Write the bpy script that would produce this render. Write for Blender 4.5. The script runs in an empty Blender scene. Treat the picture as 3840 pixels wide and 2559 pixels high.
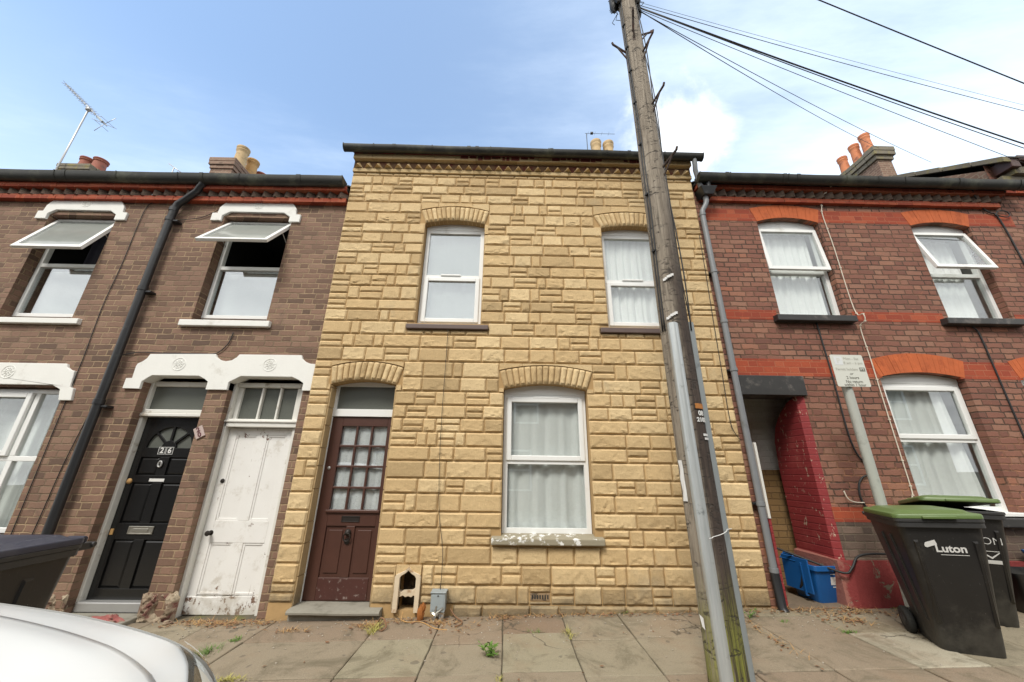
import bpy, bmesh, math, random
from mathutils import Vector, Matrix, noise
from mathutils.geometry import tessellate_polygon

random.seed(28)
S = bpy.context.scene
COL = S.collection
R = math.radians
GS = 0.025                      # the street climbs gently to the right


def gz(x, y=0.0):
    return GS * x


# ------------------------------------------------------------------ mesh builder
class MB:
    def __init__(self):
        self.v, self.f, self.t = [], [], []
        self.tint = 0.5

    def add(self, vs, fs):
        n = len(self.v)
        self.v += [tuple(p) for p in vs]
        for f in fs:
            self.f.append([n + i for i in f])
            self.t.append(self.tint)

    def box(self, x0, x1, y0, y1, z0, z1):
        self.add([(x0, y0, z0), (x1, y0, z0), (x1, y1, z0), (x0, y1, z0),
                  (x0, y0, z1), (x1, y0, z1), (x1, y1, z1), (x0, y1, z1)],
                 [(0, 3, 2, 1), (4, 5, 6, 7), (0, 1, 5, 4), (1, 2, 6, 5), (2, 3, 7, 6), (3, 0, 4, 7)])

    def obox(self, c, ax, ay, az, hx, hy, hz):
        c, ax, ay, az = Vector(c), Vector(ax), Vector(ay), Vector(az)
        vs = []
        for k in (-1, 1):
            for i, j in ((-1, -1), (1, -1), (1, 1), (-1, 1)):
                vs.append(c + ax * hx * i + ay * hy * j + az * hz * k)
        self.add(vs, [(0, 3, 2, 1), (4, 5, 6, 7), (0, 1, 5, 4), (1, 2, 6, 5), (2, 3, 7, 6), (3, 0, 4, 7)])

    def prism(self, poly, y0, y1):
        """polygon in (x, z), extruded from y0 (front) to y1 (back)"""
        n = len(poly)
        a = sum(poly[i][0] * poly[(i + 1) % n][1] - poly[(i + 1) % n][0] * poly[i][1] for i in range(n))
        if a < 0:
            poly = poly[::-1]
        vs = [(p[0], y0, p[1]) for p in poly] + [(p[0], y1, p[1]) for p in poly]
        fs = []
        for tri in tessellate_polygon([[Vector((p[0], p[1], 0)) for p in poly]]):
            i, j, k = tri
            ar = (poly[j][0] - poly[i][0]) * (poly[k][1] - poly[i][1]) - (poly[k][0] - poly[i][0]) * (poly[j][1] - poly[i][1])
            if ar < 0:
                i, j, k = k, j, i
            fs.append((i, j, k))
            fs.append((k + n, j + n, i + n))
        for i in range(n):
            j = (i + 1) % n
            fs.append((i, i + n, j + n, j))
        self.add(vs, fs)

    def tube(self, pts, r, n=10, cap=True):
        pts = [Vector(p) for p in pts]
        rs = r if isinstance(r, (list, tuple)) else [r] * len(pts)
        rings = []
        up = None
        for i, p in enumerate(pts):
            d = (pts[min(i + 1, len(pts) - 1)] - pts[max(i - 1, 0)]).normalized()
            if up is None:
                up = Vector((0, 0, 1)) if abs(d.z) < .9 else Vector((1, 0, 0))
            a = d.cross(up).normalized()
            b = a.cross(d).normalized()
            up = b
            rings.append([p + (a * math.cos(2 * math.pi * k / n) + b * math.sin(2 * math.pi * k / n)) * rs[i] for k in range(n)])
        vs = [q for rg in rings for q in rg]
        fs = []
        for i in range(len(pts) - 1):
            for k in range(n):
                k2 = (k + 1) % n
                fs.append((i * n + k, i * n + k2, (i + 1) * n + k2, (i + 1) * n + k))
        if cap:
            fs.append(tuple(range(n))[::-1])
            fs.append(tuple((len(pts) - 1) * n + k for k in range(n)))
        self.add(vs, fs)

    def lathe(self, prof, c, n=20, axis='z'):
        """prof: (radius, height) list, spun about an axis through c"""
        vs, fs = [], []
        for r, h in prof:
            for k in range(n):
                a = 2 * math.pi * k / n
                if axis == 'z':
                    vs.append((c[0] + r * math.cos(a), c[1] + r * math.sin(a), c[2] + h))
                elif axis == 'y':
                    vs.append((c[0] + r * math.cos(a), c[1] + h, c[2] + r * math.sin(a)))
                else:
                    vs.append((c[0] + h, c[1] + r * math.cos(a), c[2] + r * math.sin(a)))
        m = len(prof)
        for i in range(m - 1):
            for k in range(n):
                k2 = (k + 1) % n
                fs.append((i * n + k, i * n + k2, (i + 1) * n + k2, (i + 1) * n + k))
        fs.append(tuple(range(n))[::-1])
        fs.append(tuple((m - 1) * n + k for k in range(n)))
        sg = sum((prof[i][0] + prof[i + 1][0]) * (prof[i + 1][1] - prof[i][1]) for i in range(m - 1)) * (-1 if axis == 'y' else 1)
        if sg < 0:
            fs = [f[::-1] for f in fs]
        self.add(vs, fs)

    def grid(self, fn, nu, nv):
        vs = [fn(i / nu, j / nv) for j in range(nv + 1) for i in range(nu + 1)]
        fs = [(j * (nu + 1) + i, j * (nu + 1) + i + 1, (j + 1) * (nu + 1) + i + 1, (j + 1) * (nu + 1) + i)
              for j in range(nv) for i in range(nu)]
        self.add(vs, fs)

    def wall(self, outer, holes, y, depth):
        """flat wall facing -y with polygon holes and reveals of the given depth"""
        polys = [outer] + holes
        flat = [p for q in polys for p in q]
        vs = [(p[0], y, p[1]) for p in flat]
        fs = []
        for i, j, k in tessellate_polygon([[Vector((p[0], p[1], 0)) for p in q] for q in polys]):
            a, b, c = flat[i], flat[j], flat[k]
            ar = (b[0] - a[0]) * (c[1] - a[1]) - (c[0] - a[0]) * (b[1] - a[1])
            fs.append((i, j, k) if ar > 0 else (k, j, i))
        self.add(vs, fs)
        for h in holes:
            n = len(h)
            a = sum(h[i][0] * h[(i + 1) % n][1] - h[(i + 1) % n][0] * h[i][1] for i in range(n))
            hh = h if a > 0 else h[::-1]
            vs = [(p[0], y, p[1]) for p in hh] + [(p[0], y + depth, p[1]) for p in hh]
            self.add(vs, [(i, (i + 1) % n, (i + 1) % n + n, i + n) for i in range(n)])

    def build(self, name, mat, parent=None, smooth=False, bevel=0, seg=2, local=False, sharp=38):
        me = bpy.data.meshes.new(name)
        off = Vector((0, 0, 0))
        if parent is not None and not local:
            off = origin(parent)
        me.from_pydata([(p[0] - off.x, p[1] - off.y, p[2] - off.z) for p in self.v], [], self.f)
        if len(set(self.t)) > 1:
            at = me.attributes.new('tint', 'FLOAT', 'FACE')
            at.data.foreach_set('value', self.t)
        me.materials.append(mat)
        if smooth:
            me.polygons.foreach_set('use_smooth', [True] * len(me.polygons))
        me.update()
        o = bpy.data.objects.new(name, me)
        COL.objects.link(o)
        if parent is not None:
            o.parent = parent
        if bevel:
            m = o.modifiers.new('bevel', 'BEVEL')
            m.width, m.segments, m.limit_method, m.angle_limit = bevel, seg, 'ANGLE', R(40)
            m.harden_normals = False
        if smooth == 'auto':
            try:
                me.set_sharp_from_angle(angle=R(sharp))
            except Exception:
                pass
        return o


def origin(o):
    while o.parent is not None:
        o = o.parent
    return Vector(o.location)


def split_loose(o):
    """turn every separate piece of a mesh into an object of its own under the same parent"""
    me = o.data
    n = len(me.vertices)
    par = list(range(n))
    def find(a):
        while par[a] != a:
            par[a] = par[par[a]]
            a = par[a]
        return a
    for e in me.edges:
        a, b = find(e.vertices[0]), find(e.vertices[1])
        if a != b:
            par[a] = b
    groups = {}
    for p in me.polygons:
        groups.setdefault(find(p.vertices[0]), []).append(p)
    if len(groups) < 2:
        return [o]
    out = []
    for g in groups.values():
        ids = sorted({v for p in g for v in p.vertices})
        mp = {v: i for i, v in enumerate(ids)}
        m2 = bpy.data.meshes.new(o.name)
        m2.from_pydata([tuple(me.vertices[v].co) for v in ids], [], [[mp[v] for v in p.vertices] for p in g])
        m2.polygons.foreach_set('use_smooth', [p.use_smooth for p in g])
        m2.materials.append(me.materials[0])
        q = o.copy()
        q.data = m2
        COL.objects.link(q)
        out.append(q)
    bpy.data.objects.remove(o)
    return out


def tag(o, label=None, cat=None, group=None, kind=None):
    if label: o['label'] = label
    if cat: o['category'] = cat
    if group: o['group'] = group
    if kind: o['kind'] = kind
    return o


def thing(name, label, cat, loc, rz=0, group=None):
    o = bpy.data.objects.new(name, None)
    COL.objects.link(o)
    o.empty_display_size = .2
    o.location = loc
    o.rotation_euler = (0, 0, rz)
    return tag(o, label, cat, group)


def arc(x0, x1, zs, zc, n=14):
    """segmental arch from (x1, zs) over the crown zc to (x0, zs)"""
    c, h = (x1 - x0) / 2, zc - zs
    rad = (c * c + h * h) / (2 * h)
    xm, zm = (x0 + x1) / 2, zc - rad
    a = math.asin(c / rad)
    return [(xm + rad * math.sin(a - 2 * a * k / n), zm + rad * math.cos(a - 2 * a * k / n)) for k in range(n + 1)]


def arch_hole(x0, x1, z0, zs, zc):
    return [(x0, z0), (x1, z0)] + arc(x0, x1, zs, zc)


def rect(x0, x1, z0, z1):
    return [(x0, z0), (x1, z0), (x1, z1), (x0, z1)]


def text_mb(mb, txt, size, x, y, z, align='CENTER', depth=.0015, bold=0.0, rot=0.0, font=None):
    cu = bpy.data.curves.new('lettering', 'FONT')
    cu.body, cu.size, cu.align_x, cu.align_y = txt, size, align, 'CENTER'
    cu.extrude = depth
    cu.offset = bold
    cu.resolution_u = 3
    o = bpy.data.objects.new('lettering', cu)
    COL.objects.link(o)
    dg = bpy.context.evaluated_depsgraph_get()
    me = bpy.data.meshes.new_from_object(o.evaluated_get(dg))
    c, s = math.cos(rot), math.sin(rot)
    mb.add([(x + v.co.x * c - v.co.y * s, y - v.co.z, z + v.co.x * s + v.co.y * c) for v in me.vertices],
           [list(p.vertices) for p in me.polygons])
    bpy.data.objects.remove(o)
    bpy.data.meshes.remove(me)
    bpy.data.curves.remove(cu)


# ------------------------------------------------------------------ materials
class NT:
    def __init__(self, name):
        self.m = bpy.data.materials.new(name)
        self.m.use_nodes = True
        self.t = self.m.node_tree
        self.b = self.t.nodes['Principled BSDF']
        self.out = self.t.nodes['Material Output']

    def n(self, kind, **kw):
        nd = self.t.nodes.new(kind)
        for k, v in kw.items():
            setattr(nd, k, v)
        return nd

    def put(self, sock, val):
        if hasattr(val, 'is_linked') or hasattr(val, 'links'):
            self.t.links.new(val, sock)
        elif isinstance(val, (tuple, list)) and len(val) == 3 and sock.type == 'RGBA':
            sock.default_value = (*val, 1)
        else:
            sock.default_value = val

    def math(self, op, a, b=0.0, c=None):
        nd = self.n('ShaderNodeMath', operation=op)
        self.put(nd.inputs[0], a)
        self.put(nd.inputs[1], b)
        if c is not None:
            self.put(nd.inputs[2], c)
        return nd.outputs[0]

    def mix(self, f, a, b, mode='MIX'):
        nd = self.n('ShaderNodeMix', data_type='RGBA', blend_type=mode)
        nd.clamp_factor = True
        self.put(nd.inputs['Factor'], f)
        self.put(nd.inputs['A'] if False else nd.inputs[6], a)
        self.put(nd.inputs[7], b)
        return nd.outputs[2]

    def ramp(self, f, stops, interp='LINEAR'):
        nd = self.n('ShaderNodeValToRGB')
        cr = nd.color_ramp
        cr.interpolation = interp
        while len(cr.elements) < len(stops):
            cr.elements.new(.5)
        for e, (p, c) in zip(cr.elements, stops):
            e.position = p
            e.color = (*c, 1) if len(c) == 3 else c
        self.put(nd.inputs[0], f)
        return nd.outputs[0]

    def sstep(self, v, a, b):
        nd = self.n('ShaderNodeMapRange', interpolation_type='SMOOTHSTEP')
        self.put(nd.inputs[0], v)
        nd.inputs[1].default_value = a
        nd.inputs[2].default_value = b
        return nd.outputs[0]

    def noise(self, scale, detail=4, rough=.55, vec=None, dist=0.0):
        nd = self.n('ShaderNodeTexNoise')
        nd.inputs['Scale'].default_value = scale
        nd.inputs['Detail'].default_value = detail
        nd.inputs['Roughness'].default_value = rough
        nd.inputs['Distortion'].default_value = dist
        self.put(nd.inputs['Vector'], vec if vec is not None else self.pos())
        return nd.outputs['Fac']

    def pos(self):
        if not hasattr(self, '_p'):
            self._p = self.n('ShaderNodeNewGeometry').outputs['Position']
        return self._p

    def obj(self):
        if not hasattr(self, '_o'):
            self._o = self.n('ShaderNodeTexCoord').outputs['Object']
        return self._o

    def xyz(self, v):
        nd = self.n('ShaderNodeSeparateXYZ')
        self.put(nd.inputs[0], v)
        return nd.outputs

    def comb(self, x, y, z):
        nd = self.n('ShaderNodeCombineXYZ')
        for s, v in zip(nd.inputs, (x, y, z)):
            self.put(s, v)
        return nd.outputs[0]

    def scale(self, v, s):
        nd = self.n('ShaderNodeVectorMath', operation='MULTIPLY')
        self.put(nd.inputs[0], v)
        nd.inputs[1].default_value = s
        return nd.outputs[0]

    def bump(self, h, strength=.5, dist=.01):
        nd = self.n('ShaderNodeBump')
        nd.inputs['Strength'].default_value = strength
        nd.inputs['Distance'].default_value = dist
        self.put(nd.inputs['Height'], h)
        self.t.links.new(nd.outputs[0], self.b.inputs['Normal'])

    def fin(self, color, rough=.8, metal=0.0, spec=None):
        self.put(self.b.inputs['Base Color'], color)
        self.put(self.b.inputs['Roughness'], rough)
        self.put(self.b.inputs['Metallic'], metal)
        if spec is not None:
            self.b.inputs['Specular IOR Level'].default_value = spec
        return self.m


def plain(name, col, rough=.6, metal=0.0, var=.12, scale=6.0, dirt=None, dscale=3.0, bumpy=0.0, bscale=60.0, dthr=(.52, .68), space='obj', spec=None):
    """paint or plastic with slight mottling and, if asked, dirt patches"""
    t = NT(name)
    v = t.obj() if space == 'obj' else t.pos()
    n1 = t.noise(scale, 5, .6, v)
    c = t.mix(n1, tuple(k * (1 - var) for k in col), tuple(min(1, k * (1 + var)) for k in col))
    if dirt is not None:
        d = t.sstep(t.noise(dscale, 6, .65, v), *dthr)
        c = t.mix(d, c, dirt)
    if bumpy:
        t.bump(t.noise(bscale, 4, .6, v), bumpy, .004)
    return t.fin(c, rough, metal, spec)


def brick_mat(name, stops, mortar, mw=.0055, stain=(.05, .04, .035), stain_amt=.7, mortar2=None, wob=.012, soft=.004, sscale=.9, bump=.7, low=None):
    t = NT(name)
    P = t.pos()
    px, py, pz = t.xyz(P)
    nv = t.n('ShaderNodeTexNoise')
    nv.inputs['Scale'].default_value = 9.0
    nv.inputs['Detail'].default_value = 3
    t.put(nv.inputs['Vector'], P)
    wx, wy, wz = t.xyz(nv.outputs['Color'])
    u = t.math('ADD', t.math('ADD', px, py), t.math('MULTIPLY', t.math('SUBTRACT', wx, .5), wob))
    v = t.math('ADD', pz, t.math('MULTIPLY', t.math('SUBTRACT', wy, .5), wob))
    v = t.math('ADD', t.math('DIVIDE', v, .0752), 400.0)
    row = t.math('FLOOR', v)
    fv = t.math('FRACT', v)
    u2 = t.math('ADD', t.math('ADD', t.math('DIVIDE', u, .3375), 400.0), t.math('MULTIPLY', t.math('MODULO', row, 2.0), .5))
    # every course slides a little so that the bond is never perfectly plumb
    wn0 = t.n('ShaderNodeTexWhiteNoise', noise_dimensions='1D')
    t.put(wn0.inputs['W'], row)
    u2 = t.math('ADD', u2, t.math('MULTIPLY', t.math('SUBTRACT', wn0.outputs[0], .5), .16))
    cell = t.math('FLOOR', u2)
    fu = t.math('FRACT', u2)
    hd = t.math('GREATER_THAN', fu, .6667)
    d1 = t.math('MINIMUM', t.math('MINIMUM', fu, t.math('SUBTRACT', 1.0, fu)), t.math('ABSOLUTE', t.math('SUBTRACT', fu, .6667)))
    d1 = t.math('MULTIPLY', d1, .3375)
    d2 = t.math('MULTIPLY', t.math('MINIMUM', fv, t.math('SUBTRACT', 1.0, fv)), .0752)
    d = t.math('MINIMUM', d1, d2)
    rag = t.math('ADD', t.math('MULTIPLY', t.math('SUBTRACT', t.noise(48, 5, .65), .5), .010), t.math('MULTIPLY', t.math('SUBTRACT', t.noise(5, 3, .6), .5), .006))
    d = t.math('ADD', d, rag)
    mask = t.sstep(d, mw - soft / 2, mw + soft / 2)
    wn = t.n('ShaderNodeTexWhiteNoise', noise_dimensions='2D')
    t.put(wn.inputs['Vector'], t.comb(t.math('ADD', t.math('MULTIPLY', cell, 2.0), hd), row, 0.0))
    idv = wn.outputs['Value']
    big = t.noise(.7, 3, .5)
    tone = t.math('ADD', t.math('MULTIPLY', idv, .75), t.math('MULTIPLY', big, .3))
    col = t.ramp(tone, stops)
    fine = t.noise(70, 5, .7)
    spall = t.sstep(t.noise(16, 6, .7, None, .4), .60, .66)
    col = t.mix(t.math('MULTIPLY', spall, .30), col, tuple(min(1, 1.35 * k) for k in stops[-1][1]))
    col = t.mix(t.math('MULTIPLY', fine, .6), col, tuple(.45 * k for k in stops[1][1]))
    mcol = t.mix(t.sstep(t.noise(1.7, 6, .7), .38, .66), mortar, mortar2 or tuple(.7 * k for k in mortar))
    if low:        # repointed courses near the ground
        mcol = t.mix(t.math('MULTIPLY', t.sstep(t.math('ADD', pz, t.math('MULTIPLY', t.noise(1.3, 4, .6), 1.6)), 2.9, 1.7), t.sstep(t.noise(6, 4, .7), .40, .58)), mcol, low)
    col = t.mix(mask, mcol, col)
    st = t.sstep(t.noise(sscale, 8, .72, None, .6), .58, .74)
    col = t.mix(t.math('MULTIPLY', st, stain_amt), col, stain)
    h = t.math('ADD', t.math('MULTIPLY', mask, .7), t.math('MULTIPLY', t.noise(45, 5, .7), .45))
    t.bump(h, bump, .009)
    return t.fin(col, .88)


def stone_mat(name, base, alt, joint=False):
    t = NT(name)
    at = t.n('ShaderNodeAttribute', attribute_name='tint')
    f = at.outputs['Fac']
    c = t.ramp(f, [(0, tuple(k * .74 for k in base)), (.35, base), (.8, alt), (1, tuple(min(1, k * 1.14) for k in alt))])
    c = t.mix(t.math('MULTIPLY', t.noise(14, 6, .65), .40), c, tuple(k * .74 for k in base))
    c = t.mix(t.math('MULTIPLY', t.sstep(t.noise(48, 5, .75, None, .5), .50, .68), .42), c, tuple(k * .60 for k in base))  # dark flecks paint crevice shade into the stone colour
    c = t.mix(t.math('MULTIPLY', t.sstep(t.noise(60, 4, .7), .55, .7), .30), c, tuple(min(1, k * 1.25) for k in alt))
    grey = t.sstep(t.noise(1.1, 7, .7), .56, .75)
    c = t.mix(t.math('MULTIPLY', grey, .38), c, (.27, .25, .19))
    _, _, pz = t.xyz(t.pos())
    foot = t.sstep(t.math('ADD', pz, t.math('MULTIPLY', t.noise(5, 5, .7), -.5)), .12, -.32)
    c = t.mix(t.math('MULTIPLY', foot, .8), c, (.10, .085, .06))
    t.bump(t.math('ADD', t.noise(34, 7, .78, None, .7), t.math('MULTIPLY', t.noise(150, 4, .7), .5)), .9, .013)
    return t.fin(c, .9)


def glass_mat(name, tint=(.93, .96, .95), f0=.08, rough=.0):
    t = NT(name)
    tr = t.n('ShaderNodeBsdfTransparent')
    tr.inputs[0].default_value = (*tint, 1)
    gl = t.n('ShaderNodeBsdfGlossy')
    gl.inputs['Roughness'].default_value = rough
    gl.inputs['Color'].default_value = (.95, .97, 1, 1)
    lw = t.n('ShaderNodeLayerWeight')
    lw.inputs[0].default_value = .5
    fac = t.math('ADD', t.math('MULTIPLY', t.math('POWER', lw.outputs['Facing'], 3.2), .55), f0)
    mx = t.n('ShaderNodeMixShader')
    t.put(mx.inputs[0], fac)
    t.t.links.new(tr.outputs[0], mx.inputs[1])
    t.t.links.new(gl.outputs[0], mx.inputs[2])
    t.t.links.new(mx.outputs[0], t.out.inputs['Surface'])
    return t.m


M = {}
M['brick_brown'] = brick_mat('brown_stock_brick', [(.0, (.085, .058, .044)), (.25, (.17, .102, .070)), (.5, (.235, .138, .094)), (.75, (.29, .172, .118)), (1, (.33, .22, .15))],
                             (.33, .235, .14), .0058, (.06, .048, .038), .75, (.15, .105, .065), .022, .006, 1.5)
M['brick_plum'] = brick_mat('plum_stock_brick', [(.0, (.125, .058, .042)), (.3, (.235, .098, .068)), (.6, (.29, .128, .086)), (.85, (.34, .18, .12)), (1, (.43, .14, .07))],
                            (.062, .036, .023), .0078, (.08, .05, .038), .35, (.17, .085, .05), .024, .006, .9, .9, (.36, .16, .085))
M['brick_red'] = brick_mat('rubbed_red_brick', [(.0, (.22, .038, .020)), (.4, (.34, .060, .026)), (.75, (.42, .082, .032)), (1, (.47, .13, .06))],
                           (.36, .12, .06), .0035, (.14, .04, .025), .4, None, .008, .003, .9, .35)
M['red_arch'] = plain('orange_rubbed_brick', (.47, .11, .032), .85, 0, .3, 9, (.33, .07, .02), 5, .3, 60, (.5, .7), 'pos')
M['brick_dark'] = brick_mat('sooty_brick', [(.0, (.07, .05, .04)), (.4, (.14, .095, .072)), (.8, (.2, .14, .105)), (1, (.25, .17, .13))],
                            (.17, .13, .09), .0055, (.05, .045, .035), .6)
M['brick_stack'] = brick_mat('chimney_brick', [(.0, (.12, .075, .055)), (.4, (.22, .13, .09)), (.8, (.29, .18, .13)), (1, (.33, .22, .16))],
                             (.33, .25, .18), .007, (.07, .065, .05), .5)
M['stone'] = stone_mat('cream_stone_cladding', (.645, .46, .235), (.72, .55, .31))
M['stone_joint'] = plain('tan_mortar', (.42, .275, .125), .95, 0, .2, 8, None, 3, .4, 70)
M['stone_cream'] = stone_mat('painted_cream_cornice', (.60, .43, .21), (.64, .48, .26))
M['red_paint_old'] = plain('flaking_red_oxide', (.16, .03, .022), .85, 0, .3, 12, (.05, .03, .025), 6, .4, 60)
M['white'] = plain('white_window_plastic', (.78, .79, .77), .35, 0, .03, 4, (.5, .49, .44), 2.2, 0, 60, (.6, .8))
M['white_masonry'] = plain('white_masonry_paint', (.76, .76, .72), .8, 0, .05, 5, (.52, .50, .44), 3.0, .35, 40, (.58, .74), 'pos')
M['white_wood'] = plain('weathered_white_paint', (.68, .67, .62), .6, 0, .08, 7, (.36, .31, .24), 3.5, .3, 50, (.58, .7), 'pos')
M['sill_dark'] = plain('black_painted_sill', (.030, .029, .028), .5, 0, .3, 10, (.11, .10, .09), 6, .2, 50)
M['sill_brown'] = plain('brown_painted_sill', (.11, .075, .065), .5, 0, .12, 10)
M['gutter'] = plain('weathered_black_gutter', (.022, .022, .018), .45, 0, .3, 10, (.085, .09, .06), 3, .25, 40, (.5, .72))
M['pipe_black'] = plain('black_plastic_pipe', (.020, .021, .023), .38, 0, .2, 8, (.07, .07, .065), 5, 0, 50, (.58, .75))
M['pipe_grey'] = plain('grey_plastic_pipe', (.18, .19, .20), .45, 0, .1, 8, (.10, .10, .095), 5, 0, 50, (.55, .75))
M['slate'] = plain('roof_slate', (.07, .072, .078), .7, 0, .35, 8, (.12, .11, .07), 2, .4, 30, (.5, .7), 'pos')
M['terracotta'] = plain('terracotta', (.56, .20, .085), .75, 0, .15, 6, (.25, .09, .05), 5, .2, 40)
M['terracotta_dull'] = plain('dull_terracotta', (.30, .10, .065), .75, 0, .15, 6, (.17, .09, .06), 5, .2, 40)
M['buff'] = plain('buff_clay', (.50, .36, .19), .75, 0, .12, 6, (.30, .22, .12), 5, .2, 40)
M['ochre'] = plain('ochre_clay', (.46, .27, .10), .75, 0, .12, 6, (.28, .18, .09), 5, .2, 40)
M['mossy'] = plain('lichen_cement', (.17, .15, .115), .95, 0, .3, 8, (.22, .19, .09), 7, .6, 30, (.5, .65), 'pos')
M['black_door'] = plain('black_gloss_paint', (.010, .010, .010), .25, 0, .1, 5)
M['brown_door'] = plain('brown_stained_wood', (.072, .030, .021), .42, 0, .25, 6, None, 3, .15, 40)
M['chrome'] = plain('satin_nickel', (.50, .48, .42), .32, .85, .1, 8)
M['iron'] = plain('black_iron', (.03, .025, .022), .5, .4, .2, 20)
M['concrete'] = plain('grey_concrete', (.24, .225, .185), .92, 0, .18, 9, (.14, .13, .10), 4, .45, 60, (.5, .7), 'pos')
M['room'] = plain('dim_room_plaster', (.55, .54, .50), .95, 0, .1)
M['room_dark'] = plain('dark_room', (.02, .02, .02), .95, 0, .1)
M['glass'] = glass_mat('window_glass', (.95, .97, .96), .10)
M['glass_sky'] = glass_mat('reflective_glass', (.88, .91, .90), .26)
M['black'] = plain('black_lettering', (.02, .02, .02), .6, 0, .05)
M['cable'] = plain('black_cable', (.018, .018, .018), .6, 0, .1)
M['wire'] = plain('overhead_cable', (.035, .035, .035), .6, 0, .1)
M['cable_white'] = plain('white_cable', (.62, .56, .46), .55, 0, .15, 20)
M['alu'] = plain('grey_aluminium', (.45, .45, .44), .4, .6, .1)


def frosted():
    t = NT('obscured_glass')
    c = t.mix(t.noise(120, 3, .6, t.obj()), (.085, .09, .08), (.14, .15, .13))
    t.bump(t.noise(160, 3, .6, t.obj()), .35, .003)
    return t.fin(c, .22, 0, .6)


M['frosted'] = frosted()


def net(name, col, period, lace=False):
    t = NT(name)
    x, y, z = t.xyz(t.pos())
    n1 = t.noise(30, 4, .6)
    c = t.mix(n1, tuple(.86 * k for k in col), col)
    df = t.n('ShaderNodeBsdfDiffuse')
    tl = t.n('ShaderNodeBsdfTranslucent')
    tp = t.n('ShaderNodeBsdfTransparent')
    t.put(df.inputs[0], c)
    t.put(tl.inputs[0], c)
    m1 = t.n('ShaderNodeMixShader')
    m1.inputs[0].default_value = .0
    t.t.links.new(df.outputs[0], m1.inputs[1])
    t.t.links.new(tl.outputs[0], m1.inputs[2])
    m2 = t.n('ShaderNodeMixShader')
    if lace:
        vo = t.n('ShaderNodeTexVoronoi', feature='DISTANCE_TO_EDGE')
        vo.inputs['Scale'].default_value = 75
        t.put(vo.inputs['Vector'], t.pos())
        t.put(m2.inputs[0], t.math('MULTIPLY', t.sstep(vo.outputs[0], .14, .3), .28))
    else:
        m2.inputs[0].default_value = 0.0
    t.t.links.new(m1.outputs[0], m2.inputs[1])
    t.t.links.new(tp.outputs[0], m2.inputs[2])
    t.t.links.new(m2.outputs[0], t.out.inputs['Surface'])
    return t.m


M['net'] = net('white_net_curtain', (.92, .92, .92), .05)
M['net_flat'] = net('stretched_net', (.80, .81, .80), .06)
M['net_dull'] = net('dull_net', (.58, .60, .58), .05)
M['lace'] = net('lace_curtain', (.90, .90, .93), .3, True)
M['curtain_dark'] = plain('dark_patterned_curtain', (.020, .018, .03), .9, 0, .3, 12)


def galv():
    t = NT('galvanised_steel')
    x, y, z = t.xyz(t.obj())
    v = t.comb(t.math('MULTIPLY', x, 40.0), t.math('MULTIPLY', y, 40.0), t.math('MULTIPLY', z, 2.0))
    c = t.mix(t.noise(2.0, 4, .6, v), (.36, .39, .39), (.60, .63, .63))
    c = t.mix(t.sstep(t.noise(9, 6, .7, t.obj()), .6, .72), c, (.25, .27, .27))
    return t.fin(c, t.math('ADD', .3, t.math('MULTIPLY', t.noise(30, 3, .5, t.obj()), .2)), .45)


M['galv'] = galv()
M['guard_grey'] = plain('grey_painted_steel', (.235, .26, .265), .5, .1, .08, 6, (.14, .15, .15), 4, 0, 50, (.6, .75))


def pole_wood():
    t = NT('weathered_pole_wood')
    x, y, z = t.xyz(t.pos())
    grain = t.comb(t.math('MULTIPLY', x, 28.0), t.math('MULTIPLY', y, 28.0), t.math('MULTIPLY', z, 1.3))
    g = t.noise(1.6, 8, .7, grain, .8)
    pale = t.ramp(g, [(.25, (.06, .048, .038)), (.42, (.20, .165, .125)), (.58, (.31, .265, .205)), (.85, (.43, .38, .31))])
    dark = t.ramp(g, [(.3, (.018, .013, .010)), (.55, (.065, .045, .034)), (.8, (.13, .10, .08))])
    # darker on the right below about four metres, paler on the left flank and top
    side = t.math('ADD', t.math('MULTIPLY', t.math('SUBTRACT', x, 1.445), 14.0), t.math('MULTIPLY', t.math('SUBTRACT', t.noise(3, 5, .7), .5), 1.2))
    low = t.sstep(t.math('ADD', z, t.math('MULTIPLY', t.noise(2.2, 5, .7), 1.6)), 5.3, 3.4)
    c = t.mix(t.math('MULTIPLY', t.sstep(side, -.4, .5), low), pale, dark)
    crack = t.sstep(t.noise(1.1, 5, .75, t.comb(t.math('MULTIPLY', x, 60.0), t.math('MULTIPLY', y, 60.0), t.math('MULTIPLY', z, .9))), .62, .70)
    c = t.mix(t.math('MULTIPLY', crack, .8), c, (.03, .024, .018))
    green = t.math('MULTIPLY', t.sstep(t.math('ADD', z, t.math('MULTIPLY', t.noise(4, 5, .7), -.5)), .55, -.05), t.sstep(t.noise(3.2, 5, .6, grain), .35, .6))
    c = t.mix(t.math('MULTIPLY', green, .85), c, (.23, .24, .035))
    ring = t.noise(1.0, 4, .7, t.comb(t.math('MULTIPLY', x, 9.0), t.math('MULTIPLY', y, 9.0), t.math('MULTIPLY', z, 22.0)), 1.2)
    nick = t.math('MULTIPLY', t.sstep(ring, .55, .64), t.sstep(t.noise(2.2, 4, .6), .40, .55))
    c = t.mix(t.math('MULTIPLY', nick, .85), c, (.045, .036, .028))
    t.bump(t.math('ADD', t.math('ADD', g, t.math('MULTIPLY', nick, -.5)), t.math('MULTIPLY', crack, -.7)), 1.0, .018)
    return t.fin(c, .85)


M['pole'] = pole_wood()


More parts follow.
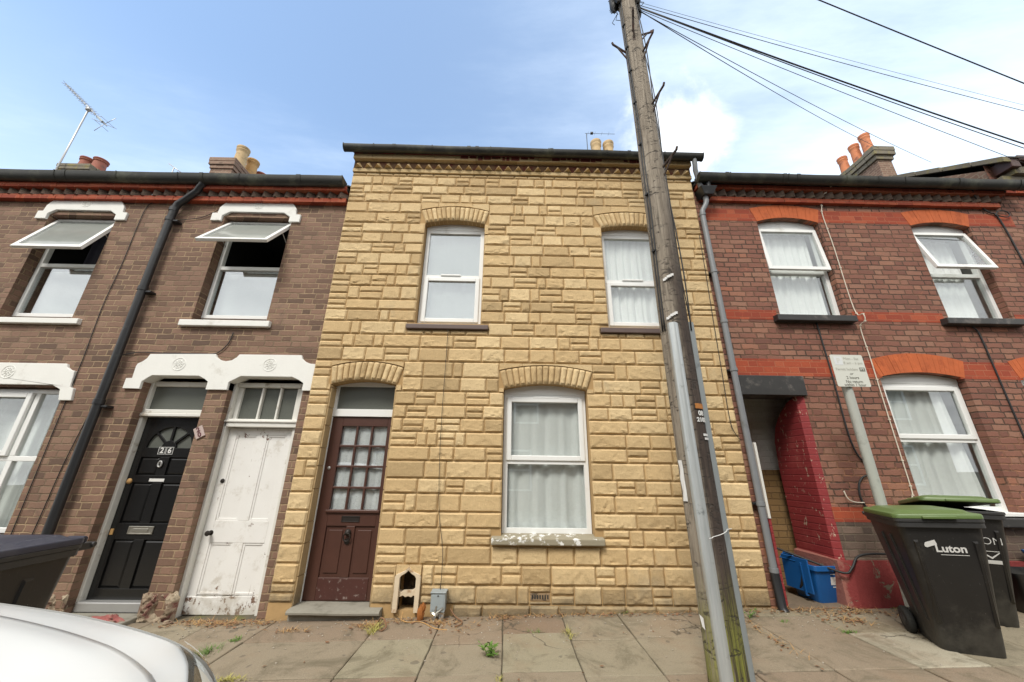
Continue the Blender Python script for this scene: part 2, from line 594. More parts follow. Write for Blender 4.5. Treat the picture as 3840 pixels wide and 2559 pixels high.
def paving():
    t = NT('worn_concrete_paving')
    at = t.n('ShaderNodeAttribute', attribute_name='tint')
    c = t.ramp(at.outputs['Fac'], [(0, (.18, .12, .078)), (.25, (.235, .18, .125)), (.45, (.25, .21, .148)), (.65, (.265, .235, .16)), (.85, (.29, .265, .19)), (1, (.40, .365, .28))])
    sp = t.noise(130, 4, .85)
    c = t.mix(t.sstep(sp, .58, .70), c, (.44, .40, .32))
    c = t.mix(t.math('MULTIPLY', t.sstep(sp, .44, .32), .8), c, (.07, .06, .045))
    c = t.mix(t.math('MULTIPLY', t.sstep(t.noise(2.6, 8, .78, None, .8), .47, .68), .7), c, (.105, .09, .055))
    c = t.mix(t.math('MULTIPLY', t.sstep(t.noise(.9, 6, .7), .5, .7), .4), c, (.23, .15, .09))
    c = t.mix(t.math('MULTIPLY', t.sstep(t.noise(5, 8, .75, None, 1.0), .56, .74), .5), c, (.22, .18, .13))
    vo = t.n('ShaderNodeTexVoronoi', feature='DISTANCE_TO_EDGE')
    vo.inputs['Scale'].default_value = 1.25
    nv = t.n('ShaderNodeTexNoise')
    nv.inputs['Scale'].default_value = 3.5
    nv.inputs['Detail'].default_value = 6
    t.put(nv.inputs['Vector'], t.pos())
    wv = t.n('ShaderNodeVectorMath', operation='MULTIPLY_ADD')
    t.put(wv.inputs[0], nv.outputs['Color'])
    wv.inputs[1].default_value = (.35, .35, .35)
    t.put(wv.inputs[2], t.pos())
    t.put(vo.inputs['Vector'], wv.outputs[0])
    crack = t.math('MULTIPLY', t.sstep(vo.outputs[0], .011, .004), t.sstep(t.noise(.8, 3, .5), .58, .64))
    c = t.mix(t.math('MULTIPLY', crack, .7), c, (.05, .042, .03))
    gum = t.sstep(t.noise(7, 2, .4), .70, .72)
    c = t.mix(t.math('MULTIPLY', gum, .5), c, (.07, .062, .05))
    foot = t.sstep(t.math('ADD', t.xyz(t.pos())[1], t.math('MULTIPLY', t.noise(4, 6, .7), -.22)), -.36, -.05)
    c = t.mix(t.math('MULTIPLY', foot, .55), c, (.13, .095, .062))
    t.bump(t.math('ADD', t.math('ADD', t.noise(90, 6, .75), t.math('MULTIPLY', crack, -1.2)), t.math('MULTIPLY', t.noise(9, 5, .6), .8)), .5, .006)
    return t.fin(c, .92)


M['paving'] = paving()
M['joint_dirt'] = plain('joint_dirt', (.095, .08, .054), .98, 0, .4, 20, (.10, .10, .03), 3, .6, 90, (.55, .68), 'pos')
M['asphalt'] = plain('asphalt', (.055, .054, .052), .9, 0, .3, 120, (.085, .08, .072), 2, .6, 140, (.5, .7), 'pos')
M['earth'] = plain('ground', (.10, .09, .065), .95, 0, .3, 3, None, 3, .3, 30, (.5, .7), 'pos')


def car_paint():
    t = NT('white_car_paint')
    n1 = t.noise(3, 4, .6, t.obj())
    c = t.mix(n1, (.70, .715, .70), (.75, .76, .745))
    sp = t.sstep(t.noise(16, 3, .5, t.obj()), .715, .735)
    c = t.mix(t.math('MULTIPLY', sp, .75), c, (.25, .25, .24))
    t.b.inputs['Coat Weight'].default_value = .35
    t.b.inputs['Coat Roughness'].default_value = .25
    return t.fin(c, .3)


M['car'] = car_paint()
def scuffed(name, col):
    t = NT(name)
    x, y, z = t.xyz(t.obj())
    c = t.mix(t.noise(5, 5, .6, t.obj()), tuple(.8 * k for k in col), tuple(1.3 * k for k in col))
    dust = t.sstep(t.math('ADD', t.noise(3.2, 7, .72, t.obj()), t.math('MULTIPLY', t.sstep(z, .45, .0), .14)), .52, .78)
    c = t.mix(t.math('MULTIPLY', dust, .75), c, (.075, .07, .058))
    sc = t.noise(1.0, 5, .7, t.comb(t.math('MULTIPLY', x, 70.0), t.math('MULTIPLY', y, 70.0), t.math('MULTIPLY', z, 5.0)), .6)
    c = t.mix(t.math('MULTIPLY', t.sstep(sc, .66, .70), .5), c, (.12, .115, .105))
    sp = t.sstep(t.noise(60, 3, .6, t.obj()), .72, .75)
    c = t.mix(t.math('MULTIPLY', sp, .6), c, (.22, .21, .19))
    t.bump(t.noise(110, 4, .6, t.obj()), .15, .003)
    return t.fin(c, t.math('ADD', .38, t.math('MULTIPLY', dust, .3)))


M['bin'] = scuffed('black_bin_plastic', (.016, .0155, .0155))
M['bin_plain'] = plain('black_bin_plastic', (.016, .0155, .0155), .46, 0, .25, 7, (.05, .046, .038), 3.5, .12, 90, (.52, .75))
M['bin_rim'] = plain('worn_bin_rim', (.030, .030, .030), .5, 0, .2, 9, (.075, .07, .06), 6, .1, 90, (.55, .72))
M['lid_green'] = plain('green_bin_lid', (.105, .16, .05), .42, 0, .1, 5, (.14, .18, .07), 4, .05, 60, (.55, .75))
M['lid_navy'] = plain('faded_navy_lid', (.030, .032, .050), .5, 0, .15, 5, (.055, .055, .07), 3, 0, 60, (.5, .72))
M['tyre'] = plain('rubber_tyre', (.02, .02, .018), .8, 0, .2, 12, (.05, .05, .035), 6, .2, 60)
M['blue'] = plain('blue_box_plastic', (.010, .095, .30), .4, 0, .12, 6, (.03, .10, .24), 4, .05, 60)
M['label_white'] = plain('white_print', (.66, .66, .64), .6, 0, .05)
M['sign_face'] = plain('faded_sign_face', (.60, .61, .55), .5, 0, .03, 3)
M['sign_ghost'] = plain('faded_blue_print', (.64, .66, .66), .5, 0, .03, 3)
M['sign_faint'] = plain('faded_print', (.43, .43, .38), .6, 0, .05)
M['sign_print'] = plain('grey_print', (.17, .17, .145), .6, 0, .05)
M['post_grey'] = plain('grey_post_paint', (.40, .415, .375), .5, .1, .06, 5, (.30, .31, .28), 5, .05, 50)
M['orange'] = plain('rusty_orange_plate', (.42, .16, .03), .7, 0, .2, 30, (.25, .09, .03), 14)
M['paper'] = plain('torn_white_paper', (.72, .72, .70), .8, 0, .04)
M['box_grey'] = plain('grey_service_box', (.30, .345, .36), .5, .1, .08, 9, (.2, .22, .22), 8)
M['rust'] = plain('rusty_stub', (.30, .105, .022), .9, 0, .3, 30, (.12, .045, .015), 18, .6, 60)
M['red_jamb'] = None


def hazy():
    t = NT('condensation_glass')
    x, y, z = t.xyz(t.obj())
    df = t.n('ShaderNodeBsdfDiffuse')
    t.put(df.inputs[0], t.mix(t.noise(5, 4, .6, t.obj()), (.50, .54, .50), (.70, .72, .69)))
    tl = t.n('ShaderNodeBsdfTranslucent')
    tl.inputs[0].default_value = (.62, .66, .62, 1)
    tr = t.n('ShaderNodeBsdfTransparent')
    gl = t.n('ShaderNodeBsdfGlossy')
    gl.inputs['Roughness'].default_value = .05
    a, b, c = (t.n('ShaderNodeMixShader') for _ in range(3))
    a.inputs[0].default_value = .45
    b.inputs[0].default_value = .35
    c.inputs[0].default_value = .22
    L = t.t.links.new
    L(df.outputs[0], a.inputs[1]); L(tl.outputs[0], a.inputs[2])
    L(a.outputs[0], b.inputs[1]); L(tr.outputs[0], b.inputs[2])
    L(b.outputs[0], c.inputs[1]); L(gl.outputs[0], c.inputs[2])
    L(c.outputs[0], t.out.inputs['Surface'])
    return t.m


M['hazy'] = hazy()


def red_jamb():
    t = NT('flaking_red_masonry_paint')
    x, y, z = t.xyz(t.pos())
    c = t.mix(t.noise(4, 5, .6), (.20, .018, .022), (.30, .035, .035))
    chip = t.sstep(t.noise(13, 6, .72, t.comb(t.math('MULTIPLY', x, 1.6), t.math('MULTIPLY', y, 1.6), t.math('MULTIPLY', z, .9))), .605, .63)
    c = t.mix(chip, c, (.46, .34, .25))
    pinks = t.sstep(t.noise(2.2, 5, .7), .5, .7)
    c = t.mix(t.math('MULTIPLY', pinks, .4), c, (.42, .10, .085))
    f = t.math('FRACT', t.math('DIVIDE', z, .0752))
    ln = t.sstep(t.math('MINIMUM', f, t.math('SUBTRACT', 1.0, f)), .03, .12)
    c = t.mix(t.math('MULTIPLY', t.math('SUBTRACT', 1.0, ln), .35), c, (.10, .015, .018))
    t.bump(t.math('ADD', ln, t.math('ADD', t.math('MULTIPLY', chip, -.4), t.noise(30, 4, .6))), .4, .006)
    return t.fin(c, .7)


M['red_jamb'] = red_jamb()
M['passage_white'] = brick_mat('whitewashed_brick', [(0, (.62, .61, .56)), (.5, (.68, .67, .62)), (.8, (.72, .71, .66)), (1, (.75, .74, .7))], (.58, .57, .52), .006, (.2, .18, .15), .4)
M['passage_tan'] = brick_mat('tan_painted_brick', [(0, (.20, .115, .04)), (.5, (.25, .15, .055)), (.8, (.29, .175, .07)), (1, (.33, .20, .085))], (.17, .10, .04), .006, (.08, .05, .025), .5)


# ------------------------------------------------------------------ house parts
def half_round_gutter(root, x0, x1, y, ztop, r, tilt=0.0, name='gutter', joints=(), mat=None, vr=None):
    """a half-round gutter with end caps, joint collars and fascia brackets"""
    mb = MB()
    vr = vr or r
    n = 9
    pr = [(y - r * math.cos(math.pi * k / n), ztop - vr * math.sin(math.pi * k / n)) for k in range(n + 1)]
    pr2 = [(y - (r - .006) * math.cos(math.pi * k / n), ztop - (vr - .006) * math.sin(math.pi * k / n)) for k in range(n + 1)]
    xs = [x0 + (x1 - x0) * k / 14 for k in range(15)]
    ring = pr + pr2[::-1]
    m = len(ring)
    vs, fs = [], []
    for i, x in enumerate(xs):
        dz = tilt * (x - x0) + .004 * math.sin(i * 1.7 + x0) 
        vs += [(x, p[0], p[1] + dz) for p in ring]
    for i in range(len(xs) - 1):
        for k in range(m):
            k2 = (k + 1) % m
            fs.append((i * m + k, (i + 1) * m + k, (i + 1) * m + k2, i * m + k2))
    fs.append(tuple(range(m)))
    fs.append(tuple((len(xs) - 1) * m + k for k in range(m))[::-1])
    mb.add(vs, fs)
    # end caps and collars
    for xc, w in [(x0 + .006, .012), (x1 - .006, .012)] + [(j, .05) for j in joints] + [(x0 + .45 + .86 * k, .016) for k in range(int((x1 - x0 - .5) / .86) + 1)]:
        rr = r + .006
        poly = [(y - rr * math.cos(math.pi * k / n), ztop + .004 - (vr + .006) * math.sin(math.pi * k / n) + tilt * (xc - x0)) for k in range(n + 1)]
        vs = [(xc - w / 2, p[0], p[1]) for p in poly] + [(xc + w / 2, p[0], p[1]) for p in poly]
        k = len(poly)
        fs = [(i, i + 1, i + 1 + k, i + k) for i in range(k - 1)] + [tuple(range(k))[::-1], tuple(range(k, 2 * k))]
        mb.add(vs, fs)
    return mb.build(name, mat or M['gutter'], root, 'auto')


def dogtooth(root, x0, x1, y, z0, z1, pitch, mat, tilt=0.0, jit=.004, name='dogtooth_course', pyr=False):
    """bricks laid diagonally so that their corners stick out"""
    mb = MB()
    n = int(round((x1 - x0) / pitch))
    p = (x1 - x0) / n
    for i in range(n):
        xc = x0 + p * (i + .5) + random.uniform(-jit, jit)
        w = p * .5
        out = p * .44 + random.uniform(-jit, jit)
        a, b = z0 + tilt * (xc - x0), z1 + tilt * (xc - x0)
        mb.tint = random.random()
        if pyr:
            mb.add([(xc - w * .92, y, a), (xc, y - .085, a + .014), (xc + w * .92, y, a), (xc, y - .004, b)], [(0, 1, 3), (1, 2, 3), (0, 2, 1)])
            continue
        mb.add([(xc - w, y, a), (xc, y - out, a), (xc + w, y, a), (xc - w, y, b), (xc, y - out, b), (xc + w, y, b)],
               [(0, 1, 4, 3), (1, 2, 5, 4), (0, 2, 1), (3, 4, 5)])
    return mb.build(name, mat, root)


def band(root, x0, x1, y, yb, z0, z1, mat, tilt=0.0, name='cornice_band', seglen=.24, gap=.002, jit=.0025):
    """a course of separate bricks, each very slightly out of line"""
    mb = MB()
    x = x0
    while x < x1 - .01:
        w = min(seglen * random.uniform(.92, 1.08), x1 - x)
        if x1 - x - w < .06:
            w = x1 - x
        j = random.uniform(-jit, jit)
        za, zb = z0 + tilt * (x - x0), z0 + tilt * (x + w - x0)
        h = z1 - z0
        mb.tint = random.random()
        g = gap / 2
        vs = [(x + g, y + j, za), (x + w - g, y + j, zb), (x + w - g, yb, zb), (x + g, yb, za),
              (x + g, y + j, za + h), (x + w - g, y + j, zb + h), (x + w - g, yb, zb + h), (x + g, yb, za + h)]
        mb.add(vs, [(0, 3, 2, 1), (4, 5, 6, 7), (0, 1, 5, 4), (1, 2, 6, 5), (2, 3, 7, 6), (3, 0, 4, 7)])
        x += w
    return mb.build(name, mat, root, bevel=.003, seg=1)


def voussoir_arch(root, xo0, xo1, zos, zoc, xi0, xi1, zis, zic, n, y0, y1, mat, rock=0.0, gap=.006, name='arch'):
    mb = MB()
    po = arc(xo0, xo1, zos, zoc, n * 4)[::-1]
    pi = arc(xi0, xi1, zis, zic, n * 4)[::-1]
    for k in range(n):
        mb.tint = random.random()
        i0, i1 = k * 4, k * 4 + 4
        o = po[i0:i1 + 1]
        i = pi[i0:i1 + 1]
        g = gap / 2
        dx = g
        oo = [(o[0][0] + dx, o[0][1] - g)] + [(q[0], q[1] - g) for q in o[1:-1]] + [(o[-1][0] - dx, o[-1][1] - g)]
        ii = [(i[0][0] + dx, i[0][1])] + [(q[0], q[1]) for q in i[1:-1]] + [(i[-1][0] - dx, i[-1][1])]
        if not rock:
            mb.prism(ii + oo[::-1], y0 + random.uniform(-.0015, .0015), y1)
            continue
        seed = Vector((random.uniform(0, 99), random.uniform(0, 99), 0))

        def fn(u, v, oo=oo, ii=ii, seed=seed):
            t = u * 4
            a = min(int(t), 3)
            fr = t - a
            pa = Vector(ii[a]).lerp(Vector(ii[a + 1]), fr)
            pb = Vector(oo[a]).lerp(Vector(oo[a + 1]), fr)
            p = pa.lerp(pb, v)
            e = min(u, 1 - u, (v) * 2.5, (1 - v) * 2.5)
            s = min(1, e / .22)
            h = noise.fractal(Vector((p.x * 26, p.y * 26, 0)) + seed, .9, 2.1, 3)
            return (p.x, y0 - s * (.012 + rock * (.5 + .5 * h)), p.y)
        mb.grid(fn, 6, 10)
        ring = ii + oo[::-1]
        m = len(ring)
        cnt = len(mb.v)
        mb.add([(q[0], y0, q[1]) for q in ring] + [(q[0], y1, q[1]) for q in ring],
               [(a, (a + 1) % m, (a + 1) % m + m, a + m) for a in range(m)])
    return mb.build(name, mat, root, 'auto' if rock else False, bevel=0 if rock else .003, seg=1)


def frame_boxes(mb, x0, x1, z0, z1, y0, y1, w):
    mb.box(x0, x0 + w, y0, y1, z0, z1)
    mb.box(x1 - w, x1, y0, y1, z0, z1)
    mb.box(x0 + w, x1 - w, y0, y1, z0, z0 + w)
    mb.box(x0 + w, x1 - w, y0, y1, z1 - w, z1)


def pane(parent, x0, x1, z0, z1, y, mat=None, name='pane'):
    mb = MB()
    mb.box(x0, x1, y, y + .004, z0, z1)
    return mb.build(name, mat or M['glass'], parent)


def swung(parent, name, mat, x0, x1, zt, h, y, ang, build):
    """a top-hung sash: build(mb) works in sash coordinates (x, out, down) about the hinge"""
    mb = MB()
    build(mb)
    c, s = math.cos(ang), math.sin(ang)
    mb.v = [(p[0], y - (p[1]) * c - p[2] * s, zt - p[2] * c + p[1] * s) for p in mb.v]
    return mb.build(name, mat, parent, bevel=.004 if name == 'sash' else 0, seg=2)


def upvc_window(root, x0, x1, z0, z1, y, transom=None, mullions=(), sashes=(), head=None, head_c=None, glassmat=None,
                vent=None, open_top=None, fw=.052, lower_sash=False, upper_sash=False, hazy=None):
    """frame is the window; its panes, opening sash, sill and vent are sub-parts"""
    mb = MB()
    d = .06
    frame_boxes(mb, x0, x1, z0, z1, y, y + d, fw)
    if transom:
        mb.box(x0 + fw, x1 - fw, y, y + d, transom - .028, transom + .028)
    for mx in mullions:
        mb.box(mx - .03, mx + .03, y, y + d, z0 + fw, (transom - .028) if transom else z1 - fw)
        if transom:
            mb.box(mx - .03, mx + .03, y, y + d, transom + .028, z1 - fw)
    if head is not None:      # boarded head that fills the space up to a segmental arch
        mb.prism([(x0, z1), (x1, z1)] + arc(x0, x1, head, head_c, 12), y - .006, y + d - .01)
    w = mb.build('window', M['white'], root, bevel=.006, seg=2)
    gm = glassmat or M['glass']
    xs = [x0] + list(mullions) + [x1]
    zs = [z0] + ([transom] if transom else []) + [z1]
    for j in range(len(zs) - 1):
        for i in range(len(xs) - 1):
            if open_top and j == len(zs) - 2 and len(zs) > 2:
                continue
            a = xs[i] + (fw if i == 0 else .03)
            b = xs[i + 1] - (fw if i == len(xs) - 2 else .03)
            c = zs[j] + (fw if j == 0 else .028)
            e = zs[j + 1] - (fw if j == len(zs) - 2 else .028)
            sash = (j == 0 and lower_sash) or (j == len(zs) - 2 and upper_sash and len(zs) > 2)
            if sash:
                sm = MB()
                frame_boxes(sm, a - .018, b + .018, c - .018, e + .018, y - .016, y + .03, .058)
                sm.build('sash', M['white'], w, bevel=.008, seg=2)
                pane(w, a + .03, b - .03, c + .03, e - .03, y + .012, gm)
            else:
                pane(w, a - .005, b + .005, c - .005, e + .005, y + .026, gm)
    if open_top:
        ang = open_top
        zt = z1 - .02
        h = zt - transom + .004
        a, b = x0 + .012, x1 - .012

        def fr(m):
            sw = .052
            m.box(a, a + sw, -.012, .03, 0, h)
            m.box(b - sw, b, -.012, .03, 0, h)
            m.box(a + sw, b - sw, -.012, .03, 0, sw)
            m.box(a + sw, b - sw, -.012, .03, h - sw, h)
        swung(w, 'sash', M['white'], a, b, zt, h, y, ang, fr)
        swung(w, 'pane', hazy or M['glass'], a, b, zt, h, y, ang, lambda m: m.box(a + .045, b - .045, .004, .009, .045, h - .045))
        st = MB()       # friction stays
        for xx in (x0 + .03, x1 - .03):
            st.tube([(xx, y + .02, zt - h * .55), (xx, y - math.sin(ang) * h * .45, zt - math.cos(ang) * h * .45)], .006, 6)
        split_loose(st.build('stay', M['alu'], w))
    if vent:
        vb = MB()
        vb.box(vent[0], vent[1], y - .018, y, vent[2], vent[2] + .022)
        vb.build('vent', M['white'], w, bevel=.004)
    return w


def sill(parent, x0, x1, y0, y1, z0, z1, mat, name='sill'):
    mb = MB()
    mb.add([(x0, y0, z0), (x1, y0, z0), (x1, y1, z0), (x0, y1, z0), (x0, y0, z1 - .012), (x1, y0, z1 - .012), (x1, y1, z1), (x0, y1, z1)],
           [(0, 3, 2, 1), (4, 5, 6, 7), (0, 1, 5, 4), (1, 2, 6, 5), (2, 3, 7, 6), (3, 0, 4, 7)])
    return mb.build(name, mat, parent, bevel=.008, seg=2)


def room(root, boxes, mat=None):
    mb = MB()
    for x0, x1, y0, y1, z0, z1 in boxes:
        mb.add([(x0, y0, z0), (x1, y0, z0), (x1, y1, z0), (x0, y1, z0), (x0, y0, z1), (x1, y0, z1), (x1, y1, z1), (x0, y1, z1)],
               [(1, 2, 3, 0), (7, 6, 5, 4), (6, 7, 3, 2), (5, 6, 2, 1), (7, 4, 0, 3)])
    return mb.build('interior', mat or M['room'], root)


def curtain(label, x0, x1, z0, z1, y, mat, folds=9, amp=.018, sag=0.0, group=None, gather=0.0, seed=0):
    r = random.Random(seed)
    ph = [r.uniform(0, 6.28) for _ in range(4)]
    ns = max(30, int(folds * 10))
    mb = MB()

    def fn(u, v):
        w = u * folds * 6.283
        a = amp * (math.sin(w + ph[0]) * .6 + math.sin(w * .53 + ph[1] + v * .8) * .5 + math.sin(w * 1.9 + ph[2]) * .22)
        a *= .45 + .55 * (1 - v) + .1
        xx = x0 + (x1 - x0) * u + gather * (u - .5) * (1 - v) * .3
        zz = z0 + (z1 - z0) * v - sag * math.sin(u * math.pi) * v
        return (xx, y + a, zz)
    mb.grid(fn, ns, 10)
    me = mb.build('net_curtain', mat, None, True)
    # move the origin to the foot of the curtain
    c = Vector(((x0 + x1) / 2, y, z0))
    me.data.transform(Matrix.Translation(-c))
    me.location = c
    return tag(me, label, 'curtain', group)


def roof(root, x0, x1, ye, ze, yr, zr, yb, mat=None, over=.0):
    """two slopes with overlapping slate courses; eaves at ye, ridge at yr"""
    mb = MB()
    n = 16
    for side in (0, 1):
        for k in range(n):
            t0, t1 = k / n, (k + 1) / n + .012
            def P(t):
                if side == 0:
                    return ye + (yr - ye) * t, ze + (zr - ze) * t
                return yb + (yr - yb) * t, ze + (zr - ze) * t
            (ya, za), (yb_, zb_) = P(t0), P(min(t1, 1))
            w = (x1 - x0) / 8
            mb.add([(x0, ya, za + .02), (x1, ya, za + .02), (x1, yb_, zb_ + .006), (x0, yb_, zb_ + .006),
                    (x0, ya, za), (x1, ya, za), (x1, yb_, zb_ - .01), (x0, yb_, zb_ - .01)],
                   [(0, 1, 2, 3), (7, 6, 5, 4), (4, 5, 1, 0), (1, 5, 6, 2), (0, 3, 7, 4), (3, 2, 6, 7)] if side == 0 else
                   [(3, 2, 1, 0), (4, 5, 6, 7), (0, 1, 5, 4), (2, 6, 5, 1), (4, 7, 3, 0), (7, 6, 2, 3)])
    o = mb.build('roof', mat or M['slate'], root)
    rb = MB()
    rb.tube([(x0, yr, zr + .01), (x1, yr, zr + .01)], .09, 8)
    rb.build('ridge_tile', M['terracotta_dull'], o, True)
    return o


def chimney(root, x0, x1, y0, y1, zb, zt, pots, cap=.3, brick=None, over=.05, parent=None, capmat=None):
    mb = MB()
    mb.box(x0, x1, y0, y1, zb, zt - cap)
    o = mb.build('chimney', brick or M['brick_stack'], parent or root)
    cb = MB()
    h = cap / 3
    r = random.Random(int(x0 * 10) + 7)
    for k in range(3):
        e = over * (k + 1) / 2.2 if k < 2 else over
        nn = 5
        for i in range(nn):       # broken, uneven oversailing courses
            ya = y0 - e + (y1 - y0 + 2 * e) * i / nn
            yb = y0 - e + (y1 - y0 + 2 * e) * (i + 1) / nn - .006
            j = r.uniform(-.012, .012)
            cb.box(x0 - e + j, x1 + e + j, ya, yb, zt - cap + k * h + .002, zt - cap + (k + 1) * h + (r.uniform(-.015, .02) if k == 2 else 0))
    cb.build('chimney_cap', capmat or M['mossy'], o, bevel=.012, seg=2)
    for (px, py, z0, z1, rad, m) in pots:
        pb = MB()
        hh = z1 - z0
        pb.lathe([(rad * 1.02, 0), (rad * .98, hh * .35), (rad * .9, hh * .72), (rad * .9, hh * .80), (rad * 1.04, hh * .84), (rad * 1.04, hh * .87), (rad * .96, hh * .89),
                  (rad * 1.06, hh * .93), (rad * 1.1, hh * .97), (rad * 1.06, hh), (rad * .82, hh), (rad * .78, hh * .8), (rad * .7, hh * .5)], (px, py, z0), 20)
        pb.build('chimney_pot', M[m], o, 'auto')
    return o


def shell(root, x0, x1, y0, y1, z0, ze, yr, zr, mat, name='wall'):
    """side gables and the rear wall that close a house off"""
    mb = MB()
    for x in (x0 + .01, x1 - .01):
        mb.add([(x, y0, z0), (x, y1, z0), (x, y1, ze), (x, yr, zr - .03), (x, y0, ze)], [(0, 1, 2, 3, 4)])
    mb.add([(x0, y1, z0), (x1, y1, z0), (x1, y1, ze), (x0, y1, ze)], [(0, 1, 2, 3)])
    return mb.build(name, mat, root)


# ================================================================== HOUSE WITH CREAM STONE CLADDING
H28 = thing('stone_clad_house', 'terraced house faced in cream rock-faced stone blocks with a brown front door', 'house', (.2, 0, 0))
door_o = arch_hole(-2.105, -1.325, -.2, 2.31, 2.372)
wul_o = arch_hole(-1.19, -.352, 3.12, 4.645, 4.70)
wur_o = arch_hole(1.295, 2.14, 3.11, 4.62, 4.672)
wl_o = arch_hole(-.035, .965, .70, 2.288, 2.352)
vent_o = rect(.272, .472, .122, .186)
scr_in = [(-1.05, .03), (-.885, .03), (-.885, .315), (-.91, .345), (-.967, .375), (-1.025, .345), (-1.05, .315)]
mb = MB()
mb.wall(rect(-2.34, 2.715, -.4, 5.82), [door_o, wul_o, wur_o, wl_o, scr_in], 0.0, .16)
mb.build('mortar_bed', M['stone_joint'], H28)
shell(H28, -2.34, 2.70, .0, 8.2, -.4, 5.82, 4.05, 8.7, M['brick_brown'], 'side_wall')

ROWS = [.085, .25, .43, .605, .77, .926, 1.108, 1.263, 1.448, 1.605, 1.765, 1.922, 2.073, 2.238, 2.41, 2.605, 2.785, 2.954, 3.132, 3.291,
        3.439, 3.634, 3.801, 3.96, 4.141, 4.30, 4.469, 4.63, 4.808, 4.989, 5.148, 5.30, 5.46]


def free_spans(z0, z1):
    blk = []
    def hit(a, b):
        return z0 < b - .02 and z1 > a + .02
    if hit(-1, 2.31): blk.append((-2.105, -1.325))
    if hit(2.30, 2.60): blk.append((-2.135, -1.262))
    if hit(.635, 2.29): blk.append((-.035, .965))
    if hit(.632, .70): blk.append((-.14, 1.055))
    if hit(2.29, 2.58): blk.append((-.095, 1.042))
    if hit(3.10, 4.64): blk += [(-1.19, -.352), (1.295, 2.14)]
    if hit(3.025, 3.10): blk += [(-1.28, -.25), (1.185, 2.245)]
    if hit(4.64, 4.95): blk += [(-1.265, -.298), (1.2, 2.235)]
    if hit(.03, .40): blk.append((-1.10, -.838))
    if hit(.10, .20): blk.append((.262, .482))
    blk.sort()
    out, x = [], -2.345
    for a, b in blk:
        if a > x + .03:
            out.append((x, a))
        x = max(x, b)
    if x < 2.69:
        out.append((x, 2.72))
    return out


def rock_block(mb, x0, x1, z0, z1, y=-.004, rel=.020, quoin=False):
    g = .0050
    g += random.uniform(-.001, .001)
    x0 += g; x1 -= g; z0 += g; z1 -= g
    if x1 - x0 < .015 or z1 - z0 < .015:
        return
    mb.tint = min(1, max(0, random.gauss(.45, .27)))
    nx = max(4, int((x1 - x0) / .0155))
    nz = max(4, int((z1 - z0) / .0155))
    rough = random.uniform(.35, 1.15)
    sd = Vector((random.uniform(0, 300), random.uniform(0, 300), random.uniform(0, 300)))
    peak = Vector((random.uniform(.3, .7), random.uniform(.25, .75)))
    style = random.random()
    tilt = random.uniform(-.5, .5)

    def fn(u, v):
        x = x0 + (x1 - x0) * u
        z = z0 + (z1 - z0) * v
        ed = min((x - x0), (x1 - x), (z - z0), (z1 - z))
        s = min(1.0, ed / .009)
        n1 = noise.fractal(Vector((x * 9, z * 12, 0)) + sd, .8, 2.2, 4)
        r1 = 1 - abs(noise.noise(Vector((x * 12, z * 20, 4)) + sd)) * 1.7
        n2 = noise.noise(Vector((x * 34, z * 46, 9)) + sd)
        wh = max(0.0, min(1.0, .5 + 1.6 * (.42 - v) + .9 * n1))
        h = .62 + rough * (.24 * n1 + .10 * n2 + wh * (.42 * (r1 - .5) + .30 * n2))
        if style > .78:             # a conchoidal scoop at the foot of the block
            q = abs(u - peak.x) * 1.7 + (v * .9)
            qq = max(0.0, min(1.0, (q - (.46 + .2 * n1)) / .14))
            h += .30 * (qq * qq * (3 - 2 * qq)) - .12
        else:
            h += tilt * (v - .5) * .45
        h = max(-.2, min(1.25, h))
        if s < 1:
            jx = .0032 * noise.noise(Vector((x * 30, z * 30, 1)) + sd)
            jz = .0032 * noise.noise(Vector((x * 30, z * 30, 7)) + sd)
            x, z = x + jx * (1 - s), z + jz * (1 - s)
        return (x, y - s * (.004 + rel * h), z)
    mb.grid(fn, nx, nz)
    ring = [(x0, z0), (x1, z0), (x1, z1), (x0, z1)]
    mb.add([(p[0], y, p[1]) for p in ring] + [(p[0], .02, p[1]) for p in ring], [(i, (i + 1) % 4, (i + 1) % 4 + 4, i + 4) for i in range(4)])


mb = MB()
for r in range(len(ROWS) - 1):
    z0, z1 = ROWS[r], ROWS[r + 1]
    for a, b in free_spans(z0, z1):
        x = a
        last = ''
        while x < b - .004:
            rem = b - x
            k = random.random()
            if k < .25 and last != 'split':
                w, st = random.choice((.20, .24, .28, .30)), 'split'
            elif k < .36:
                w, st = random.choice((.12, .15)), 'full'
            elif k < .70:
                w, st = random.choice((.24, .28, .31)), 'full'
            else:
                w, st = random.choice((.36, .42, .46)), 'full'
            if rem < .13 or rem - w < .10:
                w = rem if rem < .5 else rem / 2
            if w < .09:
                st = 'full'
            last = st
            if st == 'full':
                rock_block(mb, x, x + w, z0, z1)
            else:
                zm = z0 + (z1 - z0) * random.choice((.44, .5, .5, .55))
                rock_block(mb, x, x + w, z0, zm, rel=.014)
                if w > .33:
                    xm = x + w * random.uniform(.4, .6)
                    rock_block(mb, x, xm, zm, z1, rel=.013)
                    rock_block(mb, xm, x + w, zm, z1, rel=.013)
                else:
                    rock_block(mb, x, x + w, zm, z1, rel=.014)
            x += w
rock_block(mb, .262, .482, .190, .25, rel=.012)
rock_block(mb, .262, .482, .085, .118, rel=.010)
# thin row under the cornice, the slips above and beside the arches, the row beneath the upper sills, the rough foot
for x in [-2.345 + .2 * k for k in range(25)]:
    rock_block(mb, x, min(x + .2, 2.72), 5.462, 5.515, rel=.010)


